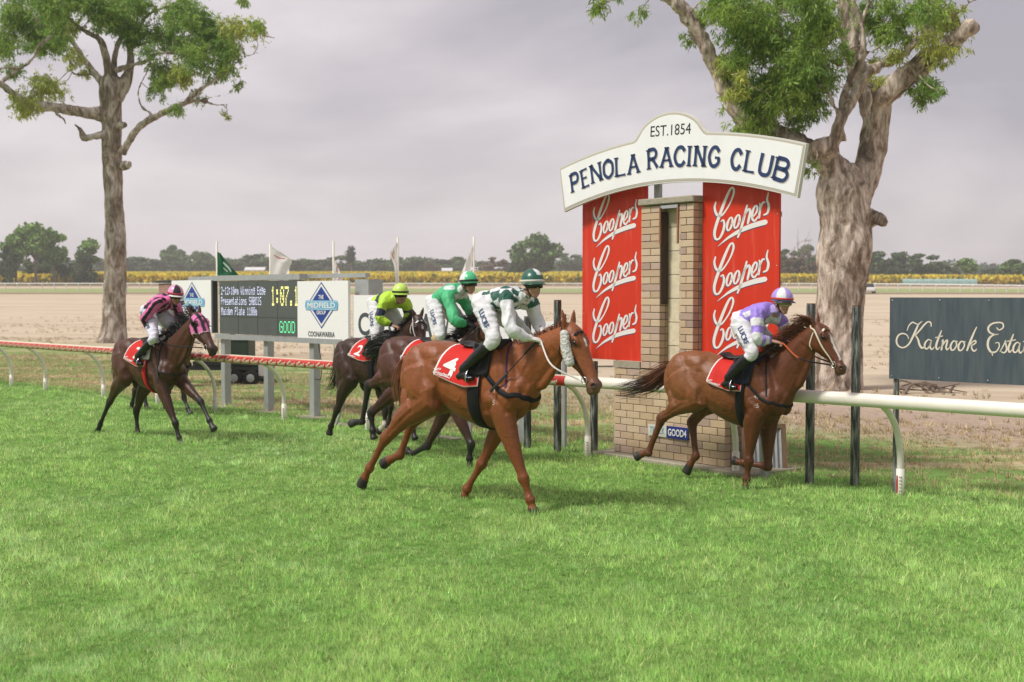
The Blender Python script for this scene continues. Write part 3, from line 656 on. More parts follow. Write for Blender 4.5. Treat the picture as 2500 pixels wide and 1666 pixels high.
def blades(name, label, n, area, hmin, hmax, width, cols, seed, kind='stuff', lean=.35, tuft=9):
    """grass as single tapering blades; area(rng, n) -> x, y, weight"""
    rng = np.random.default_rng(seed)
    nb = tuft
    x, y = area(rng, n // nb)
    tc_ = np.repeat(rng.normal(0, 1, len(x)), nb)
    jx, jy = rng.normal(0, 1, len(x) * nb), rng.normal(0, 1, len(x) * nb)
    sp = np.repeat(np.clip(np.hypot(x, y) / 14, .7, 1.6) * .020, nb)
    x, y = np.repeat(x, nb) + jx * sp, np.repeat(y, nb) + jy * sp
    n = len(x)
    P = np.c_[x, y, np.zeros(n)]
    big = fbm(P * .35, 2, seed)
    mid = fbm(P * 1.3 + 7, 3, seed + 3)
    fine = fbm(P * 4.5 + 3, 2, seed + 5)
    d = np.hypot(x, y)
    h = (hmin + (hmax - hmin) * rng.random(n) ** 1.5) * (1 + .45 * mid + .35 * fine)
    h = h * (1 + .22 * tc_).clip(.5, 1.7)
    ang = np.arctan2(jy, jx) + rng.normal(0, .5, n)
    le = np.abs(rng.normal(0, lean, n)) + .15 * np.hypot(jx, jy)
    dx, dy = np.cos(ang), np.sin(ang)
    w = width * (.7 + .6 * rng.random(n)) * np.clip(d / 10, .8, 2.2)
    wind = np.array([-.10, -.05])
    tip = np.c_[x + (dx * le + wind[0]) * h, y + (dy * le + wind[1]) * h, h * np.sqrt(np.clip(1 - .5 * le ** 2, .3, 1))]
    an2 = rng.random(n) * 2 * math.pi
    sx, sy = np.cos(an2) * w / 2, np.sin(an2) * w / 2
    z0 = terrain(x, y)
    A, B = np.c_[x - sx, y - sy, z0], np.c_[x + sx, y + sy, z0]
    tip[:, 2] += z0
    V = np.stack([A, B, tip], 1).reshape(-1, 3)
    F = np.arange(3 * n).reshape(-1, 3)
    c0, c1, c2, c3 = [np.array(c) for c in cols]
    m = np.clip(.5 + .65 * mid + .30 * rng.normal(0, 1, n), 0, 1)[:, None]
    c = c0 * (1 - m) + c1 * m
    bl = (np.clip(.45 * big + .5 * fine - .05, 0, 1) * (rng.random(n) < .8))[:, None]
    c = c * (1 - bl) + c2 * bl
    dr = (rng.random(n) < .07 + .10 * np.clip(big, 0, 1))[:, None]
    c = np.where(dr, c3, c)
    c = c * (1 + .22 * rng.normal(0, 1, (n, 1)) + .20 * tc_[:, None]).clip(.30, 1.75) * (1 + .09 * mid + .15 * fine)[:, None].clip(.5, 1.6)
    C_ = np.repeat(c, 3, 0)
    o = fast_mesh(name, V, F, mat('grass_blade', attr=True, rough=.55, spec=.25, trans=.42), None, C_)
    return tag(o, label, kind=kind)

def turf_area(rng, n):
    y = 5.5 * (30 / 5.5) ** (rng.random(n) ** 1.15)
    x = (rng.random(n) * 2 - 1) * (.50 * y + 1.2)
    s = (np.c_[x, y] - P0[:2]) @ RN[:2]
    edge = 1.25 + 1.3 * fbm(np.c_[x, y, 0 * x] * .8, 2, 40)
    k = s < edge
    return x[k], y[k]
def straw_area(rng, n):
    t = -32 + 46 * rng.random(n)
    s = .6 + 6.5 * rng.random(n) ** 1.3
    p = P0[:2] + t[:, None] * RD[:2] + s[:, None] * RN[:2]
    k = np.abs(p[:, 0]) < .50 * p[:, 1] + 2
    return p[k, 0], p[k, 1]
blades('turf_grass', 'green mown turf of the race track', 1050000, turf_area, .020, .056, .0060, [(.28, .54, .125), (.52, .70, .25), (.57, .72, .45), (.74, .69, .36)], 5)
def hoof_area(rng, n):
    xs, ys = [], []
    for D in HORSES.values():
        c, s_ = math.cos(-R(D['th'])), math.sin(-R(D['th']))
        for leg in ('RF', 'LF', 'RH', 'LH'):
            x, y, z = D[leg][3]
            if z > .05: continue
            a, r_ = rng.random(n) * 6.283, .04 + .11 * rng.random(n)
            xs.append(D['O'][0] + c * x - s_ * y + np.cos(a) * r_); ys.append(D['O'][1] + s_ * x + c * y + np.sin(a) * r_)
    return np.concatenate(xs), np.concatenate(ys)
blades('trodden_grass', 'taller grass blades pushed up round the planted hooves', 130, hoof_area, .05, .11, .0062, [(.22, .44, .10), (.42, .60, .20), (.46, .62, .36), (.60, .58, .30)], 23, tuft=1)
blades('dry_verge_grass', 'dry straw coloured grass on the verge behind the rail', 130000, straw_area, .02, .085, .007, [(.46, .37, .20), (.60, .49, .30), (.26, .34, .10), (.66, .55, .37)], 9)

def paddock_area(rng, n):
    t = -75 + 110 * rng.random(n)
    s = 5 + 60 * rng.random(n) ** 1.6
    p = P0[:2] + t[:, None] * RD[:2] + s[:, None] * RN[:2]
    k = (np.abs(p[:, 0]) < .50 * p[:, 1] + 2) & (fbm(np.c_[p * .25, 0 * t], 2, 66) > -.05)
    return p[k, 0], p[k, 1]
blades('paddock_weeds', 'scattered dry tufts over the bare paddock', 90000, paddock_area, .04, .14, .011, [(.42, .34, .21), (.58, .48, .32), (.30, .33, .13), (.66, .56, .40)], 17)

# ------------------------------------------------------------------ running rail
M_RAIL = mat('rail_white_plastic', (.76, .71, .62), rough=.4, spec=.4, var=.06, vscale=3)
M_POSTW = mat('post_white_plastic', (.74, .70, .62), rough=.45, var=.08, vscale=4)
M_RED = mat('printed_red', (.50, .028, .018), rough=.45, var=.08, vscale=3)
M_CREAM = mat('printed_cream', (.66, .56, .42), rough=.6)
rail = empty('running_rail', tuple(RW(0, 0)), RAIL_RZ, 'white running rail on curved posts with a red printed sleeve along its far half', 'rail')
RS, RZ_ = -.42, 1.05
T_RED = .02
V, F = tube([(T_RED, RS, RZ_), (4, RS, RZ_), (12, RS, RZ_)], .067, .072, side=(0, 1, 0), n=20, k=2, cap=.1)
mesh_obj('rail', V, F, M_RAIL, rail, True)
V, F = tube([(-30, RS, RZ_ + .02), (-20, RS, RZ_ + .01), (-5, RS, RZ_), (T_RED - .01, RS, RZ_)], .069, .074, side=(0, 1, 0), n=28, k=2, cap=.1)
sc_ = np.where(((V[:, 2] - RZ_ > .058) | (V[:, 2] - RZ_ < -.060))[:, None], np.array([.66, .58, .44]), np.array([.50, .030, .020]))  # red print on the sides; top highlight painted in as cream, underside cream too
rs = mesh_obj('red_rail_sleeve', V, F, mat('sleeve_print_painted_highlight', attr=True, rough=.4, var=.06, vscale=3), rail, True, sc_)
pf, pff = coopers2d(1.9)
def rail_logo(t):
    out = []
    for x, y in pf:
        a = -.35 + y * 1.55
        out.append((t + x * .215 + .05 * y, RS - math.cos(a) * .0735, RZ_ + math.sin(a) * .0775))
    return out
me0 = None
for k in range(86):
    t = -.22 - k * .262
    if me0 is None:
        o = mesh_obj('printed_logo', np.array(rail_logo(0.0)), pff, M_CREAM, rs)
        me0 = o.data
    else:
        o = link(bpy.data.objects.new('printed_logo', me0), rs)
    o.location = (t, 0, .012 * min(1, k / 60))
# curved posts: a sleeve at the foot, then a gooseneck to the rail
def gooseneck():
    V, F = tube([(0, 0, -.05), (0, 0, .30), (0, -.015, .50), (0, -.09, .72), (0, -.24, .90), (0, -.40, 1.0)], .036, .033, side=(1, 0, 0), n=12, k=5, cap=.1)
    p = mesh_obj('post', V, F, M_POSTW, rail, True)
    V, F = tube([(0, 0, -.08), (0, 0, .30)], .045, .042, side=(1, 0, 0), n=12, k=1, cap=.08)
    f = mesh_obj('foot_sleeve', V, F, M_POSTW, p, True)
    mb = MB()
    for i in range(6): mb.box((.020, -.038, .04 + i * .036), (.026, .012, .013))
    mb.build('sleeve_notches', mat('notch_shadow_plastic', (.45, .43, .36), rough=.6), p)
    return p
post0 = gooseneck()
ts = [-17.77, -16.0, -13.3, -11.1, -9.04, -6.87, -4.6, -2.3, 0, 2.32, 4.41, 6.5, 8.6]
for i, t in enumerate(ts):
    p = post0 if i == 0 else copy_tree(post0, rail)
    p.location = (t, 0, 0)
V, F = pen([[(0, .05, .018), (.0, .14, .022), (0, .23, .015)]])
mesh_obj('red_paint_mark', np.c_[V[:, 0] - .014 + 4.41, np.full(len(V), -.0445), V[:, 1]], F, mat('red_paint', (.35, .03, .02), rough=.7), rail)

# ------------------------------------------------------------------ weathered steel posts behind the rail
M_PST = mat('post_black_paint', (.020, .026, .026), rough=.5, spec=.5, var=.3, vscale=5, color2=(.22, .23, .20), stretch=(6, 6, .7), ramp=(.44, .68), bump=.2, bscale=30)
M_PSTG = mat('post_galvanised', (.33, .34, .34), rough=.5, metal=.3, var=.2, vscale=6, stretch=(4, 4, 1))
POSTS = [(.217, 17.098, 1.85, 'dark square post nearest the scoreboard side, beside the white hoarding', 0), (.615, 16.567, 2.08, 'dark square post standing left of the left red panel', 0),
         (1.10, 16.439, 1.26, 'dark square post carrying the left red panel', 0), (3.36, 13.81, 2.05, 'dark square post just right of the purple rider', 0), (3.83, 13.663, 2.03, 'dark square post between the liver chestnut and the dark sign', 0),
         (2.943, 14.242, 1.24, 'pale galvanised post behind the liver chestnut forelegs', 1)]
for x, y, h, lab, gal in POSTS:
    r_ = empty('steel_post', (x, y, 0), RAIL_RZ, lab, 'post', 'square steel posts by the winning line')
    mb = MB(); mb.box((0, 0, h / 2 - .1), (.078, .078, h + .2)); o = mb.build('shaft', M_PSTG if gal else M_PST, r_)
    bm_ = o.modifiers.new('b', 'BEVEL'); bm_.width = .008; bm_.segments = 2
    mb = MB(); mb.box((0, 0, h + .006), (.07, .07, .012)); mb.build('end_cap', mat('rusty_cap', (.11, .06, .035), rough=.9, var=.4, vscale=30), r_)

# ------------------------------------------------------------------ dark winery sign
M_KS = mat('sign_dark_blue', (.052, .068, .088), rough=.35, spec=.5, color2=(.105, .12, .13), vscale=3, stretch=(5, 1, .6), ramp=(.35, .85), bump=.05)
ks0 = RW(4.327, -.022)
ks = empty('roadside_sign', tuple(ks0), RAIL_RZ, 'dark blue winery sign with cream script lettering behind the white rail', 'sign')
mb = MB(); mb.box((1.30, .04, 1.695), (2.72, .03, .87)); o = mb.build('panel', M_KS, ks)
for x in (0.0, 1.62, 2.6):
    mb = MB(); mb.box((x, .075, 1.0), (.045, .045, 2.2)); mb.build('leg', M_PST, ks)
for x in (-.03, .50, 1.02, 1.55):
    for z in (2.10, 1.29):
        V, F = ell((x, .022, z), (.008, .006, .008), n=8); mesh_obj('rivet', V, F, M_STEEL, ks, True)
V, F = pen([[(x, z, w * 1.35) for x, z, w in q] for q in KATNOOK], 5)
mesh_obj('lettering', np.c_[V[:, 0] - .0, np.full(len(V), .0215), V[:, 1]], F, mat('sign_cream', (.68, .60, .50), rough=.6), ks)

# ------------------------------------------------------------------ brick winning post
TQ, TRZ = (1.3575, 16.3134), math.atan2(-.78745, .61638)
tw = empty('brick_tower', (TQ[0], TQ[1], 0), TRZ, 'buff brick winning post tower with a tall slot up its front', 'tower')
def brick_material():
    m = mat('buff_brick', (.38, .27, .17), rough=.9, spec=.15, var=.16, vscale=14, bump=.35, bscale=45, space='Generated')
    N, L = m.node_tree.nodes, m.node_tree.links
    oi = N.new('ShaderNodeObjectInfo')
    r = N.new('ShaderNodeValToRGB')
    c = r.color_ramp
    for p, co in ((0, (.44, .32, .22)), (.3, (.53, .39, .255)), (.55, (.57, .44, .30)), (.8, (.50, .37, .29)), (1, (.37, .27, .215))):
        e = c.elements[0] if p == 0 else (c.elements[-1] if p == 1 else c.elements.new(p))
        e.position = p; e.color = (*co, 1)
    L.new(oi.outputs['Random'], r.inputs['Fac'])
    for n_ in N:
        if n_.type == 'VECT_MATH': L.new(r.outputs['Color'], n_.inputs[0])
    return m
M_BRICK = brick_material()
M_MORTAR = mat('mortar', (.15, .125, .09), rough=.95, var=.25, vscale=20)
M_CONC = mat('concrete', (.34, .30, .23), rough=.95, var=.2, vscale=10, color2=(.20, .18, .11), ramp=(.5, .75), bump=.4, bscale=30)
BMESH = {}
def brick(x0, x1, y0, y1, z0, z1):
    key = (round(x1 - x0, 3), round(y1 - y0, 3), round(z1 - z0, 3))
    if key not in BMESH:
        bm = bmesh.new()
        bmesh.ops.create_cube(bm, size=1)
        bmesh.ops.scale(bm, vec=key, verts=bm.verts)
        bmesh.ops.bevel(bm, geom=bm.edges, offset=.004, segments=1, affect='EDGES')
        me = bpy.data.meshes.new('brick'); bm.to_mesh(me); bm.free()
        me.materials.append(M_BRICK)
        BMESH[key] = me
    o = link(bpy.data.objects.new('brick', BMESH[key]), tw)
    o.location = ((x0 + x1) / 2 + random.uniform(-.0015, .0015), (y0 + y1) / 2 + random.uniform(-.002, .002), (z0 + z1) / 2)
    o.rotation_euler = (0, 0, random.choice((0, math.pi)))
def courses(x0, x1, y0, y1, z0, z1, ch, L=.235, jt=.0075, sides='F'):
    nc = int(round((z1 - z0) / ch))
    ch = (z1 - z0) / nc
    dp = .10
    for c in range(nc):
        za, zb = z0 + c * ch, z0 + (c + 1) * ch - jt
        off = (0 if c % 2 else .5)
        if 'F' in sides:
            n = max(1, int(round((x1 - x0) / L)))
            l = (x1 - x0) / n
            e = [x0] + [x0 + l * (i + off) for i in range(n) if x0 + l * (i + off) > x0 + .05] + [x1]
            e = sorted(set(round(q, 3) for q in e))
            for a, b in zip(e, e[1:]):
                if b - a > .04: brick(round(a + (jt / 2 if a > x0 else 0), 3), round(b - (jt / 2 if b < x1 else 0), 3), y0, y0 + dp, za, zb)
        for sd in 'RL':
            if sd in sides:
                xa, xb = (x1 - dp, x1) if sd == 'R' else (x0, x0 + dp)
                ya = y0 + dp + jt
                n = max(1, int(round((y1 - ya) / L)))
                l = (y1 - ya) / n
                e = sorted(set([round(ya, 3)] + [round(ya + l * (i + off), 3) for i in range(n) if ya + l * (i + off) > ya + .05] + [round(y1, 3)]))
                for a, b in zip(e, e[1:]):
                    if b - a > .04: brick(xa, xb, round(a + (jt / 2 if a > ya else 0), 3), round(b - jt / 2, 3), za, zb)
courses(0, 1.962, 0, .62, .08, 1.20, .0935, sides='FR')
courses(.505, .845, 0, .26, 1.21, 3.30, .0908, L=.23, sides='FR')
courses(1.185, 1.425, 0, .40, 1.21, 3.30, .0908, L=.23, sides='FR')
mb = MB(); mb.box((.981, .31, .62), (1.93, .59, 1.13)); mb.build('base_core', M_MORTAR, tw)
mb = MB(); mb.box((.670, .205, 2.25), (.30, .38, 2.08)); mb.build('pier_core', M_MORTAR, tw)
mb = MB(); mb.box((1.305, .205, 2.25), (.21, .38, 2.08)); mb.build('pier_core', M_MORTAR, tw)
mb = MB(); mb.box((.965, .19, 3.345), (.98, .46, .085)); o = mb.build('coping', M_CONC, tw)
bm_ = o.modifiers.new('b', 'BEVEL'); bm_.width = .012
mb = MB(); mb.box((.245, .30, 1.245), (.50, .62, .085)); o = mb.build('shoulder_slab', M_CONC, tw)
mb = MB(); mb.box((1.70, .30, 1.245), (.53, .62, .085)); o = mb.build('shoulder_slab', M_CONC, tw)
mb = MB(); mb.box((1.12, .28, .035), (2.72, .92, .08)); o = mb.build('footing', M_CONC, tw)
bm_ = o.modifiers.new('b', 'BEVEL'); bm_.width = .015
M_BLOCK = mat('cream_block', (.62, .54, .38), rough=.95, var=.15, vscale=8, color2=(.26, .23, .13), ramp=(.6, .85), bump=.3, bscale=25)
for i in range(7):
    mb = MB(); mb.box((1.015, .215, 1.36 + i * .302), (.33, .14, .294)); mb.build('back_block', M_BLOCK, tw)
mb = MB(); mb.box((1.160, .10, 2.10), (.035, .05, 1.85)); mb.build('steel_channel', M_PSTG, tw)
mb = MB(); mb.box((.857, .065, 2.62), (.02, .125, 1.16)); mb.build('timber_stop', mat('dark_timber', (.055, .032, .02), rough=.8, var=.3, vscale=10, stretch=(8, 8, 1)), tw)
for x in (.862, 1.172):
    mb = MB(); mb.box((x, -.012, 3.03), (.022, .02, .46)); mb.build('copper_strip', mat('copper_strip', (.26, .11, .055), rough=.6, var=.2), tw)
mb = MB(); mb.box((1.015, .02, 3.268), (.30, .06, .04)); mb.build('steel_lintel', M_STEEL, tw)
# track rating boards
def board(parent, name, x0, x1, z0, z1, y, th, m):
    mb = MB(); mb.box(((x0 + x1) / 2, y, (z0 + z1) / 2), (x1 - x0, th, z1 - z0))
    return mb.build(name, m, parent)
def letter_on(parent, s, x, z, w, h, y, m, bold=True, rot=0, name='lettering'):
    """flat lettering facing -y, fitted into a w by h box"""
    P2, F2 = text2d(s, bold)
    P2 = P2 - P2.mean(0) * 0
    sp = P2.max(0) - P2.min(0)
    P2 = (P2 - (P2.max(0) + P2.min(0)) / 2) / sp * np.array([w, h])
    c, s_ = math.cos(rot), math.sin(rot)
    P2 = P2 @ np.array([[c, s_], [-s_, c]])
    return mesh_obj(name, np.c_[P2[:, 0] + x, np.full(len(P2), y), P2[:, 1] + z], F2, m, parent)
M_BLUE, M_PWHITE, M_DBLUE = mat('enamel_blue', (.015, .022, .19), rough=.35), mat('enamel_white', (.74, .73, .70), rough=.4, var=.04, vscale=5), mat('letter_navy', (.012, .035, .11), rough=.5)
M_PBLACK = mat('letter_black', (.015, .015, .017), rough=.6)
b1 = board(tw, 'rating_board', .672, 1.0, .355, .50, -.018, .012, mat('faded_cream_board', (.55, .54, .47), rough=.6, var=.08))
letter_on(b1, 'TRACK', .836, .43, .27, .085, -.0275, mat('faded_blue_print', (.10, .24, .38), rough=.7), False)
b1 = board(tw, 'rating_board', 1.004, 1.375, .35, .502, -.018, .012, M_BLUE)
letter_on(b1, 'GOOD4', 1.19, .427, .32, .092, -.0275, M_PWHITE)
# timber and iron hatch leaning at the side
hx = empty('hatch_door', (3.05, 14.72, 0), TRZ + .9, 'timber framed corrugated iron hatch beside the brick tower base', 'hatch')
M_TIMB = mat('old_timber', (.16, .095, .055), rough=.85, var=.3, vscale=8, stretch=(1, 1, .2))
tl_ = np.array(Matrix.Rotation(R(-14), 3, 'X'))
for x, w, z, h in ((-.24, .05, .3, .62), (.24, .05, .3, .62)):
    mb = MB(); mb.box((x, 0, z), (w, .05, h), tilt=None); o = mb.build('frame_stile', M_TIMB, hx); o.rotation_euler = (R(-14), 0, 0)
for z in (.03, .58):
    mb = MB(); mb.box((0, 0, z), (.43, .045, .05)); o = mb.build('frame_rail', M_TIMB, hx); o.rotation_euler = (R(-14), 0, 0)
V, F = [], []
for i in range(33):
    x = -.22 + .44 * i / 32
    V += [(x, -.004 + .012 * math.sin(i * 1.57), .055), (x, -.004 + .012 * math.sin(i * 1.57), .555)]
F = [(2 * i, 2 * i + 1, 2 * i + 3, 2 * i + 2) for i in range(32)]
o = mesh_obj('iron_sheet', V, F, M_PSTG, hx); o.rotation_euler = (R(-14), 0, 0)
# red advertising panels
def red_panel(x0, x1, lab, logos, lx, fade):
    p = empty('advertising_panel', (TQ[0], TQ[1], 0), TRZ, lab, 'sign', 'tall red advertising panels on the winning post')
    m = mat('panel_red_' + fade, (.58, .036, .014), rough=.45, spec=.25, var=.06, vscale=2, color2=(.60, .13, .09), ramp=(.56, .9), stretch=(6, 1, .4))
    o = board(p, 'panel', x0, x1, 1.285, 3.62, .155, .03, m)
    for z in (1.55, 2.3, 3.1):
        mb = MB(); mb.box(((x0 + x1) / 2, .20, z), (x1 - x0 - .06, .05, .06)); mb.build('batten', M_PSTG, p)
    for z in logos:
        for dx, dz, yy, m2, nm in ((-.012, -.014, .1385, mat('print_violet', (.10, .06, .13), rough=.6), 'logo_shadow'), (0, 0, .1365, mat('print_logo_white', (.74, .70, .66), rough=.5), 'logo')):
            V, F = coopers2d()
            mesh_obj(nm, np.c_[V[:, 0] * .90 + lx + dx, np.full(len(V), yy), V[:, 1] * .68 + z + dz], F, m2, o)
    for x in (x0 + .03, x1 - .03):
        for z in (1.32, 1.9, 2.5, 3.1): 
            V, F = ell((x, .139, z), (.008, .005, .008), n=6); mesh_obj('screw', V, F, M_STEEL, o, True)
    return p
red_panel(-.80, .46, 'tall red panel left of the brick slot tower', (3.16, 2.469, 1.774), -.145, 'left')
red_panel(1.446, 2.655, 'tall red panel right of the brick slot tower, behind the purple rider', (3.10, 2.431, 1.774), 2.072, 'right')
# arched club sign
ar = empty('arched_sign', (TQ[0], TQ[1], 0), TRZ, 'white arched racing club sign across the top of the winning post', 'sign')
def arch_outline(m=0.0):
    top, bot = [], []
    xs = np.linspace(-1.07 + m, 3.19 - m, 61)
    for x in xs:
        u = (x - 1.06) / 2.13
        z = 4.165 - .285 * u * u - .016 * (x - 1.06) - m
        b = 1 - ((x - 1.06) / (.60 - m * .6)) ** 2
        if b > 0: z = max(z, 4.10 - .016 * (x - 1.06) - m + .345 * b ** .55)
        top.append((x, z))
    for x in np.linspace(-.97 + m * .9, 3.07 - m * .9, 41):
        u = (x - 1.06) / 2.02
        bot.append((x, 3.56 - .285 * u * u - .016 * (x - 1.06) + m))
    return top, bot
def arch_plate(y0, y1, m, nm, mt, par):
    top, bot = arch_outline(m)
    # strip between the two outlines
    n = 81
    def res(c):
        c = np.array(c); 
        u = np.linspace(0, 1, n)
        s_ = np.linspace(0, 1, len(c))
        return np.c_[np.interp(u, s_, c[:, 0]), np.interp(u, s_, c[:, 1])]
    A, B = res(top), res(bot)
    V = [(a[0], y, a[1]) for y in (y0, y1) for a in A] + [(b[0], y, b[1]) for y in (y0, y1) for b in B]
    F = []
    for i in range(n - 1):
        F += [(i, 2 * n + i, 2 * n + i + 1, i + 1), (n + i, n + i + 1, 3 * n + i + 1, 3 * n + i), (i, i + 1, n + i + 1, n + i), (2 * n + i, 3 * n + i, 3 * n + i + 1, 2 * n + i + 1)]
    F += [(0, n, 3 * n, 2 * n), (n - 1, 3 * n - 1, 4 * n - 1, 2 * n - 1)]
    return mesh_obj(nm, V, F, mt, par)
M_SIGNW = mat('sign_white', (.80, .785, .785), rough=.45, var=.03, vscale=4)
arch_plate(-.055, -.005, 0, 'sign_frame', mat('sign_frame_white', (.60, .58, .54), rough=.5), ar)
arch_plate(-.0585, -.05, .018, 'border', mat('sign_border_tan', (.46, .41, .34), rough=.6), ar)
face = arch_plate(-.062, -.054, .042, 'face', M_SIGNW, ar)
# flared capitals
GL = {
 'P': [[(0, 0), (0, 1)], [(0, 1), (.55, 1), (.72, .76), (.55, .5), (0, .48)]], 'E': [[(0, 0), (0, 1)], [(0, 1), (.62, 1)], [(0, .52), (.5, .52)], [(0, 0), (.65, 0)]],
 'N': [[(0, 0), (0, 1)], [(0, 1), (.72, 0)], [(.72, 0), (.72, 1)]], 'O': [[(.4, 1), (.06, .8), (0, .5), (.06, .2), (.4, 0), (.74, .2), (.8, .5), (.74, .8), (.4, 1)]],
 'L': [[(0, 1), (0, 0)], [(0, 0), (.62, 0)]], 'A': [[(0, 0), (.4, 1)], [(.4, 1), (.8, 0)], [(.14, .33), (.66, .33)]], 'R': [[(0, 0), (0, 1)], [(0, 1), (.52, 1), (.7, .76), (.52, .52), (0, .5)], [(.34, .5), (.76, 0)]],
 'C': [[(.74, .78), (.52, .98), (.2, .9), (.02, .5), (.2, .1), (.52, .02), (.76, .22)]], 'I': [[(.1, 0), (.1, 1)]],
 'G': [[(.74, .78), (.5, .98), (.2, .9), (.02, .5), (.2, .1), (.5, .02), (.76, .2), (.76, .44)], [(.48, .46), (.80, .46)]],
 'U': [[(0, 1), (0, .3), (.1, .06), (.38, -.01), (.66, .06), (.76, .3), (.76, 1)]], 'B': [[(0, 0), (0, 1)], [(0, 1), (.5, 1), (.66, .78), (.5, .55), (0, .53)], [(.4, .53), (.62, .48), (.74, .27), (.55, .0), (0, 0)]],
}
def cap_strokes(ch, w, h, th):
    g = GL[ch]
    mx = max(p[0] for s_ in g for p in s_)
    out = []
    for s_ in g:
        P = [((x / max(mx, .2)) * (w - th) - (w - th) / 2, (y - .5) * (h - th * .6)) for x, y in s_]
        q = []
        for i, (x, y) in enumerate(P):
            e = i in (0, len(P) - 1)
            f = 1.12 if e else 1.0
            horiz = len(P) == 2 and abs(P[0][1] - P[1][1]) < 1e-6
            q.append((x, y, th * f * (.62 if horiz else 1)))
        if len(q) == 2:
            a, b = q
            m_ = ((a[0] + b[0]) / 2, (a[1] + b[1]) / 2, a[2] * .8)
            q = [a, m_, b]
        out.append(q)
        # small serifs where a straight stroke ends on the base or cap line
        if len(s_) == 2 and abs(s_[0][1] - s_[1][1]) > .5:
            for k_ in (0, -1):
                sx, sz = P[k_]
                out.append([(sx - th * .85, sz, .016), (sx + th * .85, sz, .016)])
    return out
for i, (ch, x, z, w) in enumerate(PENOLA):
    a = PENOLA[max(i - 1, 0)]; b = PENOLA[min(i + 1, len(PENOLA) - 1)]
    rot = math.atan2(b[2] - a[2], b[1] - a[1])
    V, F = pen(cap_strokes(ch, max(w, .06) * 1.02, .262, .047), 4, .2, 1.0)
    c, s_ = math.cos(rot), math.sin(rot)
    V = V @ np.array([[c, s_], [-s_, c]])
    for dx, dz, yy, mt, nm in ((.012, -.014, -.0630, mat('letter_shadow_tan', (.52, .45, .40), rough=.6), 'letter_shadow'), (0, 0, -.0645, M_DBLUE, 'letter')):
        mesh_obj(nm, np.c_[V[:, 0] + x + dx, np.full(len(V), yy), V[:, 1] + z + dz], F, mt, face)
letter_on(face, 'EST.1854', 1.085, 4.215, .70, .135, -.0645, M_PBLACK, False, -.045)
mb = MB(); mb.box((.62, .19, 3.2), (.10, .05, .9)); mb.build('support_strut', M_PSTG, ar)
mb = MB(); mb.box((2.0, .22, 3.2), (.10, .05, .9)); mb.build('support_strut', M_PSTG, ar)

# ------------------------------------------------------------------ scoreboard
sb = empty('scoreboard', (-5.5424, 23.4413, 0), math.atan2(-.72209, .69180), 'grey electronic scoreboard between two white sponsor panels', 'scoreboard')
M_GALV = mat('galvanised_steel', (.40, .41, .41), rough=.45, metal=.35, var=.1, vscale=8)
M_LED = mat('led_face', (.085, .095, .088), rough=.5, spec=.4, var=.1, vscale=2)
led = board(sb, 'led_panel', -.05, 2.625, 1.425, 2.42, .05, .12, M_LED)
for x in (.62, 1.29, 1.95):
    mb = MB(); mb.box((x, -.0115, 1.92), (.006, .003, .97)); mb.build('panel_joint', M_PBLACK, led)
mb = MB(); mb.box((1.29, -.0115, 1.75), (2.6, .003, .006)); mb.build('panel_joint', M_PBLACK, led)
def emis(name, c, st):
    m = bpy.data.materials.new(name); m.use_nodes = True
    b = m.node_tree.nodes['Principled BSDF']
    b.inputs['Base Color'].default_value = (*c, 1); b.inputs['Emission Color'].default_value = (*c, 1); b.inputs['Emission Strength'].default_value = st
    return m
def dot_text(s, x, z, pw, ph, m, gap=.18):
    """dot-matrix lettering from 5x7 characters"""
    FNT = {'0': '0E11191513110E', '1': '040C040404040E', '2': '0E11010204081F', '3': '1F02040201110E', '4': '02060A121F0202', '5': '1F101E0101110E', '7': '1F010204080808', ':': '000C0C000C0C00', '.': '00000000000C0C', '-': '0000001F000000',
           'a': '00000E010F110F', 'd': '01010D1311110F', 'e': '00000E111F100E', 'g': '000F110F01110E', 'i': '04000C0404040E', 'l': '0C04040404040E', 'm': '00001A15151515', 'n': '00001619111111', 'o': '00000E1111110E', 'p': '00001E111E1010', 'r': '00001619101010',
           's': '00000E100E011E', 't': '08081C08080906', 'y': '0011110F01110E', 'G': '0E11101711110F', 'O': '0E11111111110E', 'D': '1E11111111111E', 'W': '1111111515150A', 'E': '1F10101E10101F', 'P': '1E11111E101010', 'M': '111B1515111111', 'S': '0F10100E01011E', 'A': '0E11111F111111', 'B': '1E11111E11111E', 'U': '1111111111110E', 'I': '0E04040404040E', ' ': '00000000000000'}
    for k, ch in enumerate(s):
        if ch == ' ': continue
        mb = MB()
        h = FNT.get(ch, FNT['0'])
        for r_ in range(7):
            v = int(h[2 * r_:2 * r_ + 2], 16)
            for c in range(5):
                if v >> (4 - c) & 1:
                    xx, zz = x + (k * 6 + c) * pw, z - r_ * ph
                    a, b = pw * (1 - gap) / 2, ph * (1 - gap) / 2
                    mb.add([(xx - a, -.0135, zz - b), (xx + a, -.0135, zz - b), (xx + a, -.0135, zz + b), (xx - a, -.0135, zz + b)], [(0, 1, 2, 3)])
        o = mb.build('led_character', m, led); o['kind'] = 'stuff'
M_LW, M_LY, M_LG = emis('led_white', (.48, .50, .66), .55), emis('led_yellow', (.66, .62, .20), .6), emis('led_green', (.10, .55, .24), .6)
dot_text('2-12:10pm Winning Edge', .02, 2.305, .0118, .0215, M_LW)
dot_text('Presentations SABOIS', .02, 2.115, .0118, .0215, M_LW)
dot_text('Maiden Plate 1100m', .02, 1.925, .0118, .0215, M_LW)
dot_text('1:07.15', 1.76, 2.29, .0245, .050, M_LY)
dot_text('GOOD', 2.02, 1.68, .0215, .030, M_LG)
board(sb, 'top_beam', -.36, 2.66, 2.43, 2.53, .06, .16, M_GALV)
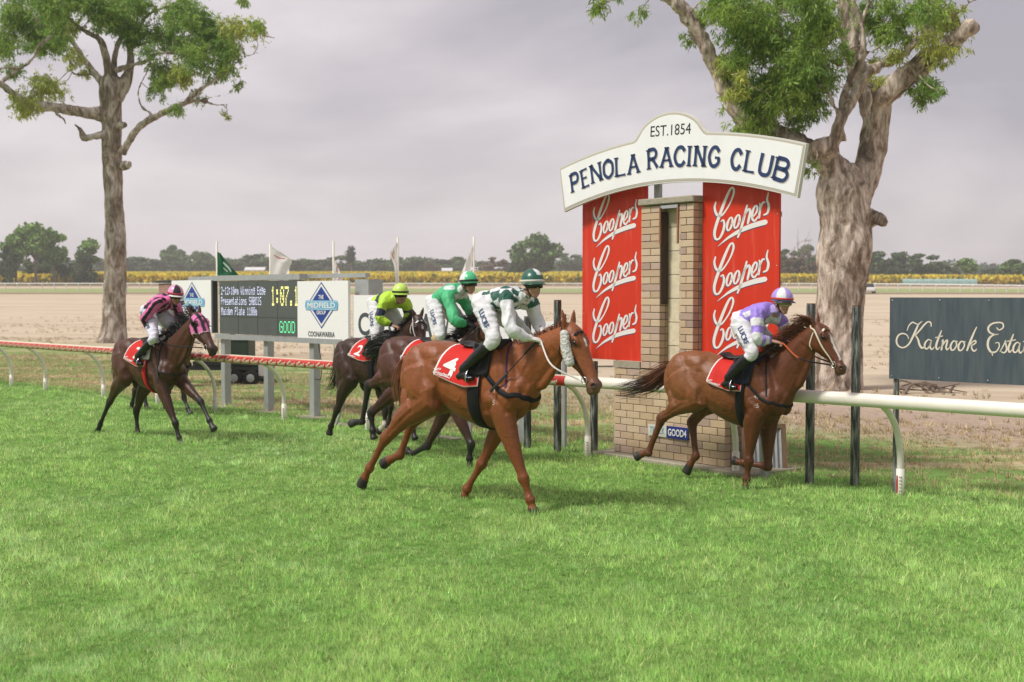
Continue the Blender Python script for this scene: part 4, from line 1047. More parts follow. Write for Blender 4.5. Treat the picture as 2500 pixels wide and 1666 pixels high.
board(sb, 'rear_beam', -1.6, 4.28, 2.455, 2.525, .24, .10, M_GALV)
board(sb, 'lower_beam', -.17, 3.95, 1.325, 1.415, .0, .10, M_GALV)
board(sb, 'control_box', 4.05, 4.42, 2.16, 2.42, .30, .3, M_GALV)
for x in (0, 1.496, 2.955):
    mb = MB(); mb.box((x, .09, .66), (.135, .135, 1.34)); mb.build('leg', M_GALV, sb)
    mb = MB(); mb.box((x, .09, .02), (.62, .5, .06)); o = mb.build('footing_pad', M_CONC, sb); bm_ = o.modifiers.new('b', 'BEVEL'); bm_.width = .02
V, F = tube([(3.12, .05, 1.33), (3.22, .04, 1.0), (3.2, .04, .72), (3.02, .05, .70)], .008, n=6, k=5)
mesh_obj('cable', V, F, M_PBLACK, sb, True)
M_SKY_B = mat('sponsor_sky_blue', (.13, .40, .60), rough=.5)
M_ROY = mat('sponsor_royal_blue', (.010, .045, .26), rough=.5)
def sponsor(parent, cx, cz, w, y, foot):
    """double diamond badge with a band"""
    def dia(r, zz, m, nm): 
        return mesh_obj(nm, [(cx, zz, cz + r * .50), (cx + r * .55, zz, cz), (cx, zz, cz - r * .50), (cx - r * .55, zz, cz)], [(0, 3, 2, 1)], m, parent)
    dia(w, y - .002, M_ROY, 'badge_outline'); dia(w * .93, y - .004, M_PWHITE, 'badge_ring'); dia(w * .80, y - .006, M_ROY, 'badge')
    for zz, hh, ww, m, nm in ((y - .008, .205, 1.20, M_SKY_B, 'badge_band'), (y - .0085, .175, 1.205, M_PWHITE, 'band_line'), (y - .009, .16, 1.20, M_SKY_B, 'badge_band')):
        P = []
        for sg in (-1, 1):
            for k in range(7):
                a = R(-90 + 180 * k / 6)
                P.append((cx + sg * (ww * w / 2 - .03 + .03 * math.cos(a)), zz, cz + sg * hh * w / 2 * math.sin(a)))
        mesh_obj(nm, P, [tuple(range(14))[::-1]], m, parent)
    letter_on(parent, 'MIDFIELD', cx, cz, 1.02 * w, .115 * w, y - .011, M_PWHITE)
    letter_on(parent, 'THE', cx, cz + .175 * w, .19 * w, .09 * w, y - .011, M_PWHITE)
    letter_on(parent, 'GROUP', cx, cz - .155 * w, .34 * w, .085 * w, y - .011, M_PWHITE)
    if foot: letter_on(parent, 'COONAWARRA', cx - .01, cz - .62 * w, .98 * w, .115 * w, y - .003, mat('letter_slate', (.06, .07, .075), rough=.6), True)
M_PANEL = mat('panel_white_grain', (.80, .79, .77), rough=.5, var=.05, vscale=60)
pr = board(sb, 'sponsor_panel', 2.632, 4.12, 1.385, 2.40, -.02, .05, M_PANEL)
sponsor(pr, 3.36, 1.985, .80, -.046, True)
pl_ = board(sb, 'sponsor_panel', -1.835, -.30, 1.43, 2.45, -.02, .05, M_PANEL)
sponsor(pl_, -1.02, 2.02, .80, -.046, False)
board(sb, 'sponsor_panel_edge', -.298, -.255, 1.43, 2.44, .02, .10, mat('dark_edge', (.05, .05, .05)))

# white hoarding to its right
wb0 = np.array([-5.5424, 23.4413, 0]) + np.array([.69180, -.72209, 0]) * 4.14 + np.array([.72209, .69180, 0]) * .06
wb = empty('white_hoarding', tuple(wb0), math.atan2(-.72209, .69180), 'long white hoarding with slate capital letters behind the green riders', 'hoarding')
hp = board(wb, 'panel', 0, 4.15, 1.30, 2.155, 0, .04, M_PANEL)
for k, ch in enumerate('COONAWARRA'):
    letter_on(hp, ch, .30 + k * .40, 1.68, .31, .38, -.0225, mat('letter_slate', (.06, .07, .075), rough=.6), True)
for x in (.25, 1.5, 2.8, 4.0):
    mb = MB(); mb.box((x, .06, 1.0), (.09, .07, 2.1)); mb.build('leg', M_GALV, wb)
    mb = MB(); mb.tube([(x, -.05, 1.25), (x - .02, -.55, .02)], .022, n=8, k=1); mb.build('brace', M_GALV, wb, True)
    mb = MB(); mb.box((x - .1, -.35, .02), (.7, .22, .05)); mb.build('footing_pad', M_CONC, wb)
# small red and white board before the winning post
sr = empty('small_board', (.02, 17.75, 0), RAIL_RZ, 'small red, black and white board between the dark posts', 'sign')
board(sr, 'red_panel', .0, .30, 1.35, 1.79, 0, .03, M_RED); board(sr, 'black_strip', .302, .36, 1.35, 1.79, 0, .03, M_PBLACK); board(sr, 'white_panel', .362, 1.05, 1.35, 1.785, 0, .03, M_PANEL)
for x in (.1, .95): 
    mb = MB(); mb.box((x, .05, .8), (.05, .05, 1.7)); mb.build('leg', M_GALV, sr)

# ------------------------------------------------------------------ flags on poles
def flag(px_, py_, h, pts, colr, lab, marks=()):
    f = empty('flag_pole', (px_, py_, 0), 0, lab, 'flag', 'advertising flags behind the scoreboard')
    V, F = tube([(0, 0, -.1), (0, 0, h)], .030, n=10, k=1, cap=.2)
    mesh_obj('pole', V, F, M_POSTW, f, True)
    # pts: rows of (hoist xz, fly xz) from top to bottom
    A, B = crom([p[0] for p in pts], 6), crom([p[1] for p in pts], 6)
    nu = 14
    V = []
    for i, (a, b) in enumerate(zip(A, B)):
        for j in range(nu + 1):
            u = j / nu
            p = a * (1 - u) + b * u
            V.append((p[0], -.03 + .045 * u * math.sin(u * 9 + i * .5), p[1]))
    F = [(i * (nu + 1) + j, i * (nu + 1) + j + 1, (i + 1) * (nu + 1) + j + 1, (i + 1) * (nu + 1) + j) for i in range(len(A) - 1) for j in range(nu)]
    o = mesh_obj('flag', V, F, mat('flag_' + '_'.join('%d' % int(99 * c) for c in colr), tuple(min(.88, c * 1.2) for c in colr), rough=.8, trans=.35), f, True)
    if marks:
        V, F = pen(marks)
        mesh_obj('flag_print', np.c_[V[:, 0], np.full(len(V), -.10), V[:, 1]], F, mat('flag_red_print', (.45, .08, .07), rough=.8) if sum(colr) > 1 else mat('flag_pale_print', (.5, .58, .5), rough=.8), o)
    return f
FY = 33.5
fx = lambda u: (u - 1250) / 3000 * FY
flag(fx(531), FY, 3.62, [((.02, 3.34), (.10, 3.30)), ((.02, 3.05), (.40, 2.92)), ((.02, 2.80), (.66, 2.62)), ((.02, 2.72), (.62, 2.60)), ((.10, 2.62), (.30, 2.60))], (.012, .11, .05), 'dark green flag drooping from the leftmost pole', [[(.2, 3.05, .03), (.26, 2.98, .05), (.34, 2.9, .05), (.40, 2.8, .03)], [(.2, 2.9, .02), (.3, 2.8, .03)]])
flag(fx(661), FY, 3.55, [((.02, 3.50), (.06, 3.46)), ((.02, 3.40), (.56, 3.14)), ((.02, 3.0), (.52, 2.9)), ((.03, 2.5), (.50, 2.5)), ((.04, 2.2), (.48, 2.25))], (.72, .70, .70), 'wide white flag with red print above the scoreboard middle', [[(.12, 3.25, .02), (.25, 3.17, .03), (.42, 3.15, .02)], [(.40, 2.75, .02), (.34, 2.6, .03), (.42, 2.48, .02)]])
flag(fx(815), FY, 3.62, [((.02, 3.1), (.08, 3.05)), ((.02, 2.9), (.20, 2.75)), ((.02, 2.6), (.26, 2.5)), ((.02, 2.3), (.24, 2.2))], (.72, .70, .70), 'narrow white flag with red print over the right sponsor panel', [[(.12, 2.95, .02), (.1, 2.8, .02)], [(.2, 2.66, .02), (.13, 2.55, .025), (.2, 2.45, .02)]])
flag(fx(972), FY, 3.72, [((-.02, 3.62), (-.06, 3.55)), ((-.02, 3.4), (-.21, 3.28)), ((-.02, 3.1), (-.12, 3.0)), ((-.02, 2.7), (-.06, 2.6)), ((-.02, 2.3), (-.12, 2.2))], (.72, .70, .70), 'furled white flag twisted round the pole above the lime cap', [[(-.10, 3.35, .02), (-.14, 3.25, .025), (-.1, 3.15, .02)]])
flag(fx(1157), FY, 3.74, [((-.02, 3.55), (-.08, 3.40)), ((-.02, 3.35), (-.22, 3.05)), ((-.04, 3.0), (-.34, 2.75)), ((-.12, 2.7), (-.42, 2.5)), ((-.2, 2.4), (-.44, 2.25))], (.72, .70, .70), 'white flag swept left from the rightmost pole', ())

# ------------------------------------------------------------------ small things behind the rail
def trailer(loc, rz, lab):
    t = empty('generator_trailer', loc, rz, lab, 'trailer')
    mb = MB(); mb.box((.1, 0, .42), (1.9, .7, .10)); mb.box((.1, 0, .53), (1.7, .72, .10)); mb.build('chassis', mat('trailer_black', (.012, .014, .014), rough=.6), t)
    mb = MB(); mb.box((.28, 0, .84), (.62, .62, .5)); o = mb.build('engine_box', mat('trailer_dark_green', (.018, .035, .022), rough=.5), t); bm_ = o.modifiers.new('b', 'BEVEL'); bm_.width = .02
    mb = MB(); mb.box((.28, 0, 1.10), (.66, .66, .025)); mb.build('lid', M_GALV, t)
    mb = MB(); mb.box((.12, 0, 1.18), (.09, .09, .13)); mb.build('exhaust', M_PBLACK, t)
    for y in (-.38, .38):
        for x in (.28, .68):
            V, F = tube([(x, y - .07, .19), (x, y + .07, .19)], .19, n=20, k=1, cap=.1); w = mesh_obj('wheel', V, F, mat('tyre', (.012, .012, .012), rough=.85), t, True)
            V, F = tube([(x, y - .085, .19), (x, y + .085, .19)], .10, n=14, k=1, cap=.1); mesh_obj('rim', V, F, M_GALV, w, True)
    mb = MB(); mb.box((1.0, -.36, .42), (.30, .02, .36)); mb.build('mudguard', mat('mudguard_grey', (.42, .38, .38), rough=.7), t)
    mb = MB(); mb.box((-.55, -.37, .62), (.10, .02, .08)); mb.build('tail_light', mat('tail_light_red', (.4, .03, .02), rough=.3), t)
    mb = MB(); mb.box((-1.0, 0, .40), (.5, .07, .07)); mb.build('drawbar', M_PBLACK, t)
    return t
trailer((-6.85, 29.6, 0), R(-4), 'black generator trailer parked behind the scoreboard legs')
trailer((3.05, 36.0, 0), R(8), 'dark trailer seen through the gap under the left red panel')
hut = empty('brick_pillar', (-7.97, 28.35, 0), math.atan2(-.72209, .69180), 'pink brick pillar with a dark cap behind the left sponsor panel', 'pillar')
def brickwall_mat():
    m = bpy.data.materials.new('pink_brickwork'); m.use_nodes = True
    N, L = m.node_tree.nodes, m.node_tree.links
    t = N.new('ShaderNodeTexBrick'); tc = N.new('ShaderNodeTexCoord')
    t.inputs['Color1'].default_value = (.36, .19, .15, 1); t.inputs['Color2'].default_value = (.30, .15, .12, 1); t.inputs['Mortar'].default_value = (.42, .32, .27, 1)
    t.inputs['Scale'].default_value = 4.2; t.inputs['Mortar Size'].default_value = .015
    mp = N.new('ShaderNodeMapping'); mp.inputs['Rotation'].default_value = (R(90), 0, 0)
    L.new(tc.outputs['Object'], mp.inputs['Vector']); L.new(mp.outputs['Vector'], t.inputs['Vector'])
    L.new(t.outputs['Color'], N['Principled BSDF'].inputs['Base Color']); N['Principled BSDF'].inputs['Roughness'].default_value = .9
    return m
mb = MB(); mb.box((0, .1, 1.2), (.72, .2, 2.46)); mb.build('wall', brickwall_mat(), hut)
mb = MB(); mb.box((0, .1, 2.47), (.80, .28, .06)); mb.build('cap', mat('hut_roof', (.04, .04, .042), rough=.7), hut)

# ------------------------------------------------------------------ the two river red gums
def leaf_cloud(rng, centres, per, ll, lw, droop=.75, pend=1.0):
    """lanceolate leaves hung in sprays: centres rows (x,y,z,r); returns V, F(tri pairs), per-leaf index"""
    Ps, Ds, Ls, ids = [], [], [], []
    for k, (x, y, z, r, *_) in enumerate(centres):
        n = int(per * r * r)
        ns = max(3, n // 16)
        # sprays: short twigs inside the clump
        o = rng.normal(0, .45, (ns, 3)) * r
        o[:, 2] *= .8
        sp = np.array([x, y, z]) + o
        sd = nrm(rng.normal(0, 1, (ns, 3)) + np.array([0, 0, -.35]) + nrm(o) * .8)
        for a, b in zip(sp, sd):
            m = rng.integers(9, 24)
            t = rng.random(m)[:, None]
            p = a + b * t * r * .42 + rng.normal(0, .035, (m, 3)) + np.array([0, 0, -.10]) * (t ** 2) * r
            dd = nrm(b * .4 + rng.normal(0, .55, (m, 3)) + np.array([0, 0, -droop]))
            Ps.append(p); Ds.append(dd); Ls.append(ll * (.6 + .7 * rng.random(m))); ids.append(np.full(m, k))
    P, D, L_, I = np.vstack(Ps), np.vstack(Ds), np.concatenate(Ls), np.concatenate(ids)
    S = nrm(np.cross(D, rng.normal(0, 1, D.shape)))
    w = (lw * (.7 + .6 * rng.random(len(P))))[:, None]
    Lc = L_[:, None]
    V = np.stack([P, P + D * Lc * .45 + S * w, P + D * Lc, P + D * Lc * .45 - S * w], 1).reshape(-1, 3)
    F = np.arange(len(V)).reshape(-1, 4)
    return V, F, I

M_LEAF = mat('gum_leaf', attr=True, rough=.5, spec=.3, trans=.5)
def bark(name, c1, c2, c3, sc):
    m = bpy.data.materials.new(name); m.use_nodes = True
    N, L = m.node_tree.nodes, m.node_tree.links
    b = N['Principled BSDF']; b.inputs['Roughness'].default_value = .9; b.inputs['Specular IOR Level'].default_value = .15
    tc = N.new('ShaderNodeTexCoord')
    def noise(s, st, d=6, r=.65, dist=0):
        mp = N.new('ShaderNodeMapping'); mp.inputs['Scale'].default_value = st
        L.new(tc.outputs['Object'], mp.inputs['Vector'])
        t = N.new('ShaderNodeTexNoise'); t.inputs['Scale'].default_value = s; t.inputs['Detail'].default_value = d; t.inputs['Roughness'].default_value = r; t.inputs['Distortion'].default_value = dist
        L.new(mp.outputs['Vector'], t.inputs['Vector'])
        return t.outputs['Fac']
    a = noise(2.6 * sc, (1, 1, .50), 8, .68, .9)
    f = noise(13 * sc, (1, 1, .20), 8, .75, .4)
    g = noise(.5, (1, 1, .6), 3)
    r = N.new('ShaderNodeValToRGB'); L.new(a, r.inputs['Fac'])
    e = r.color_ramp.elements
    e[0].position, e[0].color = .40, (*c1, 1)
    e[1].position, e[1].color = .60, (*c3, 1)
    q = r.color_ramp.elements.new(.475); q.color = (*c2, 1)
    q = r.color_ramp.elements.new(.53); q.color = (*[(x + y) / 2 for x, y in zip(c2, c3)], 1)
    r2 = N.new('ShaderNodeMapRange'); r2.inputs['From Min'].default_value = .34; r2.inputs['From Max'].default_value = .62; r2.inputs['To Min'].default_value = .52; r2.inputs['To Max'].default_value = 1.30
    L.new(f, r2.inputs['Value'])
    v = N.new('ShaderNodeVectorMath'); v.operation = 'SCALE'
    L.new(r.outputs['Color'], v.inputs[0]); L.new(r2.outputs['Result'], v.inputs['Scale'])
    L.new(v.outputs['Vector'], b.inputs['Base Color'])
    bp = N.new('ShaderNodeBump'); bp.inputs['Strength'].default_value = .6; bp.inputs['Distance'].default_value = .05
    L.new(f, bp.inputs['Height']); L.new(bp.outputs['Normal'], b.inputs['Normal'])
    return m

def gum(base, limbs, clumps, label, seed, mt, voxel, per, ll, lw, dirs, twig_r, rough=.03, slim=.86):
    rng = np.random.default_rng(seed)
    root = empty('gum_tree', (base[0], base[1], float(terrain(base[0], base[1]))), 0, label, 'tree', 'old gum trees by the track')
    parts = []
    allp = []
    for L_ in limbs:
        P = np.array(L_)
        P[:, 3] *= slim if L_ is not limbs[0] else (slim + .06)
        parts.append(tube(P[:, :3], np.maximum(P[:, 3], .02), None, side=(0, 1, 0.01), n=14, k=4, cap=.5))
        c = crom(P[:, :3], 5)
        allp.append(c)
    allp = np.vstack(allp)
    big = np.array(limbs[0])
    def disp(P):
        rr = np.clip(np.interp(P[:, 2], big[::-1, 2] if big[0, 2] > big[-1, 2] else big[:, 2], big[:, 3]), .05, 1)
        return rough * fbm(P * np.array([5, 5, 1.3]), 3, seed) * sstep(.03, .35, rr) + .35 * rough * vnoise(P * np.array([14, 14, 3.5]), seed + 1)
    sculpt('trunk', parts, voxel, 3, mt, root, None, disp)
    # depth for each clump: hang it near the closest limb with a spread in depth
    cs = []
    for x, z, r, yel in clumps:
        d = np.hypot(allp[:, 0] - x, allp[:, 2] - z)
        j = int(np.argmin(d))
        y = allp[j, 1] + rng.normal(0, dirs)
        for q in range(2 if r > .45 else 1):
            cs.append((x + rng.normal(0, r * .18), y + (q - .5) * r * .9 + rng.normal(0, r * .3), z + rng.normal(0, r * .18), r * (.95 if q == 0 else .8), yel))
    # extra depth: crown goes on towards and away from the viewer
    for x, z, r, yel in clumps[::2]:
        cs.append((x + rng.normal(0, r * .6), rng.normal(0, dirs * 2.2), z + rng.normal(0, r * .4), r * .7, yel))
    tw = []
    for x, y, z, r, yel in cs:
        d = np.linalg.norm(allp - np.array([x, y, z]), axis=1)
        p = allp[int(np.argmin(d))]
        m = (p + np.array([x, y, z])) / 2 + rng.normal(0, .12, 3)
        tw.append(tube([p, m, (x, y, z)], [twig_r * 1.3, twig_r, twig_r * .5], n=5, k=3, cap=.2))
        for _ in range(4):
            e = np.array([x, y, z]) + rng.normal(0, .55, 3) * r
            tw.append(tube([(x, y, z), (np.array([x, y, z]) + e) / 2 + rng.normal(0, .05, 3), e], [twig_r * .6, twig_r * .45, twig_r * .2], n=4, k=2, cap=.2))
    mb = MB()
    for V, F in tw: mb.add(V, F)
    t_ = mb.build('twigs', mt, root, True)
    t_['kind'] = 'stuff'
    V, F, I = leaf_cloud(rng, cs, per, ll, lw)
    g = np.array([.31, .44, .085]); y_ = np.array([.54, .54, .13]); dk = np.array([.15, .29, .06])
    yel = np.array([c[4] for c in cs])[I][:, None]
    n = len(F)
    sh = np.clip(.5 + .5 * vnoise(V[::4] * 1.6, seed), 0, 1)[:, None]
    c = dk * (1 - sh) + g * sh
    w = np.clip(yel * .55 + .25 * (rng.random((n, 1)) < .2), 0, 1)
    c = c * (1 - w) + y_ * w
    c = c * (1 + .3 * rng.normal(0, 1, (n, 1))).clip(.45, 1.8)
    o = fast_mesh('crown', V, F, M_LEAF, root, np.repeat(c, 4, 0))
    o['kind'] = 'stuff'
    return root
gum(LT_BASE, LT_LIMBS, LT_CLUMPS, 'tall spreading gum tree behind the bay horse, left of the scoreboard', 3, bark('grey_gum_bark', (.16, .125, .095), (.27, .215, .165), (.48, .43, .38), .9), .06, 3700, .17, .019, .7, .016, .05, .76)
gum(RT_BASE, RT_LIMBS, RT_CLUMPS, 'massive forked gum tree right of the arched sign', 8, bark('ridged_gum_bark', (.16, .12, .09), (.32, .25, .195), (.60, .51, .43), 1.1), .038, 6300, .14, .0135, .5, .014, .075)

# fallen branches by its foot
lg = empty('fallen_branch', (9.0, 26.6, 0), .3, 'dead fallen branches lying on the dry verge beside the big gum', 'branch')
mb = MB()
for k in range(9):
    a, b = random.uniform(-1, 1), random.uniform(-.4, .4)
    mb.tube([(a, b, .03), (a + random.uniform(-.4, .4), b + .2, random.uniform(.1, .35)), (a + random.uniform(-.9, .9), b + random.uniform(-.3, .3), random.uniform(.02, .25))], [.035, .025, .012], n=6, k=4)
mb.build('branch_wood', mat('dead_wood', (.16, .12, .09), rough=.9, var=.3, vscale=10), lg, True)

# ------------------------------------------------------------------ far side: rail, vineyard, trees
M_FARW = mat('far_fence_white', (.72, .70, .67), rough=.5)
ff = empty('far_running_rail', (0, 0, 0), 0, 'thin white running rail across the far side of the course', 'rail')
fp = np.array([(-125, 196), (-60, 197), (40, 196), (62, 188), (74, 172), (82, 150)], float)
fp = crom(fp, 10)
P3 = np.c_[fp, terrain(fp[:, 0], fp[:, 1])]
V, F = tube(P3 + np.array([0, 0, 1.12]), .09, .10, side=(0, 0, 1), n=8, k=1, cap=.1)
mesh_obj('rail', V, F, M_FARW, ff, True)
seg = np.r_[0, np.cumsum(np.linalg.norm(np.diff(fp, axis=0), axis=1))]
V, F = tube([(0, 0, -.1), (0, 0, .6), (0, -.1, .95), (0, -.25, 1.1)], .075, n=6, k=2, cap=.1)
me0 = None
for q in np.arange(1, seg[-1], 1.95):
    x, y = np.interp(q, seg, fp[:, 0]), np.interp(q, seg, fp[:, 1])
    if abs(x) > .46 * y + 3: continue
    if me0 is None: o = mesh_obj('post', V, F, M_FARW, ff, True); me0 = o.data
    else: o = link(bpy.data.objects.new('post', me0), ff)
    o.location = (x, y, float(terrain(x, y)))

def vine_mesh(L_, seed):
    rng = np.random.default_rng(seed)
    n = int(L_ * 44)
    x = (rng.random(n) - .5) * L_
    z = .35 + 1.35 * rng.random(n) ** .8
    y = rng.normal(0, .28, n)
    P = np.c_[x, y, z]
    D, S = nrm(rng.normal(0, 1, (n, 3))), None
    S = nrm(np.cross(D, rng.normal(0, 1, (n, 3))))
    sz = (.18 + .17 * rng.random(n))[:, None]
    V = np.stack([P - D * sz - S * sz, P + D * sz - S * sz, P + D * sz + S * sz, P - D * sz + S * sz], 1).reshape(-1, 3)
    m = np.clip(.5 + .6 * vnoise(P * np.array([.09, 1, 1]), seed) + .25 * rng.normal(0, 1, n), 0, 1)[:, None]
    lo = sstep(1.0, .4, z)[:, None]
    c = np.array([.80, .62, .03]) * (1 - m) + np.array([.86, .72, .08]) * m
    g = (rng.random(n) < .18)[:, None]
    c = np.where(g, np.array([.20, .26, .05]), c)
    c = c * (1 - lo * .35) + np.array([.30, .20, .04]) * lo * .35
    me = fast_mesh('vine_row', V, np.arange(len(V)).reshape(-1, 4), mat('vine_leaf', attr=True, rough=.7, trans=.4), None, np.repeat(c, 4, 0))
    return me
vm = [vine_mesh(150, 41 + k) for k in range(3)]
for o in vm: COL.objects.unlink(o)
k = 0
for y in np.r_[np.arange(268, 300, 5.0), np.arange(304, 440, 9.0)]:
    for x in (-150, 0, 150):
        if abs(x) - 75 > .44 * y: continue
        if x == 150 and y > 285: continue
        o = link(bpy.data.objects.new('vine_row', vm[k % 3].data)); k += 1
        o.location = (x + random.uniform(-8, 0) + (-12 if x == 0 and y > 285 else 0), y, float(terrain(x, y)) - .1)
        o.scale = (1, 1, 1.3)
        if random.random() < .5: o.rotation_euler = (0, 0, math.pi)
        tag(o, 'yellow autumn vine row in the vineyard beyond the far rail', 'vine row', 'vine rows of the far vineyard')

M_FLEAF = mat('far_leaf', attr=True, rough=.8, trans=.2)
M_FTRUNK = mat('far_trunk', (.24, .19, .16), rough=.9, var=.2, vscale=2)
def far_tree_mesh(seed, shape, colr, bare=False):
    rng = np.random.default_rng(seed)
    th, tr, cr, ch, nc = shape      # trunk height, trunk r, crown radius, crown height, clumps (unit tree height 10)
    V, F = MB().V, []
    mb = MB()
    mb.tube([(0, 0, -1), (rng.normal(0, .1), 0, th * .6), (rng.normal(0, .2), 0, th)], [tr * 1.3, tr, tr * .8], n=7, k=3, cap=.1)
    cs = []
    for k_ in range(nc):
        a = rng.random() * 2 * math.pi; q = rng.random() ** .5
        z = th * .8 + (ch + th * .2) * (rng.random() * .95)
        w = math.sin(min(1, max(.12, (z - th) / ch * .85 + .12)) * math.pi) ** .55
        c = np.array([math.cos(a) * cr * q * w, math.sin(a) * cr * q * w, z])
        cs.append((*c, .9 + .7 * rng.random()))
        mb.tube([(0, 0, th * .75), tuple(c * .5 + np.array([0, 0, th * .45])), tuple(c)], [tr * .5, tr * .35, tr * .12], n=5, k=2, cap=.1)
    P, C_ = [], []
    for x, y, z, r in cs:
        n = int(110 if not bare else 0)
        o = rng.normal(0, 1, (n, 3)); o = nrm(o) * (rng.random((n, 1)) ** .45) * r * np.array([1.1, 1.1, .75])
        P.append(np.array([x, y, z]) + o)
        C_.append(np.tile(np.array(colr) * (.75 + .5 * rng.random()), (n, 1)))
    tm = mb
    if bare:
        for _ in range(60):
            c = cs[rng.integers(len(cs))]; e = np.array(c[:3]) + rng.normal(0, 1.0, 3) + np.array([0, 0, .6])
            tm.tube([c[:3], (np.array(c[:3]) + e) / 2 + rng.normal(0, .15, 3), e], [.06, .045, .02], n=4, k=2, cap=.1)
        return tm, None, None
    P, C_ = np.vstack(P), np.vstack(C_)
    n = len(P)
    D = nrm(rng.normal(0, 1, (n, 3))); S = nrm(np.cross(D, rng.normal(0, 1, (n, 3))))
    sz = (.17 + .17 * rng.random(n))[:, None]
    Vv = np.stack([P - D * sz * 1.3, P + S * sz, P + D * sz * 1.3, P - S * sz], 1).reshape(-1, 3)
    C_ = C_ * (1 + .3 * rng.normal(0, 1, (n, 1))).clip(.4, 1.8)
    return tm, Vv, np.repeat(C_, 4, 0)
TV = {}
def far_tree(kind, u, top, dist, width, label, group=None):
    """u: bearing (x/y), top height above its base, crown width in metres"""
    SH = {'gum': ((3.6, .28, 3.1, 6.0, 26), (.085, .14, .05)), 'tall': ((5.2, .22, 2.4, 4.6, 20), (.19, .32, .07)), 'round': ((2.6, .40, 4.6, 6.8, 46), (.11, .19, .05)), 'bush': ((1.0, .25, 4.4, 8.5, 40), (.07, .11, .04)),
          'pine': ((4.8, .22, 1.6, 5.0, 10), (.040, .065, .035)), 'brown': ((.8, .2, 4.6, 8.0, 30), (.16, .115, .07)), 'bare': ((2.5, .25, 3.6, 6.5, 26), (0, 0, 0))}
    vs_ = TV.setdefault(kind, [])
    if len(vs_) < 3:
        tm, Vv, Cc = far_tree_mesh(100 + len(vs_) * 7 + len(kind), *SH[kind], bare=kind == 'bare')
        r_ = empty('tree', (0, 0, 0))
        tm.build('trunk', M_FTRUNK, r_, True)
        if Vv is not None:
            o = fast_mesh('crown', Vv, np.arange(len(Vv)).reshape(-1, 4), M_FLEAF, r_, Cc)
            o['kind'] = 'stuff'
        vs_.append(r_)
    else:
        src = vs_[random.randrange(3)]
        r_ = copy_tree(src)
    x, y = u * dist, dist
    r_.location = (x, y, float(terrain(x, y)))
    sx = width / (2 * SH[kind][0][2] + 1.6)
    r_.scale = (sx, sx, top / (SH[kind][0][0] + SH[kind][0][3] + .6))
    r_.rotation_euler = (0, 0, random.uniform(0, 6.28))
    tag(r_, label, 'tree', group or 'trees beyond the vineyard')
def ft(kind, px_, ytop, wpx, dist, label, group=None):
    x = (px_ - 1250) / 3000
    z = 2.15 + (722 - ytop) * dist / 3000
    far_tree(kind, x, z - float(terrain(x * dist, dist)), dist, wpx * dist / 3000, label, group)
G1 = 'roadside trees at the left edge of the vineyard'
ft('tall', 88, 541, 95, 262, 'tallest of the slender green trees at the left edge of the vineyard', G1)
ft('tall', 132, 552, 75, 264, 'slender green tree just right of the tallest one at the far left', G1)
ft('tall', 40, 572, 80, 258, 'leftmost slender green tree before the vineyard', G1)
ft('bush', 22, 600, 60, 256, 'low bushy tree at the very left edge', G1)
ft('gum', 155, 622, 60, 268, 'small dark tree right of the slender left trees', G1)
ft('tall', 212, 578, 75, 266, 'green tree half hidden behind the big left trunk', G1)
ft('bush', 205, 610, 70, 262, 'round green bush beside the big left trunk', G1)
ft('gum', 100, 620, 90, 275, 'dark green tree under the slender left trees', G1)
FARL = 'dark gum tree in the distant tree line behind the vineyard'
for px_, yt, w, kd in [(330, 626, 80, 'gum'), (372, 632, 70, 'bush'), (412, 618, 80, 'gum'), (427, 597, 62, 'round'), (470, 622, 70, 'gum'), (490, 614, 60, 'round'), (535, 628, 70, 'gum'), (575, 632, 80, 'bush'), (618, 618, 90, 'gum'), (655, 628, 70, 'round'), (700, 632, 80, 'gum'),
                       (745, 632, 60, 'round'), (775, 634, 70, 'bush'), (830, 622, 80, 'gum'), (880, 636, 70, 'bush'), (925, 632, 80, 'gum'), (965, 630, 60, 'round'), (1005, 626, 70, 'gum'), (1045, 636, 80, 'bush'), (1085, 632, 70, 'gum'), (1122, 626, 60, 'round'), (1160, 634, 80, 'gum'),
                       (1390, 616, 70, 'gum'), (1420, 628, 70, 'round'), (1460, 622, 90, 'gum'), (280, 632, 80, 'gum'), (240, 630, 80, 'bush'), (180, 634, 80, 'gum'), (20, 636, 80, 'gum'), (-40, 630, 90, 'gum')]:
    ft(kd, px_, yt, w * 1.25, 470 + random.uniform(0, 40), FARL, 'distant tree line behind the vineyard')
ft('pine', 858, 600, 34, 455, 'thin tall pine standing above the distant tree line')
ft('brown', 1205, 626, 85, 440, 'round olive brown tree left of the big round tree')
ft('brown', 1045, 640, 60, 450, 'low brown bush behind the green cap')
ft('round', 1308, 571, 138, 330, 'big round green tree left of the red panels')
ft('bush', 1262, 640, 60, 332, 'green bush at the foot of the big round tree')
G2 = 'trees right of the winning post'
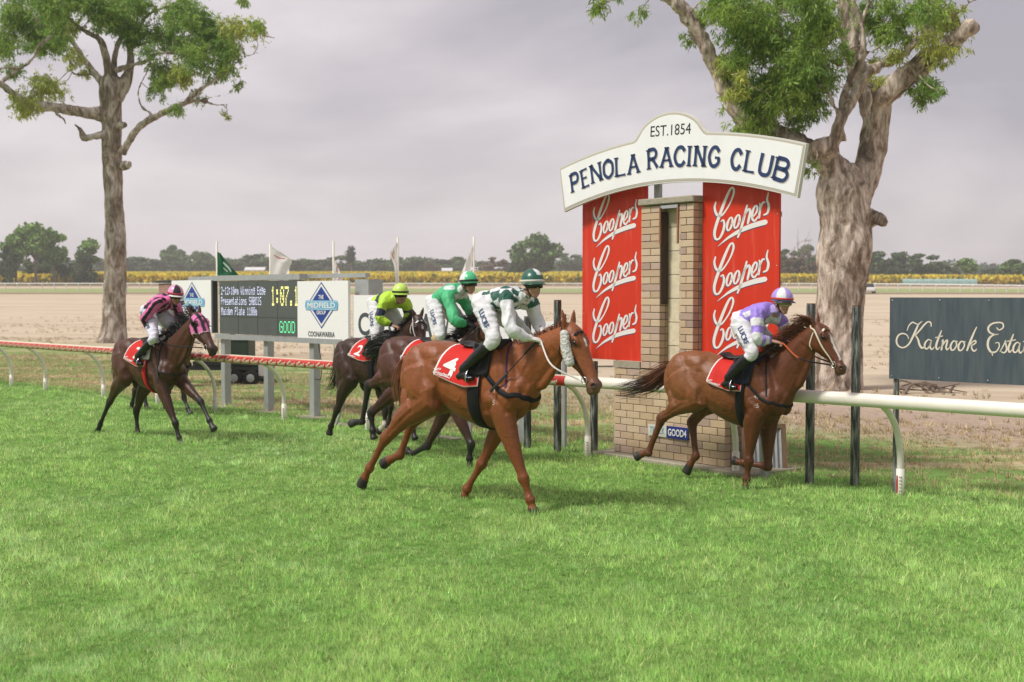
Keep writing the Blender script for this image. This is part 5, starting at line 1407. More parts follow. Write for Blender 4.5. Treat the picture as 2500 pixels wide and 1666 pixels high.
for px_, yt, w, kd, dd, lab in [(1925, 606, 70, 'gum', 300, 'grey green tree right of the red panel edge'), (1968, 598, 60, 'round', 310, 'tree touching the left side of the big forked trunk'), (1948, 566, 75, 'bare', 290, 'bare leafless tree beside the right red panel'),
                               (1935, 628, 90, 'brown', 280, 'brown leafless shrub mass beside the right red panel'), (1985, 640, 70, 'brown', 276, 'low brown shrub against the big trunk'),
                               (2150, 612, 95, 'gum', 300, 'tall green gum just right of the big forked trunk'), (2196, 614, 80, 'gum', 306, 'second green gum right of the big forked trunk'), (2256, 617, 100, 'gum', 300, 'broad green gum above the left part of the dark sign'),
                               (2305, 640, 80, 'bush', 310, 'low dark green tree above the middle of the dark sign'), (2358, 631, 62, 'tall', 280, 'flat topped tree with a pale trunk above the dark sign'), (2420, 655, 70, 'bush', 310, 'dark rounded tree near the right edge'),
                               (2480, 632, 100, 'round', 275, 'large green tree at the right edge of the picture'), (2560, 640, 90, 'gum', 300, 'green tree at the far right border'), (2120, 640, 80, 'bush', 320, 'dark bush beside the big forked trunk')]:
    ft(kd, px_, yt, w, dd, lab, G2)
# the wood behind, one dark mass
rng = np.random.default_rng(77)
n = 26000
x = (rng.random(n) - .5) * 620
y = 540 + 60 * rng.random(n)
top = 7.5 + 3.5 * fbm(np.c_[x * .045, y * .02, 0 * x], 3, 9)
z = terrain(x, y) + top * rng.random(n) ** .7
P = np.c_[x, y, z]
D = nrm(rng.normal(0, 1, (n, 3))); S = nrm(np.cross(D, rng.normal(0, 1, (n, 3))))
sz = (.5 + .5 * rng.random(n))[:, None]
V = np.stack([P - D * sz, P + S * sz, P + D * sz, P - S * sz], 1).reshape(-1, 3)
c = np.array([.04, .07, .032]) * (1 + .3 * rng.normal(0, 1, (n, 1))).clip(.4, 1.7)
tag(fast_mesh('far_wood', V, np.arange(len(V)).reshape(-1, 4), M_FLEAF, None, np.repeat(c, 4, 0)), 'dark continuous wood along the horizon', kind='stuff')
# far sheds, netting, car
def shed(u, y, w, h, lab):
    x = (u - 1250) / 3000 * y
    s_ = empty('shed', (x, y, float(terrain(x, y))), 0, lab, 'shed', 'far white sheds')
    mb = MB(); mb.box((0, 0, h * .35), (w, 5, h * .7)); mb.build('wall', M_FARW, s_)
    V = [(-w / 2, -2.7, h * .7), (w / 2, -2.7, h * .7), (w / 2, 0, h), (-w / 2, 0, h), (-w / 2, 2.7, h * .7), (w / 2, 2.7, h * .7)]
    o = mesh_obj('roof', V, [(0, 1, 2, 3), (3, 2, 5, 4)], mat('shed_roof', (.62, .61, .60), rough=.4), s_)
    m_ = o.modifiers.new('t', 'SOLIDIFY'); m_.thickness = .1
shed(625, 452, 7.5, 3.9, 'low white roof just right of the green flag')
shed(1092, 450, 4, 3.6, 'small white roof behind the green and white cap')
shed(1190, 452, 13, 3.9, 'long pale roof left of the big round tree')
nt = empty('netted_vine_row', ((2292 - 1250) / 3000 * 256, 256, float(terrain(89, 256)) - .1), R(-4), 'pale teal netting draped over a row above the dark sign', 'netting')
rng = np.random.default_rng(5)
V, F = [], []
nx, na = 60, 9
for i in range(nx + 1):
    for j in range(na):
        a = math.pi * j / (na - 1)
        V.append((-7.6 + 15.2 * i / nx, -.6 * math.cos(a), .25 + 1.25 * math.sin(a) ** .6 + rng.normal(0, .03)))
F = [(i * na + j, i * na + j + 1, (i + 1) * na + j + 1, (i + 1) * na + j) for i in range(nx) for j in range(na - 1)]
mesh_obj('net', V, F, mat('teal_net', (.26, .40, .36), rough=.8, var=.25, vscale=2), nt, True)
cr_ = empty('car', ((2118 - 1250) / 3000 * 175, 175, float(terrain(50, 175))), R(80), 'small white car parked by the far rail beside the big trunk', 'car')
mb = MB(); mb.box((0, 0, .55), (4.2, 1.7, .6)); o = mb.build('body', M_PWHITE, cr_); m_ = o.modifiers.new('b', 'BEVEL'); m_.width = .15; m_.segments = 2
V = [(-1.3, -.75, .85), (.9, -.75, .85), (.9, .75, .85), (-1.3, .75, .85), (-.9, -.62, 1.4), (.4, -.62, 1.4), (.4, .62, 1.4), (-.9, .62, 1.4)]
mesh_obj('cabin', V, [(0, 1, 5, 4), (1, 2, 6, 5), (2, 3, 7, 6), (3, 0, 4, 7), (4, 5, 6, 7)], mat('car_glass', (.03, .035, .04), rough=.1), cr_)
for x in (-1.3, 1.3):
    for y in (-.8, .8):
        V, F = tube([(x, y - .1, .32), (x, y + .1, .32)], .32, n=14, k=1, cap=.1); mesh_obj('wheel', V, F, mat('tyre', (.012, .012, .012)), cr_, True)

# ------------------------------------------------------------------ air
mb = MB(); mb.box((0, 400, 17), (1500, 900, 38))
hz = mb.build('haze', None)
m = bpy.data.materials.new('haze_air'); m.use_nodes = True
m.node_tree.nodes.remove(m.node_tree.nodes['Principled BSDF'])
pv = m.node_tree.nodes.new('ShaderNodeVolumePrincipled')
pv.inputs['Color'].default_value = (.93, .95, .99, 1)
pv.inputs['Density'].default_value = .00045
m.node_tree.links.new(pv.outputs['Volume'], m.node_tree.nodes['Material Output'].inputs['Volume'])
hz.data.materials.append(m)
tag(hz, 'thin pale haze in the air', kind='stuff')

# ------------------------------------------------------------------ horses
def seg_d(P, a, b):
    a, b = np.asarray(a, float), np.asarray(b, float)
    ab = b - a
    t = np.clip(((P - a) @ ab) / (ab @ ab), 0, 1)
    return np.linalg.norm(P - (a + t[:, None] * ab), axis=1), t

def ribbon(pts, nrmls, width, thick=0.004, close=False):
    """a strap lying on a surface: pts on the surface with outward normals"""
    P, N = np.asarray(pts, float), nrm(nrmls)
    n = len(P)
    T = nrm(np.roll(P, -1, 0) - np.roll(P, 1, 0)) if close else nrm(np.gradient(P, axis=0))
    S = nrm(np.cross(T, N))
    w = np.broadcast_to(np.asarray(width, float), (n,))[:, None] / 2
    V = np.vstack([P - S * w, P + S * w, P + S * w * .9 + N * thick, P - S * w * .9 + N * thick])
    F = []
    for i in range(n if close else n - 1):
        j = (i + 1) % n
        for a, b in ((0, 1), (1, 2), (2, 3), (3, 0)):
            F.append((a * n + i, b * n + i, b * n + j, a * n + j))
    if not close:
        F += [(0, n, 2 * n, 3 * n), (n - 1, 4 * n - 1, 3 * n - 1, 2 * n - 1)]
    return V, F

def strap_on(bvh, pts, width, thick=0.004, off=0.004, k=6, close=False):
    P = crom(pts, k)
    Q, N = [], []
    for p in P:
        c, nn, i, d = bvh.find_nearest(Vector(p))
        Q.append(np.array(c) + np.array(nn) * off)
        N.append(np.array(nn))
    N = np.array(N)
    for _ in range(2):
        N[1:-1] = nrm(N[:-2] + N[1:-1] * 2 + N[2:])
    return ribbon(Q, N, width, thick, close)

def strands(roots, tips, mids, n, spread, width, seed, nseg=7, curl=0.03):
    """hair as thin flat ribbons; roots/mids/tips are polylines sampled by a shared parameter"""
    rng = np.random.default_rng(seed)
    V, F = [], []
    roots, mids, tips = crom(roots, 8), crom(mids, 8), crom(tips, 8)
    m = len(roots)
    for q in range(n):
        u = rng.random() * (m - 1)
        i, f = int(u), u - int(u)
        j = min(i + 1, m - 1)
        g = lambda A: A[i] * (1 - f) + A[j] * f
        l = 0.6 + 0.5 * rng.random()
        r0 = g(roots) + rng.normal(0, 0.006, 3)
        m0 = g(mids) + rng.normal(0, spread * 0.5, 3)
        t0 = r0 + (g(tips) - r0) * l + rng.normal(0, spread, 3)
        t = np.linspace(0, 1, nseg)[:, None]
        P = (1 - t) ** 2 * r0 + 2 * t * (1 - t) * m0 + t * t * t0
        P = P + np.sin(t * 9 + rng.random() * 6) * rng.normal(0, curl, 3) * t * 0.4
        T = nrm(np.gradient(P, axis=0))
        S = nrm(np.cross(T, rng.normal(0, 1, 3)))
        w = width * (0.6 + rng.random() * 0.8) * (1 - 0.85 * t ** 2)
        b = len(V)
        for a, c, ww in zip(P, S, w):
            V.append(a - c * ww); V.append(a + c * ww)
        for a in range(nseg - 1):
            F.append((b + 2 * a, b + 2 * a + 1, b + 2 * a + 3, b + 2 * a + 2))
    return np.array(V), np.array(F)

TORSO = [(-1.27, 1.25, .10, .10), (-1.21, 1.25, .20, .17), (-1.10, 1.255, .265, .235), (-.95, 1.255, .298, .27), (-.80, 1.245, .305, .275),
         (-.63, 1.210, .315, .27), (-.45, 1.155, .352, .28), (-.27, 1.125, .38, .28), (-.10, 1.148, .422, .25), (.04, 1.168, .407, .215),
         (.16, 1.16, .315, .19), (.25, 1.16, .20, .16), (.30, 1.15, .13, .12)]

def build_horse(key, D, S):
    s = D['s']
    th = R(D['th'])
    root = empty('horse', (D['O'][0], D['O'][1], 0), -th, S['label'], 'horse', 'racing thoroughbreds')
    wh = D['wh']
    dz = wh - 1.60 * s
    kp = float(np.clip((D['rump'][2] - (wh - .04 * s)) / (-.88 * s), -.09, .09))
    def T(x, y, z):
        return np.array([x * s, y * s, z * s + dz + kp * x * s])
    parts = []
    TR = [(T(x, 0, z), hz * s, hy * s) for x, z, hz, hy in TORSO]
    parts.append(tube([a for a, b, c in TR], [c for a, b, c in TR], [b for a, b, c in TR], n=28, k=4, cap=.6))
    # withers ridge and croup
    parts.append(tube([T(-.35, 0, 1.40), T(-.15, 0, 1.46), T(0, 0, 1.48), T(.14, 0, 1.44)], [.06 * s, .06 * s, .055 * s, .06 * s], [.1 * s, .11 * s, .12 * s, .14 * s]))
    for sg in (-1, 1):
        # haunch, croup muscle, shoulder blade, breast, ribs behind the elbow
        parts.append(ell(T(-1.0, sg * .15, 1.27), np.array([.23, .125, .25]) * s))
        parts.append(ell(T(-.86, sg * .12, 1.40), np.array([.25, .13, .15]) * s))
        parts.append(ell(T(-1.17, sg * .12, 1.16), np.array([.10, .10, .22]) * s))
        a = nrm([.34, 0, -.94]); b = np.array([0, 1, 0]); c = np.cross(a, b)
        parts.append(ell(T(.03, sg * .165, 1.27), np.array([.30, .07, .115]) * s, [a, b, c]))
        parts.append(ell(T(.17, sg * .125, 1.13), np.array([.12, .105, .15]) * s))
        parts.append(ell(T(-.03, sg * .17, 1.06), np.array([.14, .085, .12]) * s))
        parts.append(ell(T(.235, sg * .08, 1.06), np.array([.09, .085, .12]) * s))
    torso_parts = list(parts)
    # ---- neck and head
    poll, muz = np.array(D['poll']), np.array(D['muz'])
    yaw = S.get('yaw', 0.0)
    ax = muz - poll
    Lh = float(np.clip(np.linalg.norm(ax), .56, .67))
    ax = nrm(ax)
    ax = np.array([ax[0] * math.cos(yaw), ax[0] * math.sin(yaw), ax[2]])
    sy = nrm(np.cross([0, 0, 1], ax)) if abs(ax[2]) < .98 else np.array([0, 1., 0])
    fr = nrm(np.cross(ax, sy))
    if fr[0] < 0 and fr[2] < 0: fr = -fr
    hs = Lh / .62
    def Hd(t, f, y): return poll + ax * (t * Lh) + fr * (f * hs) + sy * (y * hs)
    ST = [(-.03, -.03, .075, .066), (.06, -.032, .105, .082), (.18, -.045, .13, .098), (.30, -.055, .142, .10), (.44, -.045, .122, .083), (.58, -.027, .094, .064),
          (.72, -.018, .074, .054), (.84, -.016, .066, .055), (.93, -.02, .066, .058), (1.0, -.028, .05, .047)]
    parts.append(tube([Hd(t, f, 0) for t, f, a, b in ST], [b * hs for t, f, a, b in ST], [a * hs for t, f, a, b in ST], side=sy, n=20, k=3, cap=.5))
    for sg in (-1, 1):
        parts.append(ell(Hd(.30, -.10, sg * .045), np.array([.105, .085, .052]) * hs, [ax, fr, sy]))     # jowl
        parts.append(ell(Hd(.245, .038, sg * .078), np.array([.055, .028, .026]) * hs, [ax, fr, sy]))    # brow
        parts.append(ell(Hd(.50, -.02, sg * .058), np.array([.16, .018, .018]) * hs, [ax, fr, sy]))      # cheek ridge
        parts.append(ell(Hd(.915, .012, sg * .042), np.array([.045, .035, .026]) * hs, [ax, fr, sy]))    # nostril flare
        ed = nrm(-ax * .85 + fr * S.get('ear', .35) + sy * sg * .22)
        eb = Hd(-.02, -.025, sg * .055)
        parts.append(tube([eb, eb + ed * .05 * hs, eb + ed * .10 * hs, eb + ed * .165 * hs], np.array([.028, .036, .03, .006]) * hs, np.array([.022, .018, .014, .006]) * hs, side=sy + fr * sg * .3, n=10, k=3))
    parts.append(ell(Hd(.955, -.075, 0), np.array([.045, .028, .036]) * hs, [ax, fr, sy]))               # chin
    parts.append(ell(Hd(1.0, -.02, 0), np.array([.03, .04, .042]) * hs, [ax, fr, sy]))
    n0, n1 = T(-.02, 0, 1.24), T(.13, 0, 1.27)
    n4 = Hd(.10, -.075, 0)
    n2 = n1 * .62 + n4 * .38 + np.array([0, 0, .015])
    n3 = n1 * .28 + n4 * .72 + np.array([0, 0, .02])
    parts.append(tube([n0, n1, n2, n3, n4], np.array([.17, .145, .10, .08, .075]) * s, np.array([.31, .285, .205, .15, .115]) * s, n=20, k=5, cap=.3))
    # crest and windpipe groove
    parts.append(tube([T(.03, 0, 1.49), (n2 + n1) / 2 + nrm(np.cross(n4 - n1, [0, 1, 0])) * -.21 * s, n3 + nrm(np.cross(n4 - n1, [0, 1, 0])) * -.115 * s, Hd(.03, -.05, 0)], np.array([.05, .042, .038, .04]) * s, np.array([.06, .055, .05, .045]) * s))
    # ---- legs
    legs = {}
    y1 = np.array([0, 1., 0])
    for nm in ('RF', 'LF'):
        sg = -1 if nm[0] == 'R' else 1
        _, K, Fk, To = [np.array(p) for p in D[nm]]
        rest = T(.02, sg * .14, .50)
        E_ = T(-.01, sg * .155, .94) + (K - rest) * np.array([.22, .2, .12])
        P0 = T(.16, sg * .14, 1.14)
        Co = Fk + (To - Fk) * .50
        mid = E_ * .55 + K * .45
        up = nrm(E_ - K)
        K2 = K + nrm(Fk - K) * .075 * s
        F1 = Fk - nrm(Fk - K) * .05 * s
        pts = [P0, E_ + np.array([.02, 0, .02]) * s, mid, K + up * .07 * s, K, K2, (K2 + F1) / 2, F1, Fk, Fk * .45 + Co * .55, Co]
        a = np.array([.11, .098, .074, .046, .054, .036, .029, .033, .046, .033, .045]) * s
        b = np.array([.16, .140, .092, .050, .066, .043, .035, .038, .055, .038, .050]) * s
        parts.append(tube(pts, a, b, n=14, k=3, cap=.4))
        parts.append(ell(K + nrm(np.cross(y1, up)) * .014 * s, np.array([.046, .050, .055]) * s, [nrm(np.cross(y1, up)), y1, up]))
        back = nrm(np.cross(up, y1))
        if back[0] > 0: back = -back
        parts.append(tube([K2 + back * .018 * s, (K2 + F1) / 2 + back * .024 * s, F1 + back * .02 * s], np.array([.014, .013, .018]) * s, n=8))
        parts.append(ell(mid * .5 + E_ * .5 + back * -.035 * s, np.array([.055, .06, .14]) * s, [nrm(np.cross(y1, up)), y1, up]))
        legs[nm] = (K, Fk, Co, To, E_)
    for nm in ('RH', 'LH'):
        sg = -1 if nm[0] == 'R' else 1
        S0, Hk, Fk, To = [np.array(p) for p in D[nm]]
        hip = T(-.98, sg * .145, 1.27)
        St0 = T(-.74, sg * .185, .99)
        rest = T(-1.16, sg * .14, .56)
        St = St0 + (Hk - rest) * np.array([.30, .1, .22])
        Co = Fk + (To - Fk) * .50
        up = nrm(St - Hk)
        H2 = Hk + nrm(Fk - Hk) * .085 * s
        F1 = Fk - nrm(Fk - Hk) * .05 * s
        back = nrm(np.cross(up, y1))
        if back[0] > 0: back = -back
        g = St * .5 + Hk * .5 + back * .035 * s
        pts = [hip, hip * .45 + St * .55 + np.array([-.03, 0, 0]), St, g, Hk + up * .09 * s, Hk, H2, (H2 + F1) / 2, F1, Fk, Fk * .45 + Co * .55, Co]
        a = np.array([.155, .155, .125, .088, .048, .052, .040, .032, .036, .049, .035, .046]) * s
        b = np.array([.245, .235, .172, .116, .062, .075, .050, .039, .041, .057, .040, .051]) * s
        parts.append(tube(pts, a, b, n=14, k=3, cap=.4))
        # point of hock and Achilles tendon
        hp = Hk + back * .055 * s + up * .045 * s
        parts.append(tube([Hk + back * .01 * s - up * .03 * s, hp, hp + up * .10 * s - back * .005 * s, g + back * .05 * s], np.array([.03, .024, .018, .025]) * s, n=10))
        b2 = nrm(np.cross(nrm(Fk - Hk), y1)); b2 = b2 if b2 @ back > 0 else -b2
        parts.append(tube([H2 + b2 * .022 * s, (H2 + F1) / 2 + b2 * .028 * s, F1 + b2 * .022 * s], np.array([.015, .014, .019]) * s, n=8))
        parts.append(ell(St + np.array([.0, sg * .01, .10]) * s, np.array([.13, .09, .17]) * s))
        parts.append(ell(T(-1.12, sg * .13, 1.06) * .6 + (g * .4), np.array([.11, .085, .2]) * s))
        legs[nm] = (Hk, Fk, Co, To, St)
    # hooves: a flaring wall that ends flat at the sole
    for nm, (K, Fk, Co, To, _) in legs.items():
        d = nrm(To - Co)
        fwd = nrm(np.array([1., 0, 0]) - d * d[0])
        p = [Co - d * .012, Co + d * .02, Co * .35 + To * .65 + fwd * .008, To + fwd * .012]
        parts.append(tube(p, np.array([.038, .046, .053, .057]) * s, np.array([.040, .05, .058, .063]) * s, n=14, k=2, cap=.06))
    base, dark, pts_c, hoof = [np.array(S[k]) for k in ('base', 'dark', 'points', 'hoof')]
    def colfn(P):
        n = fbm(P * 2.2, 3, 5)[:, None]
        c = base * (1 + .16 * n)
        w = sstep(.30, -.9, P[:, 0] / s)[:, None] * S.get('rump_mix', 0.0)
        c = c * (1 - w) + np.array(S.get('rump', S['base'])) * w
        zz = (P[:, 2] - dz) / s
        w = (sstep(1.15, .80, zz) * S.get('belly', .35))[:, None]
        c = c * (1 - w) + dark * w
        for nm, (K, Fk, Co, To, E_) in legs.items():
            hind = nm[1] == 'H'
            d0, t0 = seg_d(P, E_, K)
            w = (sstep(.13, .08, d0) * sstep(.35, 1.0, t0) * S.get('pt', 1.0))[:, None]
            c = c * (1 - w) + (pts_c * .5 + c * .5) * w
            d1, _ = seg_d(P, K, Fk)
            d2, t2 = seg_d(P, Fk, To)
            w = (sstep(.085, .055, np.minimum(d1, d2)) * S.get('pt', 1.0))[:, None]
            c = c * (1 - w) + pts_c * w
            if nm in S.get('sock', ()):
                w = (sstep(.085, .06, d2))[:, None]
                c = c * (1 - w) + np.array([.55, .48, .40]) * w
            h = ((P - (Co + (To - Co) * .12)) @ nrm(To - Co))
            w = (sstep(-.004, .006, h) * (np.linalg.norm(P - To, axis=1) < .12))[:, None]
            hv = hoof * (1 + .35 * vnoise(P * 60, 3)[:, None])
            c = c * (1 - w) + hv * w
        # head: muzzle, nostrils, eye surround, white mark
        q = P - poll
        t, f, y = (q @ ax) / Lh, (q @ fr) / hs, (q @ sy) / hs
        on = (t > -.35) & (t < 1.15) & (np.abs(y) < .14) & (np.abs(f) < .25) & (P[:, 0] > poll[0] - .15)
        w = (sstep(.74, .95, t) * on)[:, None] * S.get('muzw', .75)
        c = c * (1 - w) + np.array(S['muzzle']) * w
        for sg in (-1, 1):
            dn = np.linalg.norm(np.c_[(t - .925) * Lh / .62 / .030, (f - .018) / .024, (y - sg * .062) / .024], axis=1)
            w = (sstep(1.25, .8, dn) * on)[:, None]
            c = c * (1 - w) + np.array([.012, .008, .007]) * w
            de = np.linalg.norm(np.c_[(t - .265) * Lh / .034, (f - .018) / .024], axis=1)
            w = (sstep(1.7, 1.0, de) * on * (y * sg > .05))[:, None] * .75
            c = c * (1 - w) + np.array([.02, .012, .01]) * w
        wm = S.get('mark')
        if wm:
            t0, t1, wd, yo = wm
            lw = wd * (1 + .3 * vnoise(P * 30, 9))
            w = (on * (f > .0) * sstep(lw, lw * .6, np.abs(y - yo)) * sstep(t0 - .02, t0 + .02, t) * sstep(t1 + .02, t1 - .02, t))[:, None]
            c = c * (1 - w) + np.array([.72, .66, .62]) * w
        return np.clip(c, .003, 1)
    def disp(P):
        q = P - poll
        t, f, y = (q @ ax) / Lh, (q @ fr) / hs, (q @ sy) / hs
        d = .006 * fbm(P * np.array([6, 6, 4.5]), 2, 21) + .0022 * fbm(P * np.array([19, 19, 11]), 2, 23)
        for sg in (-1, 1):
            dn = np.linalg.norm(np.c_[(t - .925) * Lh / .62 / .028, (f - .018) / .02, (y - sg * .066) / .03], axis=1)
            d = d - .016 * sstep(1.1, .3, dn) * (P[:, 0] > poll[0] - .1)
        # rib and muscle relief on the barrel
        x = P[:, 0] / s
        rib = np.sin(x * 46 + P[:, 2] * 8) * sstep(-.62, -.5, x) * sstep(-.12, -.25, x) * sstep(.12, .2, np.abs(P[:, 1])) * sstep(.85, .98, (P[:, 2] - dz) / s)
        # grooves between the muscles
        xz = np.c_[P[:, 0] / s, (P[:, 2] - dz - kp * P[:, 0]) / s]
        for ln, dep, wd in (([(-1.13, 1.44), (-1.17, 1.25), (-1.13, 1.05), (-1.05, .92)], .013, .030), ([(-.70, 1.33), (-.66, 1.17), (-.69, 1.0)], .015, .040), ([(-.98, 1.50), (-.86, 1.36), (-.84, 1.18), (-.86, 1.02)], .008, .035),
                            ([(.17, 1.46), (.22, 1.30), (.25, 1.12)], .013, .030), ([(-.06, 1.44), (-.13, 1.25), (-.15, 1.08), (-.10, .94)], .015, .034), ([(.0, 1.10), (.10, 1.02), (.16, .93)], .012, .026),
                            ([(.06, 1.42), (.10, 1.25), (.14, 1.14)], .008, .028), ([(-.60, .98), (-.40, .90), (-.20, .90)], .006, .035)):
            ln = np.array(ln)
            dm = np.full(len(P), 9.0)
            for a_, b_ in zip(ln, ln[1:]):
                ab = b_ - a_
                tt = np.clip(((xz - a_) @ ab) / (ab @ ab), 0, 1)
                dm = np.minimum(dm, np.linalg.norm(xz - (a_ + tt[:, None] * ab), axis=1))
            d = d - 1.15 * dep * np.exp(-(dm / wd) ** 2) * sstep(.06, .14, np.abs(P[:, 1])) * s
        hip = np.linalg.norm(np.c_[xz[:, 0] + .74, xz[:, 1] - 1.42], axis=1)
        d = d + .016 * np.exp(-(hip / .06) ** 2) * sstep(.06, .14, np.abs(P[:, 1]))
        # jugular groove and neck muscle
        nd, nt = seg_d(P, n1 + np.array([.06, 0, -.12]) * s, Hd(.20, -.17, 0))
        d = d - .010 * np.exp(-((nd - .085) / .028) ** 2) * sstep(.02, .06, np.abs(P[:, 1])) * (nt > .03) * (nt < .93)
        # forearm and gaskin extensor lines
        for nm, (K, Fk, Co, To, E_) in legs.items():
            dq, tq = seg_d(P, E_, K)
            lat = P[:, 1] - (E_[1] * (1 - tq) + K[1] * tq)
            dirx = nrm(np.cross(nrm(K - E_), [0, 1, 0]))
            fa = (P - E_) @ dirx
            d = d - .007 * np.exp(-((fa - .004) / .018) ** 2) * sstep(.18, .12, dq) * sstep(.15, .3, tq) * sstep(.98, .8, tq) * (np.abs(lat) > .03)
        # surface veins and fine muscle
        vn = np.abs(vnoise(P * np.array([7, 7, 5]) + 2.5 * fbm(P * 3, 2, 61)[:, None], 62))
        d = d + .004 * sstep(.10, .0, vn) * sstep(1.3, 1.0, (P[:, 2] - dz) / s)
        return d + .0028 * rib
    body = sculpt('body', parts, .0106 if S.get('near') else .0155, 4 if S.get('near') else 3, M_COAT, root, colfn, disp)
    bv = bvh_of(body)
    # eyes
    for sg in (-1, 1):
        c, nn, i, d = bv.find_nearest(Vector(Hd(.265, .018, sg * .11)))
        V, F = ell(np.array(c) - np.array(nn) * .008, (.019, .019, .019), n=12)
        mesh_obj('eye', V, F, M_EYE, root, True)
    # mane, forelock, tail
    hc = np.array(S['hair'])
    rt, md, tp = [], [], []
    ml = S.get('mane', .18)
    wind = np.array(S.get('mane_dir', [-.6, -.55, -.15]))
    for u in np.linspace(0.02, 1, 7):
        p = (T(.06, 0, 1.56) * (1 - u) + Hd(-.02, -.01, 0) * u)
        p = p + np.array([0, 0, -.04 * math.sin(u * math.pi)])
        c, nn, i, d = bv.find_nearest(Vector(p + np.array([0, 0, .1])))
        p = np.array(c)
        rt.append(p); md.append(p + np.array([-.02, 0, .05]) + wind * ml * .45); tp.append(p + wind * ml + np.array([0, 0, -.02]))
    V, F = strands(rt, tp, md, S.get('mane_n', 420), .03, .0042, 3)
    fast_mesh('mane', V, F, M_HAIR, root, np.clip(hc * (1 + .35 * RNG.normal(0, 1, (len(V), 1)).clip(-1, 1)), .004, 1))
    p = Hd(-.01, .0, 0)
    V, F = strands([p - sy * .03, p + sy * .03], [p + ax * .16 + fr * .07 - sy * .06, p + ax * .17 + fr * .08 + sy * .03], [p + ax * .05 + fr * .09 - sy * .03, p + ax * .05 + fr * .1 + sy * .03], 90, .012, .004, 4)
    fast_mesh('forelock', V, F, M_HAIR, root, np.tile(hc, (len(V), 1)))
    tl = [np.array(q) for q in S['tail']]          # local polyline from the dock
    dock = T(-1.225, 0, S.get('dock', 1.40))
    cl = crom([dock] + [dock + q * s for q in tl], 6)
    V, F = [], []
    rng = np.random.default_rng(int(key[1]) * 7)
    tw = S.get('tail_w', .05)
    for q in range(S.get('tail_n', 420)):
        o = rng.normal(0, 1, 3)
        m = len(cl)
        e_ = max(4, int(m * (.55 + .45 * rng.random())))
        t = np.linspace(0, 1, m)[:, None]
        P = cl + o * tw * (.25 + 1.1 * np.sin(np.clip(t * 1.15, 0, 1) * math.pi * .72)) + np.sin(t * 7 + rng.random() * 6) * rng.normal(0, .012, 3) * t
        P = P[:e_]
        Tn = nrm(np.gradient(P, axis=0))
        Sd = nrm(np.cross(Tn, rng.normal(0, 1, 3)))
        w = .0048 * (1.1 - .9 * np.linspace(0, 1, e_))
        b = len(V)
        for a, c, ww in zip(P, Sd, w): V.append(a - c * ww); V.append(a + c * ww)
        F += [(b + 2 * a, b + 2 * a + 1, b + 2 * a + 3, b + 2 * a + 2) for a in range(e_ - 1)]
    V = np.array(V)
    tipc = np.array(S.get('tail_tip', S['hair']))
    dd = sstep(.25, .6, np.linalg.norm(V - dock, axis=1))[:, None]
    fast_mesh('tail', V, F, M_HAIR, root, np.clip((hc * (1 - dd) + tipc * dd) * (1 + .3 * vnoise(V * 40, 2)[:, None]), .004, 1))
    # dock: the fleshy root of the tail belongs to the tail hair's start
    # ---- tack
    tv_, tf_ = [], []
    for V, F in torso_parts:
        n_ = len(tv_)
        tv_ += [Vector(v) for v in V]; tf_ += [tuple(i + n_ for i in f) for f in F]
    tbv = BVHTree.FromPolygons(tv_, tf_)
    ctr = lambda x: T(x, 0, np.interp(x, [t[0] for t in TORSO], [t[1] for t in TORSO]))
    def skin(x, ang, off=0.0):
        """point on the barrel at station x, angle from the spine (negative to the right), pushed out by off"""
        c = ctr(x)
        d = np.array([0, math.sin(ang), math.cos(ang)])
        hit, nn, i, dist = tbv.ray_cast(Vector(c + d * 1.2), Vector(-d))
        if nn is not None and np.array(nn) @ d < 0: nn = -nn
        if hit is None: return c + d * .3, d
        return np.array(hit) + d * off, np.array(nn)
    # saddle cloth: thick red cloth with a white border
    nu, nv = 44, 64
    x0, x1 = S.get('cx0', -.60), -.14
    amax = S.get('cloth_a', 1.55)
    V, F, Cc = [], [], []
    red, wht = np.array(S.get('cloth', (.55, .022, .016))), np.array([.72, .70, .68])
    sk = S.get('skew', .10)
    def cloth_pt(u, v, off=.012):
        x = x0 + (x1 - x0) * u
        a = (v * 2 - 1) * amax
        xx = x - sk * abs(a) * (1 - u) * .55
        p, nn = skin(xx, a, off)
        wv = .010 * math.sin(u * 11 + v * 5) * sstep(.5, 1.1, abs(a))
        d = np.array([0, math.sin(a), math.cos(a)])
        return p + d * (wv + .018 * float(sstep(1.0, amax, abs(a))))
    for j in range(nv + 1):
        for i in range(nu + 1):
            u, v = i / nu, j / nv
            V.append(cloth_pt(u, v))
            ed = min(u * .55, (1 - u) * 9, v * 1.5, (1 - v) * 1.5)
            Cc.append(wht if ed < .015 else red)
    for j in range(nv):
        for i in range(nu):
            F.append((j * (nu + 1) + i, j * (nu + 1) + i + 1, (j + 1) * (nu + 1) + i + 1, (j + 1) * (nu + 1) + i))
    sc = mesh_obj('saddle_cloth', V, F, M_WEB, root, True, np.array(Cc))
    md_ = sc.modifiers.new('t', 'SOLIDIFY'); md_.thickness = .006; md_.offset = 1
    def on_cloth(pts2, u0, v0, su, sv, rot=0):
        """flat print on the right-hand side of the cloth"""
        out = []
        for a, b in pts2:
            ca, sa = math.cos(rot), math.sin(rot)
            a, b = a * ca - b * sa, a * sa + b * ca
            out.append(cloth_pt(u0 + a * su, v0 + b * sv, .0215))
        return np.array(out)
    if S.get('num'):
        P2, F2 = text2d(S['num'], bold=True)
        mesh_obj('cloth_number', on_cloth(P2, *S.get('num_at', (.42, .16, .42, .20))), F2, mat('print_white', (.75, .74, .72), rough=.8), sc)
    P2, F2 = coopers2d()
    mesh_obj('cloth_logo', on_cloth(P2, *S.get('logo_at', (.10, .035, .34, .065))), F2, mat('print_white'), sc)
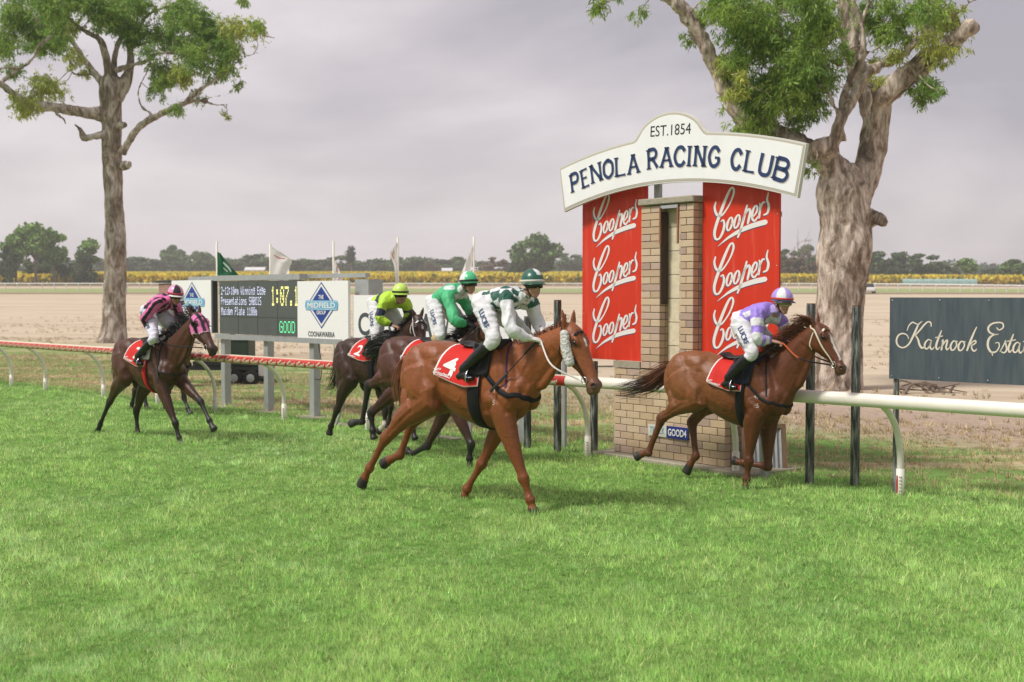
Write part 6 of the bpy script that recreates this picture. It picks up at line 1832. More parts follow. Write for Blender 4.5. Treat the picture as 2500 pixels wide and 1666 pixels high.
    # girth and surcingle
    gx = S.get('girth_x', -.20)
    ring = [skin(gx + .02 * math.cos(a), a, .006) for a in np.linspace(-math.pi, math.pi, 57)[:-1]]
    V, F = ribbon([p for p, n in ring], [n for p, n in ring], S.get('girth_w', .10), .008, True)
    gc = S.get('girth_c', (.010, .010, .011))
    mesh_obj('girth', V, F, M_WEB, root, True, np.array(gc))
    # saddle pad showing white in front of the cloth, then the saddle
    V, F = [], []
    for j in range(21):
        for i in range(7):
            u, a = i / 6, (j / 20 * 2 - 1) * 1.12
            p, nn = skin(-.30 + u * (.30 + .05 * (1 - abs(a) / 1.12)) - .05 * abs(a), a, .016)
            V.append(p)
    for j in range(20):
        for i in range(6): F.append((j * 7 + i, j * 7 + i + 1, (j + 1) * 7 + i + 1, (j + 1) * 7 + i))
    pdm = mesh_obj('saddle_pad', V, F, M_WEB, root, True, np.array(S.get('pad_c', (.55, .52, .52))))
    mm = pdm.modifiers.new('t', 'SOLIDIFY'); mm.thickness = .008; mm.offset = 1
    sp = []
    for x, w, h in ((-.50, .13, .05), (-.42, .10, .03), (-.30, .075, .02), (-.18, .07, .03), (-.10, .055, .045)):
        p, _ = skin(x, 0, 0)
        sp.append((p + np.array([0, 0, h]), w, .028))
    P1 = [tube([a for a, b, c in sp], [b for a, b, c in sp], [c for a, b, c in sp], n=14, k=4)]
    for sg in (-1, 1):
        fl = [skin(-.24, sg * .25, .02)[0], skin(-.20, sg * .6, .022)[0], skin(-.19, sg * .95, .022)[0]]
        P1.append(tube(fl, np.array([.02, .018, .012]), np.array([.10, .105, .06]), side=(0, .5, .5), n=12, k=4))
    sculpt('saddle', P1, .014, 2, M_LEATHER, root)
    # stirrup leathers and irons
    J = D['J']
    for sg in (-1, 1):
        a = skin(-.22, sg * .55, .045)[0]
        to = np.array(J['Rto']) * np.array([1, -sg, 1])
        b = to + np.array([.03, 0, .09])
        Pp = [a + (b - a) * t for t in np.linspace(0, 1, 6)]
        V, F = ribbon(Pp, [[0, sg, 0]] * 6, .02, .004)
        mesh_obj('stirrup_leather', V, F, M_LEATHER, root, True)
        c = to + np.array([.02, 0, 0])
        Vi, Fi = tube([c + np.array([0, -.05, -.035]), c + np.array([0, -.055, .02]), c + np.array([0, 0, .095]), c + np.array([0, .055, .02]), c + np.array([0, .05, -.035]), c + np.array([0, -.05, -.035])], .005, n=6, k=3)
        mesh_obj('stirrup_iron', Vi, Fi, M_STEEL, root, True)
    # breastplate
    if S.get('breast', True):
        bw = S.get('breast_w', .045)
        q = [skin(-.10, -.95, 0)[0], T(.06, -.25, 1.16), T(.20, -.22, 1.10), T(.30, -.08, 1.07), T(.30, .08, 1.07), T(.20, .22, 1.10), T(.06, .25, 1.16), skin(-.10, .95, 0)[0]]
        V, F = strap_on(bv, q, bw, .006, .005)
        mesh_obj('breastplate', V, F, M_WEB, root, True, np.array(S.get('breast_c', (.010, .010, .011))))
        q = [T(.16, -.22, 1.16), T(.13, -.18, 1.36), T(.08, -.06, 1.60), T(.08, .06, 1.60), T(.13, .18, 1.36), T(.16, .22, 1.16)]
        V, F = strap_on(bv, q, .018, .004, .004)
        mesh_obj('neck_strap', V, F, M_WEB, root, True, np.array(S.get('nstrap_c', (.012, .011, .012))))
    # bridle
    bc = np.array(S.get('bridle_c', (.70, .68, .64)))
    bitR, bitL = Hd(.80, -.055, -.075), Hd(.80, -.055, .075)
    br = MB()
    q = [Hd(.13, .10, 0) + sy * y * hs + fr * -abs(y) * .25 * hs for y in (-.11, -.06, 0, .06, .11)]
    br.add(*strap_on(bv, q, .024, .005, .004))
    for sg in (-1, 1):
        q = [Hd(-.02, -.06, sg * .02), Hd(.10, -.03, sg * .1), Hd(.40, -.045, sg * .1), Hd(.62, -.05, sg * .08), Hd(.80, -.055, sg * .07)]
        br.add(*strap_on(bv, q, .017, .005, .004))
        q = [Hd(.08, -.05, sg * .1), Hd(.22, -.16, sg * .07), Hd(.28, -.19, 0)]
        br.add(*strap_on(bv, q, .014, .004, .004))
    br.build('bridle', M_WEB, root, True, bc)
    if S.get('noseband'):
        q = [Hd(.60, .07, 0) + sy * y * hs + fr * -abs(y) * 1.0 * hs for y in (-.08, -.05, 0, .05, .08)]
        V, F = strap_on(bv, q, S['noseband'], .006, .004)
        mesh_obj('noseband', V, F, M_WEB, root, True, bc)
    for bp, sg in ((bitR, -1), (bitL, 1)):
        c, nn, i, d = bv.find_nearest(Vector(bp))
        c = np.array(c) + np.array(nn) * .012
        an = np.linspace(0, 2 * math.pi, 13)
        V, F = tube([c + ax * .033 * math.cos(a) + fr * .033 * math.sin(a) for a in an], .0045, n=6, k=1, cap=0)
        mesh_obj('bit_ring', V, F, M_STEEL, root, True)
    # reins
    rc = np.array(S.get('rein_c', (.012, .011, .012)))
    for sg, bp, hk in ((-1, bitR, 'Rha'), (1, bitL, 'Lha')):
        h = np.array(J[hk]); a = bp + sy * sg * .02
        mid = (a * .5 + h * .5) + np.array([0, sg * .12, -.045])
        P = crom([a, mid, h + np.array([.03, 0, 0]), h + np.array([-.05, 0, -.03])], 8)
        V, F = ribbon(P, [[0, sg, .25]] * len(P), .017, .004)
        cc = np.tile(rc, (len(V), 1))
        if S.get('rein_grip') is not None:
            dh = np.linalg.norm(V - h, axis=1)
            cc[dh < .36] = S['rein_grip']
        mesh_obj('rein', V, F, M_WEB, root, True, cc)
    ctx = dict(root=root, body=body, bv=bv, Hd=Hd, ax=ax, fr=fr, sy=sy, hs=hs, T=T, skin=skin, s=s, Lh=Lh)
    if S.get('extra'): S['extra'](ctx)
    return ctx

# ------------------------------------------------------------------ jockeys
def hand_parts(wr, ha, sg, g=0.0):
    """palm, four curled fingers of different lengths and a thumb closing on the reins"""
    d = nrm(ha - wr)
    y = np.array([0, 1., 0])
    y = nrm(y - d * (d @ y))
    dn = np.cross(d, y)
    if dn[2] > 0: dn = -dn
    ps = [tube([wr, wr + d * .035, ha, ha + d * .03], np.array([.026, .034, .041, .04]) + g, np.array([.022, .02, .019, .016]) + g, side=y, n=10, k=2)]
    for i, L in enumerate((.84, .97, 1.0, .9)):
        b = ha + d * .028 + y * (-.030 + i * .020) * 1.0
        k1 = b + d * .030 * L + dn * .004
        k2 = k1 + d * .004 + dn * .026 * L
        k3 = k2 - d * .024 * L + dn * .006
        ps.append(tube([b - d * .015, b, k1, k2, k3], np.array([.0095, .0098, .0095, .0088, .0075]) + g, side=y, n=8, k=2))
    b = ha - d * .022 - y * sg * .034
    ps.append(tube([b, b + d * .028 + dn * .012 - y * sg * .008, b + d * .055 + dn * .02 + y * sg * .006], np.array([.014, .0115, .009]) + g, side=y, n=8, k=2))
    return ps

def build_jockey(key, D, S, H):
    J = {k: np.array(v) for k, v in D['J'].items()}
    th = R(D['th'])
    c, s_ = math.cos(-th), math.sin(-th)
    p0 = np.array([J['pel'][0], 0, J['Rto'][2] - .03])
    root = empty('person', (D['O'][0] + c * p0[0] - s_ * p0[1], D['O'][1] + s_ * p0[0] + c * p0[1], p0[2]), -th, S['label'], 'jockey', 'jockeys riding in the race')
    J = {k: v - p0 for k, v in J.items()}
    for a in ('hip', 'kn', 'an', 'to'): J['L' + a] = J['R' + a] * np.array([1, -1, 1])
    J['Lwr'] = J['Lha'] - nrm(J['Lha'] - J['Lel']) * .075
    J['Rha'] = J['Rwr'] + nrm(J['Rha'] - J['Rwr']) * .075
    pel, neck = J['pel'], J['neck']
    che = pel + (neck - pel) * .74
    hu = nrm(J['helm'] - J['chin'])
    yaw = S.get('yaw', 0.0)
    hf = nrm(np.cross([0, 1, 0], hu))
    if hf[0] < 0: hf = -hf
    hy0 = np.array([0, 1., 0])
    hf, hy = nrm(hf * math.cos(yaw) + hy0 * math.sin(yaw)), nrm(hy0 * math.cos(yaw) - hf * math.sin(yaw))
    hc = J['helm'] - hu * .035
    HP = lambda f, y, u: hc + hf * f + hy * y + hu * u
    axs = [hf, hy, hu]
    arms = {q: [J[q + 'sh'], J[q + 'el'], J[q + 'wr']] for q in 'RL'}
    # ---- the body itself (face, neck and hands show)
    ps = [ell(HP(0, 0, 0), (.092, .074, .10), axs), ell(HP(.022, 0, -.065), (.068, .058, .075), axs), ell(HP(.052, 0, -.118), (.032, .034, .028), axs),
          tube([HP(.082, 0, -.012), HP(.100, 0, -.048), HP(.088, 0, -.058)], [.009, .013, .011], n=8, k=2), ell(HP(.074, 0, -.088), (.018, .025, .012), axs),
          ell(HP(.078, 0, .005), (.016, .052, .012), axs),
          tube([neck - nrm(hc - neck) * .03, neck + (hc - neck) * .4, HP(-.02, 0, -.05)], [.055, .05, .052], n=12),
          tube([pel, (pel + che) / 2, che, neck], [.09, .08, .09, .05], [.06, .05, .055, .045], n=14)]
    for sg in (-1, 1):
        ps.append(ell(HP(-.005, sg * .074, -.035), (.022, .009, .032), axs, 10))
        ps.append(ell(HP(.066, sg * .034, -.045), (.022, .022, .02), axs, 10))
    for q, sg in (('R', -1), ('L', 1)):
        a = arms[q]
        ps.append(tube([che * .5 + a[0] * .5, a[0], (a[0] + a[1]) / 2, a[1], (a[1] + a[2]) / 2, a[2]], [.045, .044, .04, .036, .034, .026], n=10))
        ps += hand_parts(J[q + 'wr'], J[q + 'ha'], sg)
        ps.append(tube([pel * .5 + J[q + 'hip'] * .5, J[q + 'hip'], (J[q + 'hip'] + J[q + 'kn']) / 2, J[q + 'kn'], (J[q + 'kn'] + J[q + 'an']) / 2, J[q + 'an'], J[q + 'to']], [.07, .07, .062, .045, .042, .03, .025], n=10))
    skin = np.array(S.get('skin', (.46, .25, .18)))
    hair = np.array(S.get('hairc', (.03, .02, .015)))
    def colfn(P):
        c = skin * (1 + .08 * vnoise(P * 18, 4)[:, None])
        q = P - hc
        f, y, u = q @ hf, q @ hy, q @ hu
        nearh = np.linalg.norm(q, axis=1) < .17
        w = (nearh * sstep(.012, -.02, f) * sstep(-.085, -.06, u) * (np.abs(y) < .072))[:, None]
        c = c * (1 - w) + hair * w
        w = (nearh * (f > .07) * sstep(.006, .003, np.abs(u + .089)) * (np.abs(y) < .024))[:, None] * .7
        c = c * (1 - w) + np.array([.24, .07, .06]) * w
        w = (nearh * (f > .03) * sstep(.03, .012, np.abs(u + .075)) * sstep(.02, .05, np.abs(y)))[:, None] * .25
        c = c * (1 - w) + np.array([.42, .15, .12]) * w
        return c
    body = sculpt('body', ps, .0075 if S.get('near') else .0095, 2, M_SKIN, root, colfn)
    # ---- jersey
    tv = nrm(neck - pel)
    Lt = np.linalg.norm(neck - pel)
    bk = np.cross(tv, [0, 1, 0]); bk = nrm(bk if bk[2] > 0 else -bk)
    t1, t2, t3 = pel + tv * Lt * .16 + bk * .0, pel + tv * Lt * .48 + bk * .015, pel + tv * Lt * .80 + bk * .01
    ps = [tube([pel + tv * .02, t1, t2, t3, neck - tv * .01], [.135, .145, .158, .178, .075], [.105, .112, .118, .115, .068], n=22, k=4, cap=.35),
          tube([neck - tv * .02, neck + (hc - neck) * .33], [.066, .061], n=14)]
    for q in 'RL':
        a, b, w = arms[q]
        m1, m2 = (a + b) / 2, (b + w) / 2
        sag = np.array([0, 0, -.012])
        ps.append(tube([t3 * .55 + a * .45, a, m1 + sag, b, m2 + sag, w - nrm(w - b) * .008], [.088, .077, .069, .064, .057, .037], n=14, k=4, cap=.35))
        ps.append(ell(a, (.08, .07, .08)))
    def fold(P):
        rg = 1 - 2.4 * np.abs(vnoise(P * np.array([8, 10, 8]) + 1.2 * fbm(P * 5, 2, 3)[:, None], 40 + int(key[1])))
        return .006 * rg + .006 * fbm(P * np.array([12, 17, 12]), 2, int(key[1])) + .008 * np.sin((P @ tv) * 70 + 3 * vnoise(P * 7, 8)) * .6
    def jc(P):
        q = P - pel
        t, y, b = (q @ tv) / Lt, P[:, 1], q @ bk
        best = np.full(len(P), 9.0); ao = np.zeros(len(P)); ap = np.zeros(len(P)); side = np.zeros(len(P))
        for sgn, qq in ((-1, 'R'), (1, 'L')):
            a, e_, w = arms[qq]
            d1, s1 = seg_d(P, a, e_)
            d2, s2 = seg_d(P, e_, w)
            e1, e2 = nrm(np.cross(nrm(e_ - a), [0, 1, 0])), nrm(np.cross(nrm(w - e_), [0, 1, 0]))
            of = np.where(d1 < d2, (P - a) @ e1, (P - e_) @ e2) / .065
            d = np.minimum(d1, d2); pr = np.where(d1 < d2, s1 * .5, .5 + s2 * .5)
            m = d < best
            best = np.where(m, d, best); ao = np.where(m, of, ao); ap = np.where(m, pr, ap); side = np.where(m, sgn, side)
        dt, _ = seg_d(P, pel, neck)
        arm = (best * 1.75 < dt) | ((best < .085) & (np.abs(y) > .165))
        out = S['silk'](P, t, y, b, arm, ap, ao)
        w = ((np.abs((P - neck) @ tv - .03) < .035) & (dt > -1) & (np.linalg.norm(P - neck - tv * .03, axis=1) < .085))[:, None]
        return out * (1 - w) + np.array(S.get('collar', (.7, .7, .7))) * w
    sculpt('jersey', ps, .0098, 2, M_CLOTH, root, jc, fold)
    # ---- breeches
    ps = [tube([pel + tv * .10, pel + tv * .03, pel - tv * .055, pel - tv * .09], [.13, .15, .135, .07], [.095, .112, .11, .07], n=18, k=3)]
    for q, sg in (('R', -1), ('L', 1)):
        h, k_, a = J[q + 'hip'] - tv * .02, J[q + 'kn'], J[q + 'an']
        e_ = k_ + (a - k_) * .22
        ps.append(tube([h + np.array([-.02, 0, .04]), h + (k_ - h) * .18, h + (k_ - h) * .55, k_ - (k_ - h) * .08, k_ + (a - k_) * .05, e_], [.10, .104, .086, .066, .058, .05], [.112, .116, .10, .078, .068, .055], n=16, k=4, cap=.3))
    def bf(P): return .006 * (1 - 2.4 * np.abs(vnoise(P * np.array([7, 9, 11]) + fbm(P * 5, 2, 3)[:, None], 50))) + .006 * fbm(P * np.array([9, 14, 17]), 2, 31) + .0028 * np.sin(P[:, 2] * 75 + 4 * vnoise(P * 6, 3))
    bcol = np.array(S.get('breech', (.66, .65, .67)))
    br = sculpt('breeches', ps, .0108, 2, M_BREECH, root, lambda P: bcol * (1 + .05 * vnoise(P * 7, 2)[:, None]), bf)
    bb = bvh_of(br)
    def thigh_text(s, size, along, perp, colr, sg=-1, bold=True):
        q = 'R' if sg < 0 else 'L'
        a, b = J[q + 'hip'], J[q + 'kn']
        u = nrm(np.array([b[0] - a[0], 0, b[2] - a[2]]))
        v = np.array([-u[2], 0, u[0]])
        if sg > 0: u, v = u, -v
        P2, F2 = text2d(s, bold)
        o = a + (b - a) * along
        V = []
        for x, y in P2:
            p = o + u * x * size + v * (y * size + perp)
            hit, nn, i, d = bb.ray_cast(Vector((p[0], sg * 1.0, p[2])), Vector((0, -sg, 0)))
            if hit is None: hit = Vector((p[0], o[1], p[2])); nn = Vector((0, sg, 0))
            V.append(np.array(hit) + np.array([0, sg * .009, 0]))
        mesh_obj('breeches_lettering', V, F2, mat('print_' + '_'.join('%d' % int(x * 99) for x in colr), colr, rough=.8), br)
    if S.get('sponsor', True):
        thigh_text('LUCRF', .055, .42, .020, (.02, .05, .14))
    if S.get('rider'):
        thigh_text(S['rider'], .042, .50, -.062, (.02, .02, .025), bold=False)
    # ---- boots
    for q, sg in (('R', -1), ('L', 1)):
        k_, a, t = J[q + 'kn'], J[q + 'an'], J[q + 'to']
        u = nrm(a - k_)
        heel = a + np.array([-.045, 0, -.062])
        toe = t + np.array([.075, 0, .005])
        ps = [tube([k_ + (a - k_) * .20, k_ + (a - k_) * .42, k_ + (a - k_) * .75, a], [.059, .058, .048, .043], [.062, .064, .054, .05], n=14, k=3, cap=.1),
              tube([heel, a * .55 + t * .45 + np.array([0, 0, -.02]), t, toe], [.034, .038, .044, .03], [.036, .045, .034, .024], n=12, k=3),
              ell(a, (.05, .043, .05)), tube([heel + np.array([-.02, 0, .0]), heel + np.array([.0, 0, -.02])], [.033, .033], n=10)]
        bo = sculpt('boot', ps, .0115, 2, M_BOOT, root, None, lambda P: .004 * fbm(P * np.array([18, 18, 26]), 2, 6))
        top = S.get('boot_top')
        if top:
            V, F = tube([k_ + (a - k_) * .13, k_ + (a - k_) * .36], [.063, .064], [.067, .068], n=16, k=1, cap=.05)
            mesh_obj('boot_top', V, F, M_WEB, bo, True, np.array(top))
    # ---- gloves
    if S.get('glove') is not None:
        for q, sg in (('R', -1), ('L', 1)):
            d = nrm(J[q + 'ha'] - J[q + 'wr'])
            ps = hand_parts(J[q + 'wr'], J[q + 'ha'], sg, .0035) + [tube([J[q + 'wr'] - d * .035, J[q + 'wr'] + d * .02], [.036, .036], n=12)]
            gcol = np.array(S['glove'])
            sculpt('glove', ps, .0062, 2, M_BREECH, root, lambda P: gcol * (1 + .12 * vnoise(P * 50, 3)[:, None]))
    # ---- helmet: shell, band, peak, harness
    V, F, Cc = [], [], []
    nu, nv = 40, 16
    for i in range(nv + 1):
        ph = i / nv * R(104)
        for j in range(nu):
            an = 2 * math.pi * j / nu
            d = (math.sin(ph) * math.cos(an), math.sin(ph) * math.sin(an), math.cos(ph))
            V.append(HP(d[0] * .128 - .004, d[1] * .112, d[2] * .122 + .022))
            Cc.append(S['helm'](math.degrees(an) % 360, math.degrees(ph)))
    for i in range(nv):
        for j in range(nu):
            j2 = (j + 1) % nu
            F.append((i * nu + j, (i + 1) * nu + j, (i + 1) * nu + j2, i * nu + j2))
    hl = mesh_obj('helmet', V, F, M_HELM, root, True, np.array(Cc))
    mm = hl.modifiers.new('t', 'SOLIDIFY'); mm.thickness = .008; mm.offset = -1
    V, F = [], []
    for j in range(21):
        an = R(-66 + 132 * j / 20)
        for r_, u in ((1.0, .0), (1.0 + .36 * math.cos(an), -.016), (1.0 + .36 * math.cos(an), -.021), (1.0, -.008)):
            V.append(HP(math.cos(an) * .126 * r_ - .004, math.sin(an) * .112 * r_, u + .004))
    for j in range(20):
        for q in range(4): F.append((j * 4 + q, j * 4 + (q + 1) % 4, (j + 1) * 4 + (q + 1) % 4, (j + 1) * 4 + q))
    mesh_obj('peak', V, F, M_HELM, hl, True, np.array(S['peak']))
    bd = MB()
    for j in range(1):
        pts = [HP(math.cos(a) * .130 - .004, math.sin(a) * .114, .022) for a in np.linspace(0, 2 * math.pi, 41)[:-1]]
        ns = [hf * math.cos(a) + hy * math.sin(a) for a in np.linspace(0, 2 * math.pi, 41)[:-1]]
        bd.add(*ribbon(pts, ns, .022, .003, True))
    bd.build('helmet_band', M_WEB, hl, True, np.array(S.get('band', (.01, .01, .01))))
    hb = MB()
    for sg in (-1, 1):
        hb.tube([HP(.01, sg * .085, .0), HP(.018, sg * .07, -.06), HP(.035, sg * .045, -.118), HP(.04, 0, -.142)], [.004, .004, .004, .004], [.009, .009, .009, .009], side=hy * sg, n=6, k=3)
    hb.build('chin_strap', M_LEATHER, hl, True)
    # ---- goggles: frame, lens, elastic
    gq = []
    for j in range(13):
        an = R(-62 + 124 * j / 12)
        gq.append((HP(math.cos(an) * .098 + .004, math.sin(an) * .086, -.022), hf * math.cos(an) + hy * math.sin(an)))
    V, F = ribbon([p for p, n in gq], [n for p, n in gq], [.030 + .022 * abs(math.sin(R(-62 + 124 * j / 12) * 1.4)) ** .5 for j in range(13)], .012)
    gg = mesh_obj('goggles', V, F, S.get('lens', M_LENS), root, True)
    V, F = ribbon([p - n * .002 for p, n in gq], [n for p, n in gq], .060, .007)
    mesh_obj('goggle_frame', V, F, M_WEB, gg, True, np.array(S.get('gframe', (.012, .012, .012))))
    pts = [HP(math.cos(a) * .100 - .004, math.sin(a) * .082, -.018 + .03 * (1 - math.cos(a - math.pi)) * 0) for a in np.linspace(R(60), R(300), 15)]
    V, F = ribbon(pts, [hf * math.cos(a) + hy * math.sin(a) for a in np.linspace(R(60), R(300), 15)], .018, .003)
    mesh_obj('goggle_strap', V, F, M_WEB, gg, True, np.array(S.get('gframe', (.012, .012, .012))))
    # ---- whip: held, so a thing of its own
    if S.get('whip'):
        a, b = [np.array(q) for q in S['whip']]
        rw = empty('riding_whip', (D['O'][0] + c * a[0] - s_ * a[1], D['O'][1] + s_ * a[0] + c * a[1], a[2]), -th, S['whip_label'], 'whip', 'riding whips')
        d = b - a
        V, F = tube([-d * .08, d * .22], [.010, .011], n=8, k=1)
        mesh_obj('grip', V, F, M_LEATHER, rw, True)
        V, F = tube([d * .2, d * .62], [.007, .006], n=8, k=1)
        mesh_obj('shaft', V, F, mat('whip_shaft', (.015, .015, .016), rough=.35), rw, True)
        V, F = tube([d * .61, d * .64, d], [.008, .016, .017], [.006, .007, .006], side=(0, .3, 1), n=8, k=2)
        mesh_obj('flap', V, F, M_LEATHER, rw, True)
    return root

# ------------------------------------------------------------------ the field: six horses and riders
WHITE, BLACK = np.array([.70, .70, .71]), np.array([.012, .011, .013])
GREEN_D, GREEN_L = np.array([.012, .085, .055]), np.array([.06, .42, .18])
PURPLE, PINK, LIME, NAVY = np.array([.30, .20, .62]), np.array([.72, .14, .38]), np.array([.42, .66, .04]), np.array([.016, .024, .055])

def pick(m, a, b): return np.where(m[:, None], a, b)

def silk_checks(P, t, y, b, arm, ap, ao):
    u = t * 3.6 + .4
    v = np.arctan2(y, b + .02) / .66
    ch = (np.floor(u + .5 * v) + np.floor(v - .35 * u)).astype(int) % 2 == 0
    c = pick(ch & (t > .1), GREEN_D, WHITE)
    c = pick(arm, WHITE, c)
    sh = arm & (ap < .07)
    return pick(sh, GREEN_D, c)

def silk_purple(P, t, y, b, arm, ap, ao):
    n = vnoise(P * 7.0, 12)
    c = pick((n > .35) & (b < .06), WHITE, PURPLE)
    c = pick((b < -.02) & (t > .55) & (np.abs(y) < .09), WHITE, c)
    hoop = (np.floor(ap * 6.6 + .2).astype(int) % 2 == 1)
    return pick(arm, pick(hoop, WHITE, PURPLE * 1.05), c)

def silk_stripes(P, t, y, b, arm, ap, ao):
    a = np.arctan2(y, b + .03)
    st = np.floor(a / .42 + .5).astype(int) % 2 == 0
    c = pick(st, PINK, BLACK)
    s2 = np.floor((ao + .35) / .62).astype(int) % 2 == 0
    return pick(arm, pick(s2, PINK, BLACK), c)

def silk_lime(P, t, y, b, arm, ap, ao):
    c = np.tile(LIME, (len(P), 1))
    c = pick((t > .30) & (t < .52), NAVY, c)
    band = (ap > .22) & (ap < .50)
    cuff = ap > .93
    return pick(arm, pick(band | cuff, NAVY, np.tile(LIME, (len(P), 1))), c)

def silk_green(P, t, y, b, arm, ap, ao):
    c = np.tile(GREEN_L, (len(P), 1))
    n = vnoise(P * 8.0, 5)
    c = pick((~arm) & (n > .45) & (t > .55), np.array([.55, .62, .60]), c)
    return c

def silk_white(P, t, y, b, arm, ap, ao):
    return pick((t > .4) & (t < .6) & ~arm, np.array([.5, .04, .04]), np.tile(WHITE, (len(P), 1)))

def quarters(c1, c2, n=4, ph=0):
    return lambda an, p: (c1 if int((an + ph) / (360 / n)) % 2 == 0 else c2) if p < 92 else c1

def helm_green(an, p):
    d = min(abs(an - 12), 360 - abs(an - 12))
    if p > 92: return np.array([.66, .64, .60])
    if p < 62 and d < 34 - p * .42 + 6: return WHITE
    if 165 < an < 205 and p < 55: return WHITE
    return GREEN_D * 1.1

def fleece_cheeks(c):
    for sg in (-1, 1):
        P = [c['Hd'](t, f, sg * .115) for t, f in ((.06, -.02), (.2, -.05), (.36, -.075), (.52, -.085))]
        V, F = tube(P, np.array([.03, .036, .036, .032]) * c['hs'], np.array([.038, .048, .05, .042]) * c['hs'], side=c['sy'], n=14, k=4)
        o = sculpt('sheepskin_cheek_roll', [(V, F)], .006, 1, M_FLEECE, c['root'], None, lambda Q: .006 * vnoise(Q * 70, 3) + .004 * vnoise(Q * 140, 4))

def hood(c):
    """striped blinker hood: a shell over the head with an eye opening and cups"""
    Hd, hs, bv = c['Hd'], c['hs'], c['bv']
    me = c['body'].data
    n = len(me.vertices)
    P = np.empty(n * 3, np.float32); me.vertices.foreach_get('co', P); P = P.reshape(-1, 3).astype(float)
    N = np.empty(n * 3, np.float32); me.vertices.foreach_get('normal', N); N = N.reshape(-1, 3)
    q = P - Hd(0, 0, 0)
    t, f, y = (q @ c['ax']) / c['Lh'], (q @ c['fr']) / hs, (q @ c['sy']) / hs
    lim = .50 + .05 * np.cos(y * 20) - .12 * sstep(-.02, -.12, f)
    on = (t > .015) & (t < lim) & (np.abs(y) < .13) & (f > -.16 + .10 * (t < .1)) & (f < .2)
    eye = np.linalg.norm(np.c_[(t - .265) * c['Lh'] / .042, (f - .018) / .036], axis=1) < 1
    on &= ~(eye & (np.abs(y) > .05))
    faces = np.array([p.vertices for p in me.polygons])
    keep = on[faces].all(1)
    F = faces[keep]
    ids = np.unique(F)
    mp = -np.ones(n, int); mp[ids] = np.arange(len(ids))
    yy, tt, ff = y[ids], t[ids], f[ids]
    col = np.where((np.floor((np.abs(yy) + .5 * np.clip(-ff, 0, 1)) / .036 + .5).astype(int) % 2 == 0)[:, None], np.array([.70, .17, .40]), BLACK * 2)
    edge = (tt > lim[ids] - .035)
    col = np.where(edge[:, None], np.array([.75, .42, .55]), col)
    o = fast_mesh('blinker_hood', P[ids] + N[ids] * .007, mp[F], M_WEB, c['root'], col, True)
    m = o.modifiers.new('t', 'SOLIDIFY'); m.thickness = .004
    for sg in (-1, 1):
        e0 = Hd(.265, .018, sg * .098)
        V, F = [], []
        for i in range(9):
            a = R(100 + 170 * i / 8)
            rim = e0 + c['ax'] * .048 * math.sin(a) * -1 * .9 + c['fr'] * .042 * math.cos(a)
            V += [rim, rim + c['sy'] * sg * .045 - c['ax'] * .006]
        F = [(2 * i, 2 * i + 1, 2 * i + 3, 2 * i + 2) for i in range(8)]
        cu = mesh_obj('blinker_cup', V, F, M_LEATHER, o, True)
        m = cu.modifiers.new('t', 'SOLIDIFY'); m.thickness = .005
    for s_, z in (('J', .20), ('B', .285)):
        P2, F2 = text2d(s_, True)
        V = []
        for a, b in P2:
            p = Hd(z - b * .052 / c['Lh'], .2, a * .052 - .004)
            h, nn, i, d = bv.ray_cast(Vector(p), Vector(-c['fr']))
            V.append((np.array(h) if h is not None else p) + c['fr'] * .014)
        mesh_obj('hood_letter', V, F2, mat('print_black', (.012, .012, .013), rough=.8), o)

def brand(lines, x, z, size):
    def f(c):
        for s_, dx, dz in lines:
            P2, F2 = text2d(s_, False)
            V = []
            for a, b in P2:
                p = c['T'](x, 0, z) + np.array([a * size + dx, -1.0, b * size + dz])
                h, nn, i, d = c['bv'].ray_cast(Vector(p), Vector((0, 1, 0)))
                V.append((np.array(h) if h is not None else p + np.array([0, .8, 0])) + np.array([0, -.003, 0]))
            mesh_obj('freeze_brand', V, F2, mat('brand_white', (.55, .45, .38), rough=.9), c['body'])
    return f

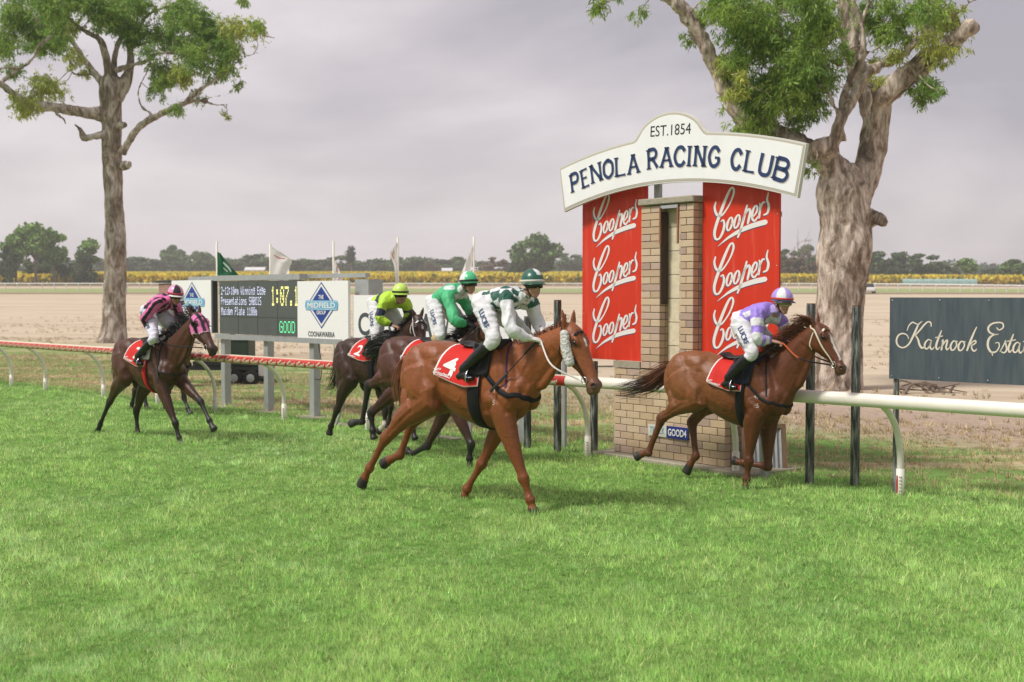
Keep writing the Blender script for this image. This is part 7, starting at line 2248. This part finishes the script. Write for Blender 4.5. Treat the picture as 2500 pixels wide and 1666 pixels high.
HS = {
 'H1': dict(near=True, label='bright chestnut racehorse with number four cloth and white fleece cheek rolls', base=(.225, .066, .019), dark=(.085, .024, .009), points=(.175, .05, .015), hoof=(.025, .022, .02),
            pt=.5, muzzle=(.12, .075, .06), hair=(.17, .055, .02), tail=[(-.09, -.02, -.10), (-.13, -.03, -.32), (-.12, -.02, -.5), (-.17, -.02, -.66)], tail_tip=(.22, .11, .05), tail_n=380, tail_w=.032,
            mark=(.24, .36, .014, -.01), mane=.10, mane_dir=[-.5, .75, .2], mane_n=260, num='4', num_at=(.30, .17, .42, .20), logo_at=(.19, .05, .42, .085), girth_x=-.20, girth_w=.14, breast_w=.055, bridle_c=(.015, .017, .02),
            nstrap_c=(.06, .03, .10), rein_c=(.66, .63, .58), cloth_a=1.50, pad_c=(.02, .02, .022), extra=lambda c: (fleece_cheeks(c), brand([('1', 0, .06), ('5', 0, -.06)], .03, 1.08, .055)(c))),
 'H2': dict(near=True, cx0=-.50, label='dark liver chestnut racehorse with white blaze passing the brick winning post', base=(.108, .031, .010), dark=(.042, .012, .005), points=(.085, .024, .009), hoof=(.03, .026, .023),
            rump=(.225, .082, .027), rump_mix=.85, pt=.6, muzzle=(.10, .06, .045), muzw=.5, hair=(.13, .042, .016), dock=1.34, tail=[(-.10, 0, -.09), (-.30, .0, -.22), (-.58, 0, -.31), (-.86, 0, -.36)], tail_tip=(.028, .014, .01), tail_n=400, tail_w=.046,
            mark=(.20, .78, .024, -.012), mane=.24, mane_dir=[-.9, -.35, .1], mane_n=520, num='1', num_at=(.62, .22, .30, .15), logo_at=(.22, .03, .36, .06), girth_x=-.16, girth_w=.09, breast_w=.034, bridle_c=(.66, .60, .46),
            rein_c=(.012, .011, .012), rein_grip=(.42, .08, .025), nstrap_c=(.02, .018, .018), cloth_a=1.42, pad_c=(.02, .024, .045), extra=brand([('40', 0, .05), ('5', .02, -.05)], .04, 1.10, .05)),
 'H3': dict(label='bay racehorse wearing a pink and black striped blinker hood', base=(.072, .025, .012), dark=(.03, .011, .007), points=(.013, .011, .011), hoof=(.03, .028, .026),
            pt=.95, muzzle=(.03, .02, .018), hair=(.012, .011, .011), tail=[(-.1, -.02, -.12), (-.17, -.02, -.36), (-.2, -.02, -.55)], tail_n=220, tail_w=.03, mane=.26, mane_dir=[-.55, -.25, .45], mane_n=380,
            num='7', num_at=(.50, .20, .40, .2), logo_at=(.25, .045, .40, .07), girth_x=-.16, girth_w=.075, girth_c=(.45, .02, .018), breast_w=.03, breast_c=(.03, .028, .026), bridle_c=(.02, .02, .02), cloth_a=1.50, extra=hood),
 'H4': dict(label='dark bay racehorse with white browband carrying the lime green rider', base=(.04, .017, .011), dark=(.02, .009, .007), points=(.02, .013, .011), hoof=(.02, .018, .018), yaw=-.25,
            pt=.8, muzzle=(.03, .02, .018), hair=(.012, .010, .010), tail=[(-.08, 0, -.15), (-.15, 0, -.42), (-.30, 0, -.6), (-.45, 0, -.66)], tail_n=200, tail_w=.035, mane=.14, mane_n=300, sock=('LH',),
            mark=(.20, .34, .016, 0), num='2', num_at=(.35, .17, .42, .2), logo_at=(.15, .03, .36, .06), girth_x=-.16, bridle_c=(.70, .68, .64), cloth_a=1.35),
 'H5': dict(label='glossy brown racehorse half hidden behind the bright chestnut', base=(.075, .025, .015), dark=(.035, .013, .009), points=(.014, .012, .012), hoof=(.035, .033, .032),
            pt=.95, muzzle=(.03, .02, .018), hair=(.010, .009, .010), tail=[(-.12, .04, .02), (-.32, .10, -.04), (-.52, .14, -.12), (-.7, .16, -.16)], tail_n=420, tail_w=.06, mane=.26, mane_dir=[-.7, -.3, .25], mane_n=420,
            num='3', num_at=(.45, .20, .42, .2), logo_at=(.15, .05, .36, .06), girth_x=-.16, bridle_c=(.02, .02, .02), cloth_a=1.35),
 'H6': dict(label='brown racehorse mostly hidden behind the bay with the hood', base=(.09, .035, .02), dark=(.045, .018, .011), points=(.014, .012, .012), hoof=(.05, .048, .046),
            pt=.95, muzzle=(.03, .02, .018), hair=(.012, .011, .011), tail=[(-.08, 0, -.15), (-.12, 0, -.45)], tail_n=150, tail_w=.03, mane=.16, mane_n=220, num='5', girth_x=-.16, bridle_c=(.02, .02, .02), cloth_a=1.4),
}
JS = {
 'H1': dict(near=True, label='jockey in white and dark green checked silks crouching on the bright chestnut', silk=silk_checks, helm=helm_green, peak=tuple(GREEN_D), band=(.62, .60, .54), rider='R.CLARK', glove=(.62, .60, .56), collar=(.66, .66, .66),
            whip=[(.422, -.1, 1.686), (.026, -.3, 1.203)], whip_label='black whip held by the rider in green and white checks', yaw=-.45),
 'H2': dict(near=True, label='jockey in purple and white silks with a quartered purple and white cap', silk=silk_purple, helm=quarters(np.array([.36, .26, .62]), WHITE, 6, 20), peak=(.02, .018, .03), band=(.50, .06, .04), rider='MAUND', lens=M_LENS2, gframe=(.68, .66, .62),
            whip=[(.232, -.09, 1.629), (-.165, -.33, 1.313)], whip_label='black whip held by the rider in purple', collar=(.4, .3, .6), yaw=-.4),
 'H3': dict(label='jockey in pink and black striped silks riding the hooded bay', silk=silk_stripes, helm=quarters(BLACK * 1.5, np.array([.78, .30, .50]), 6, 40), peak=(.66, .64, .62), band=(.50, .05, .08), glove=(.55, .52, .47), skin=(.30, .15, .10),
            whip=[(-.031, -.15, 1.547), (.251, -.28, .882)], whip_label='dark whip hanging down from the pink rider', collar=tuple(PINK), yaw=-.25, breech=(.62, .60, .68)),
 'H4': dict(label='jockey in lime green silks with a navy band and a lime cap', silk=silk_lime, helm=lambda an, p: np.array([.50, .72, .12]) if p < 92 else np.array([.42, .66, .06]), peak=(.44, .66, .08), band=(.015, .018, .02), skin=(.36, .19, .13), collar=tuple(LIME), yaw=-.45),
 'H5': dict(label='jockey in plain emerald green silks with a green and white cap', silk=silk_green, helm=quarters(GREEN_L * 1.1, WHITE, 4, 60), peak=(.02, .18, .08), band=(.03, .04, .04), glove=(.012, .012, .014), boot_top=(.45, .33, .18),
            whip=[(.503, -.1, 1.745), (.327, -.2, 1.573)], whip_label='slim whip held by the rider in plain green', collar=(.6, .6, .6), yaw=-.3),
 'H6': dict(label='jockey in white and red silks almost hidden behind the pink rider', silk=silk_white, helm=lambda an, p: WHITE, peak=(.05, .05, .06), sponsor=False),
}
for k_ in HORSES:
    ctx_ = build_horse(k_, HORSES[k_], HS[k_])
    build_jockey(k_, HORSES[k_], JS[k_], ctx_)
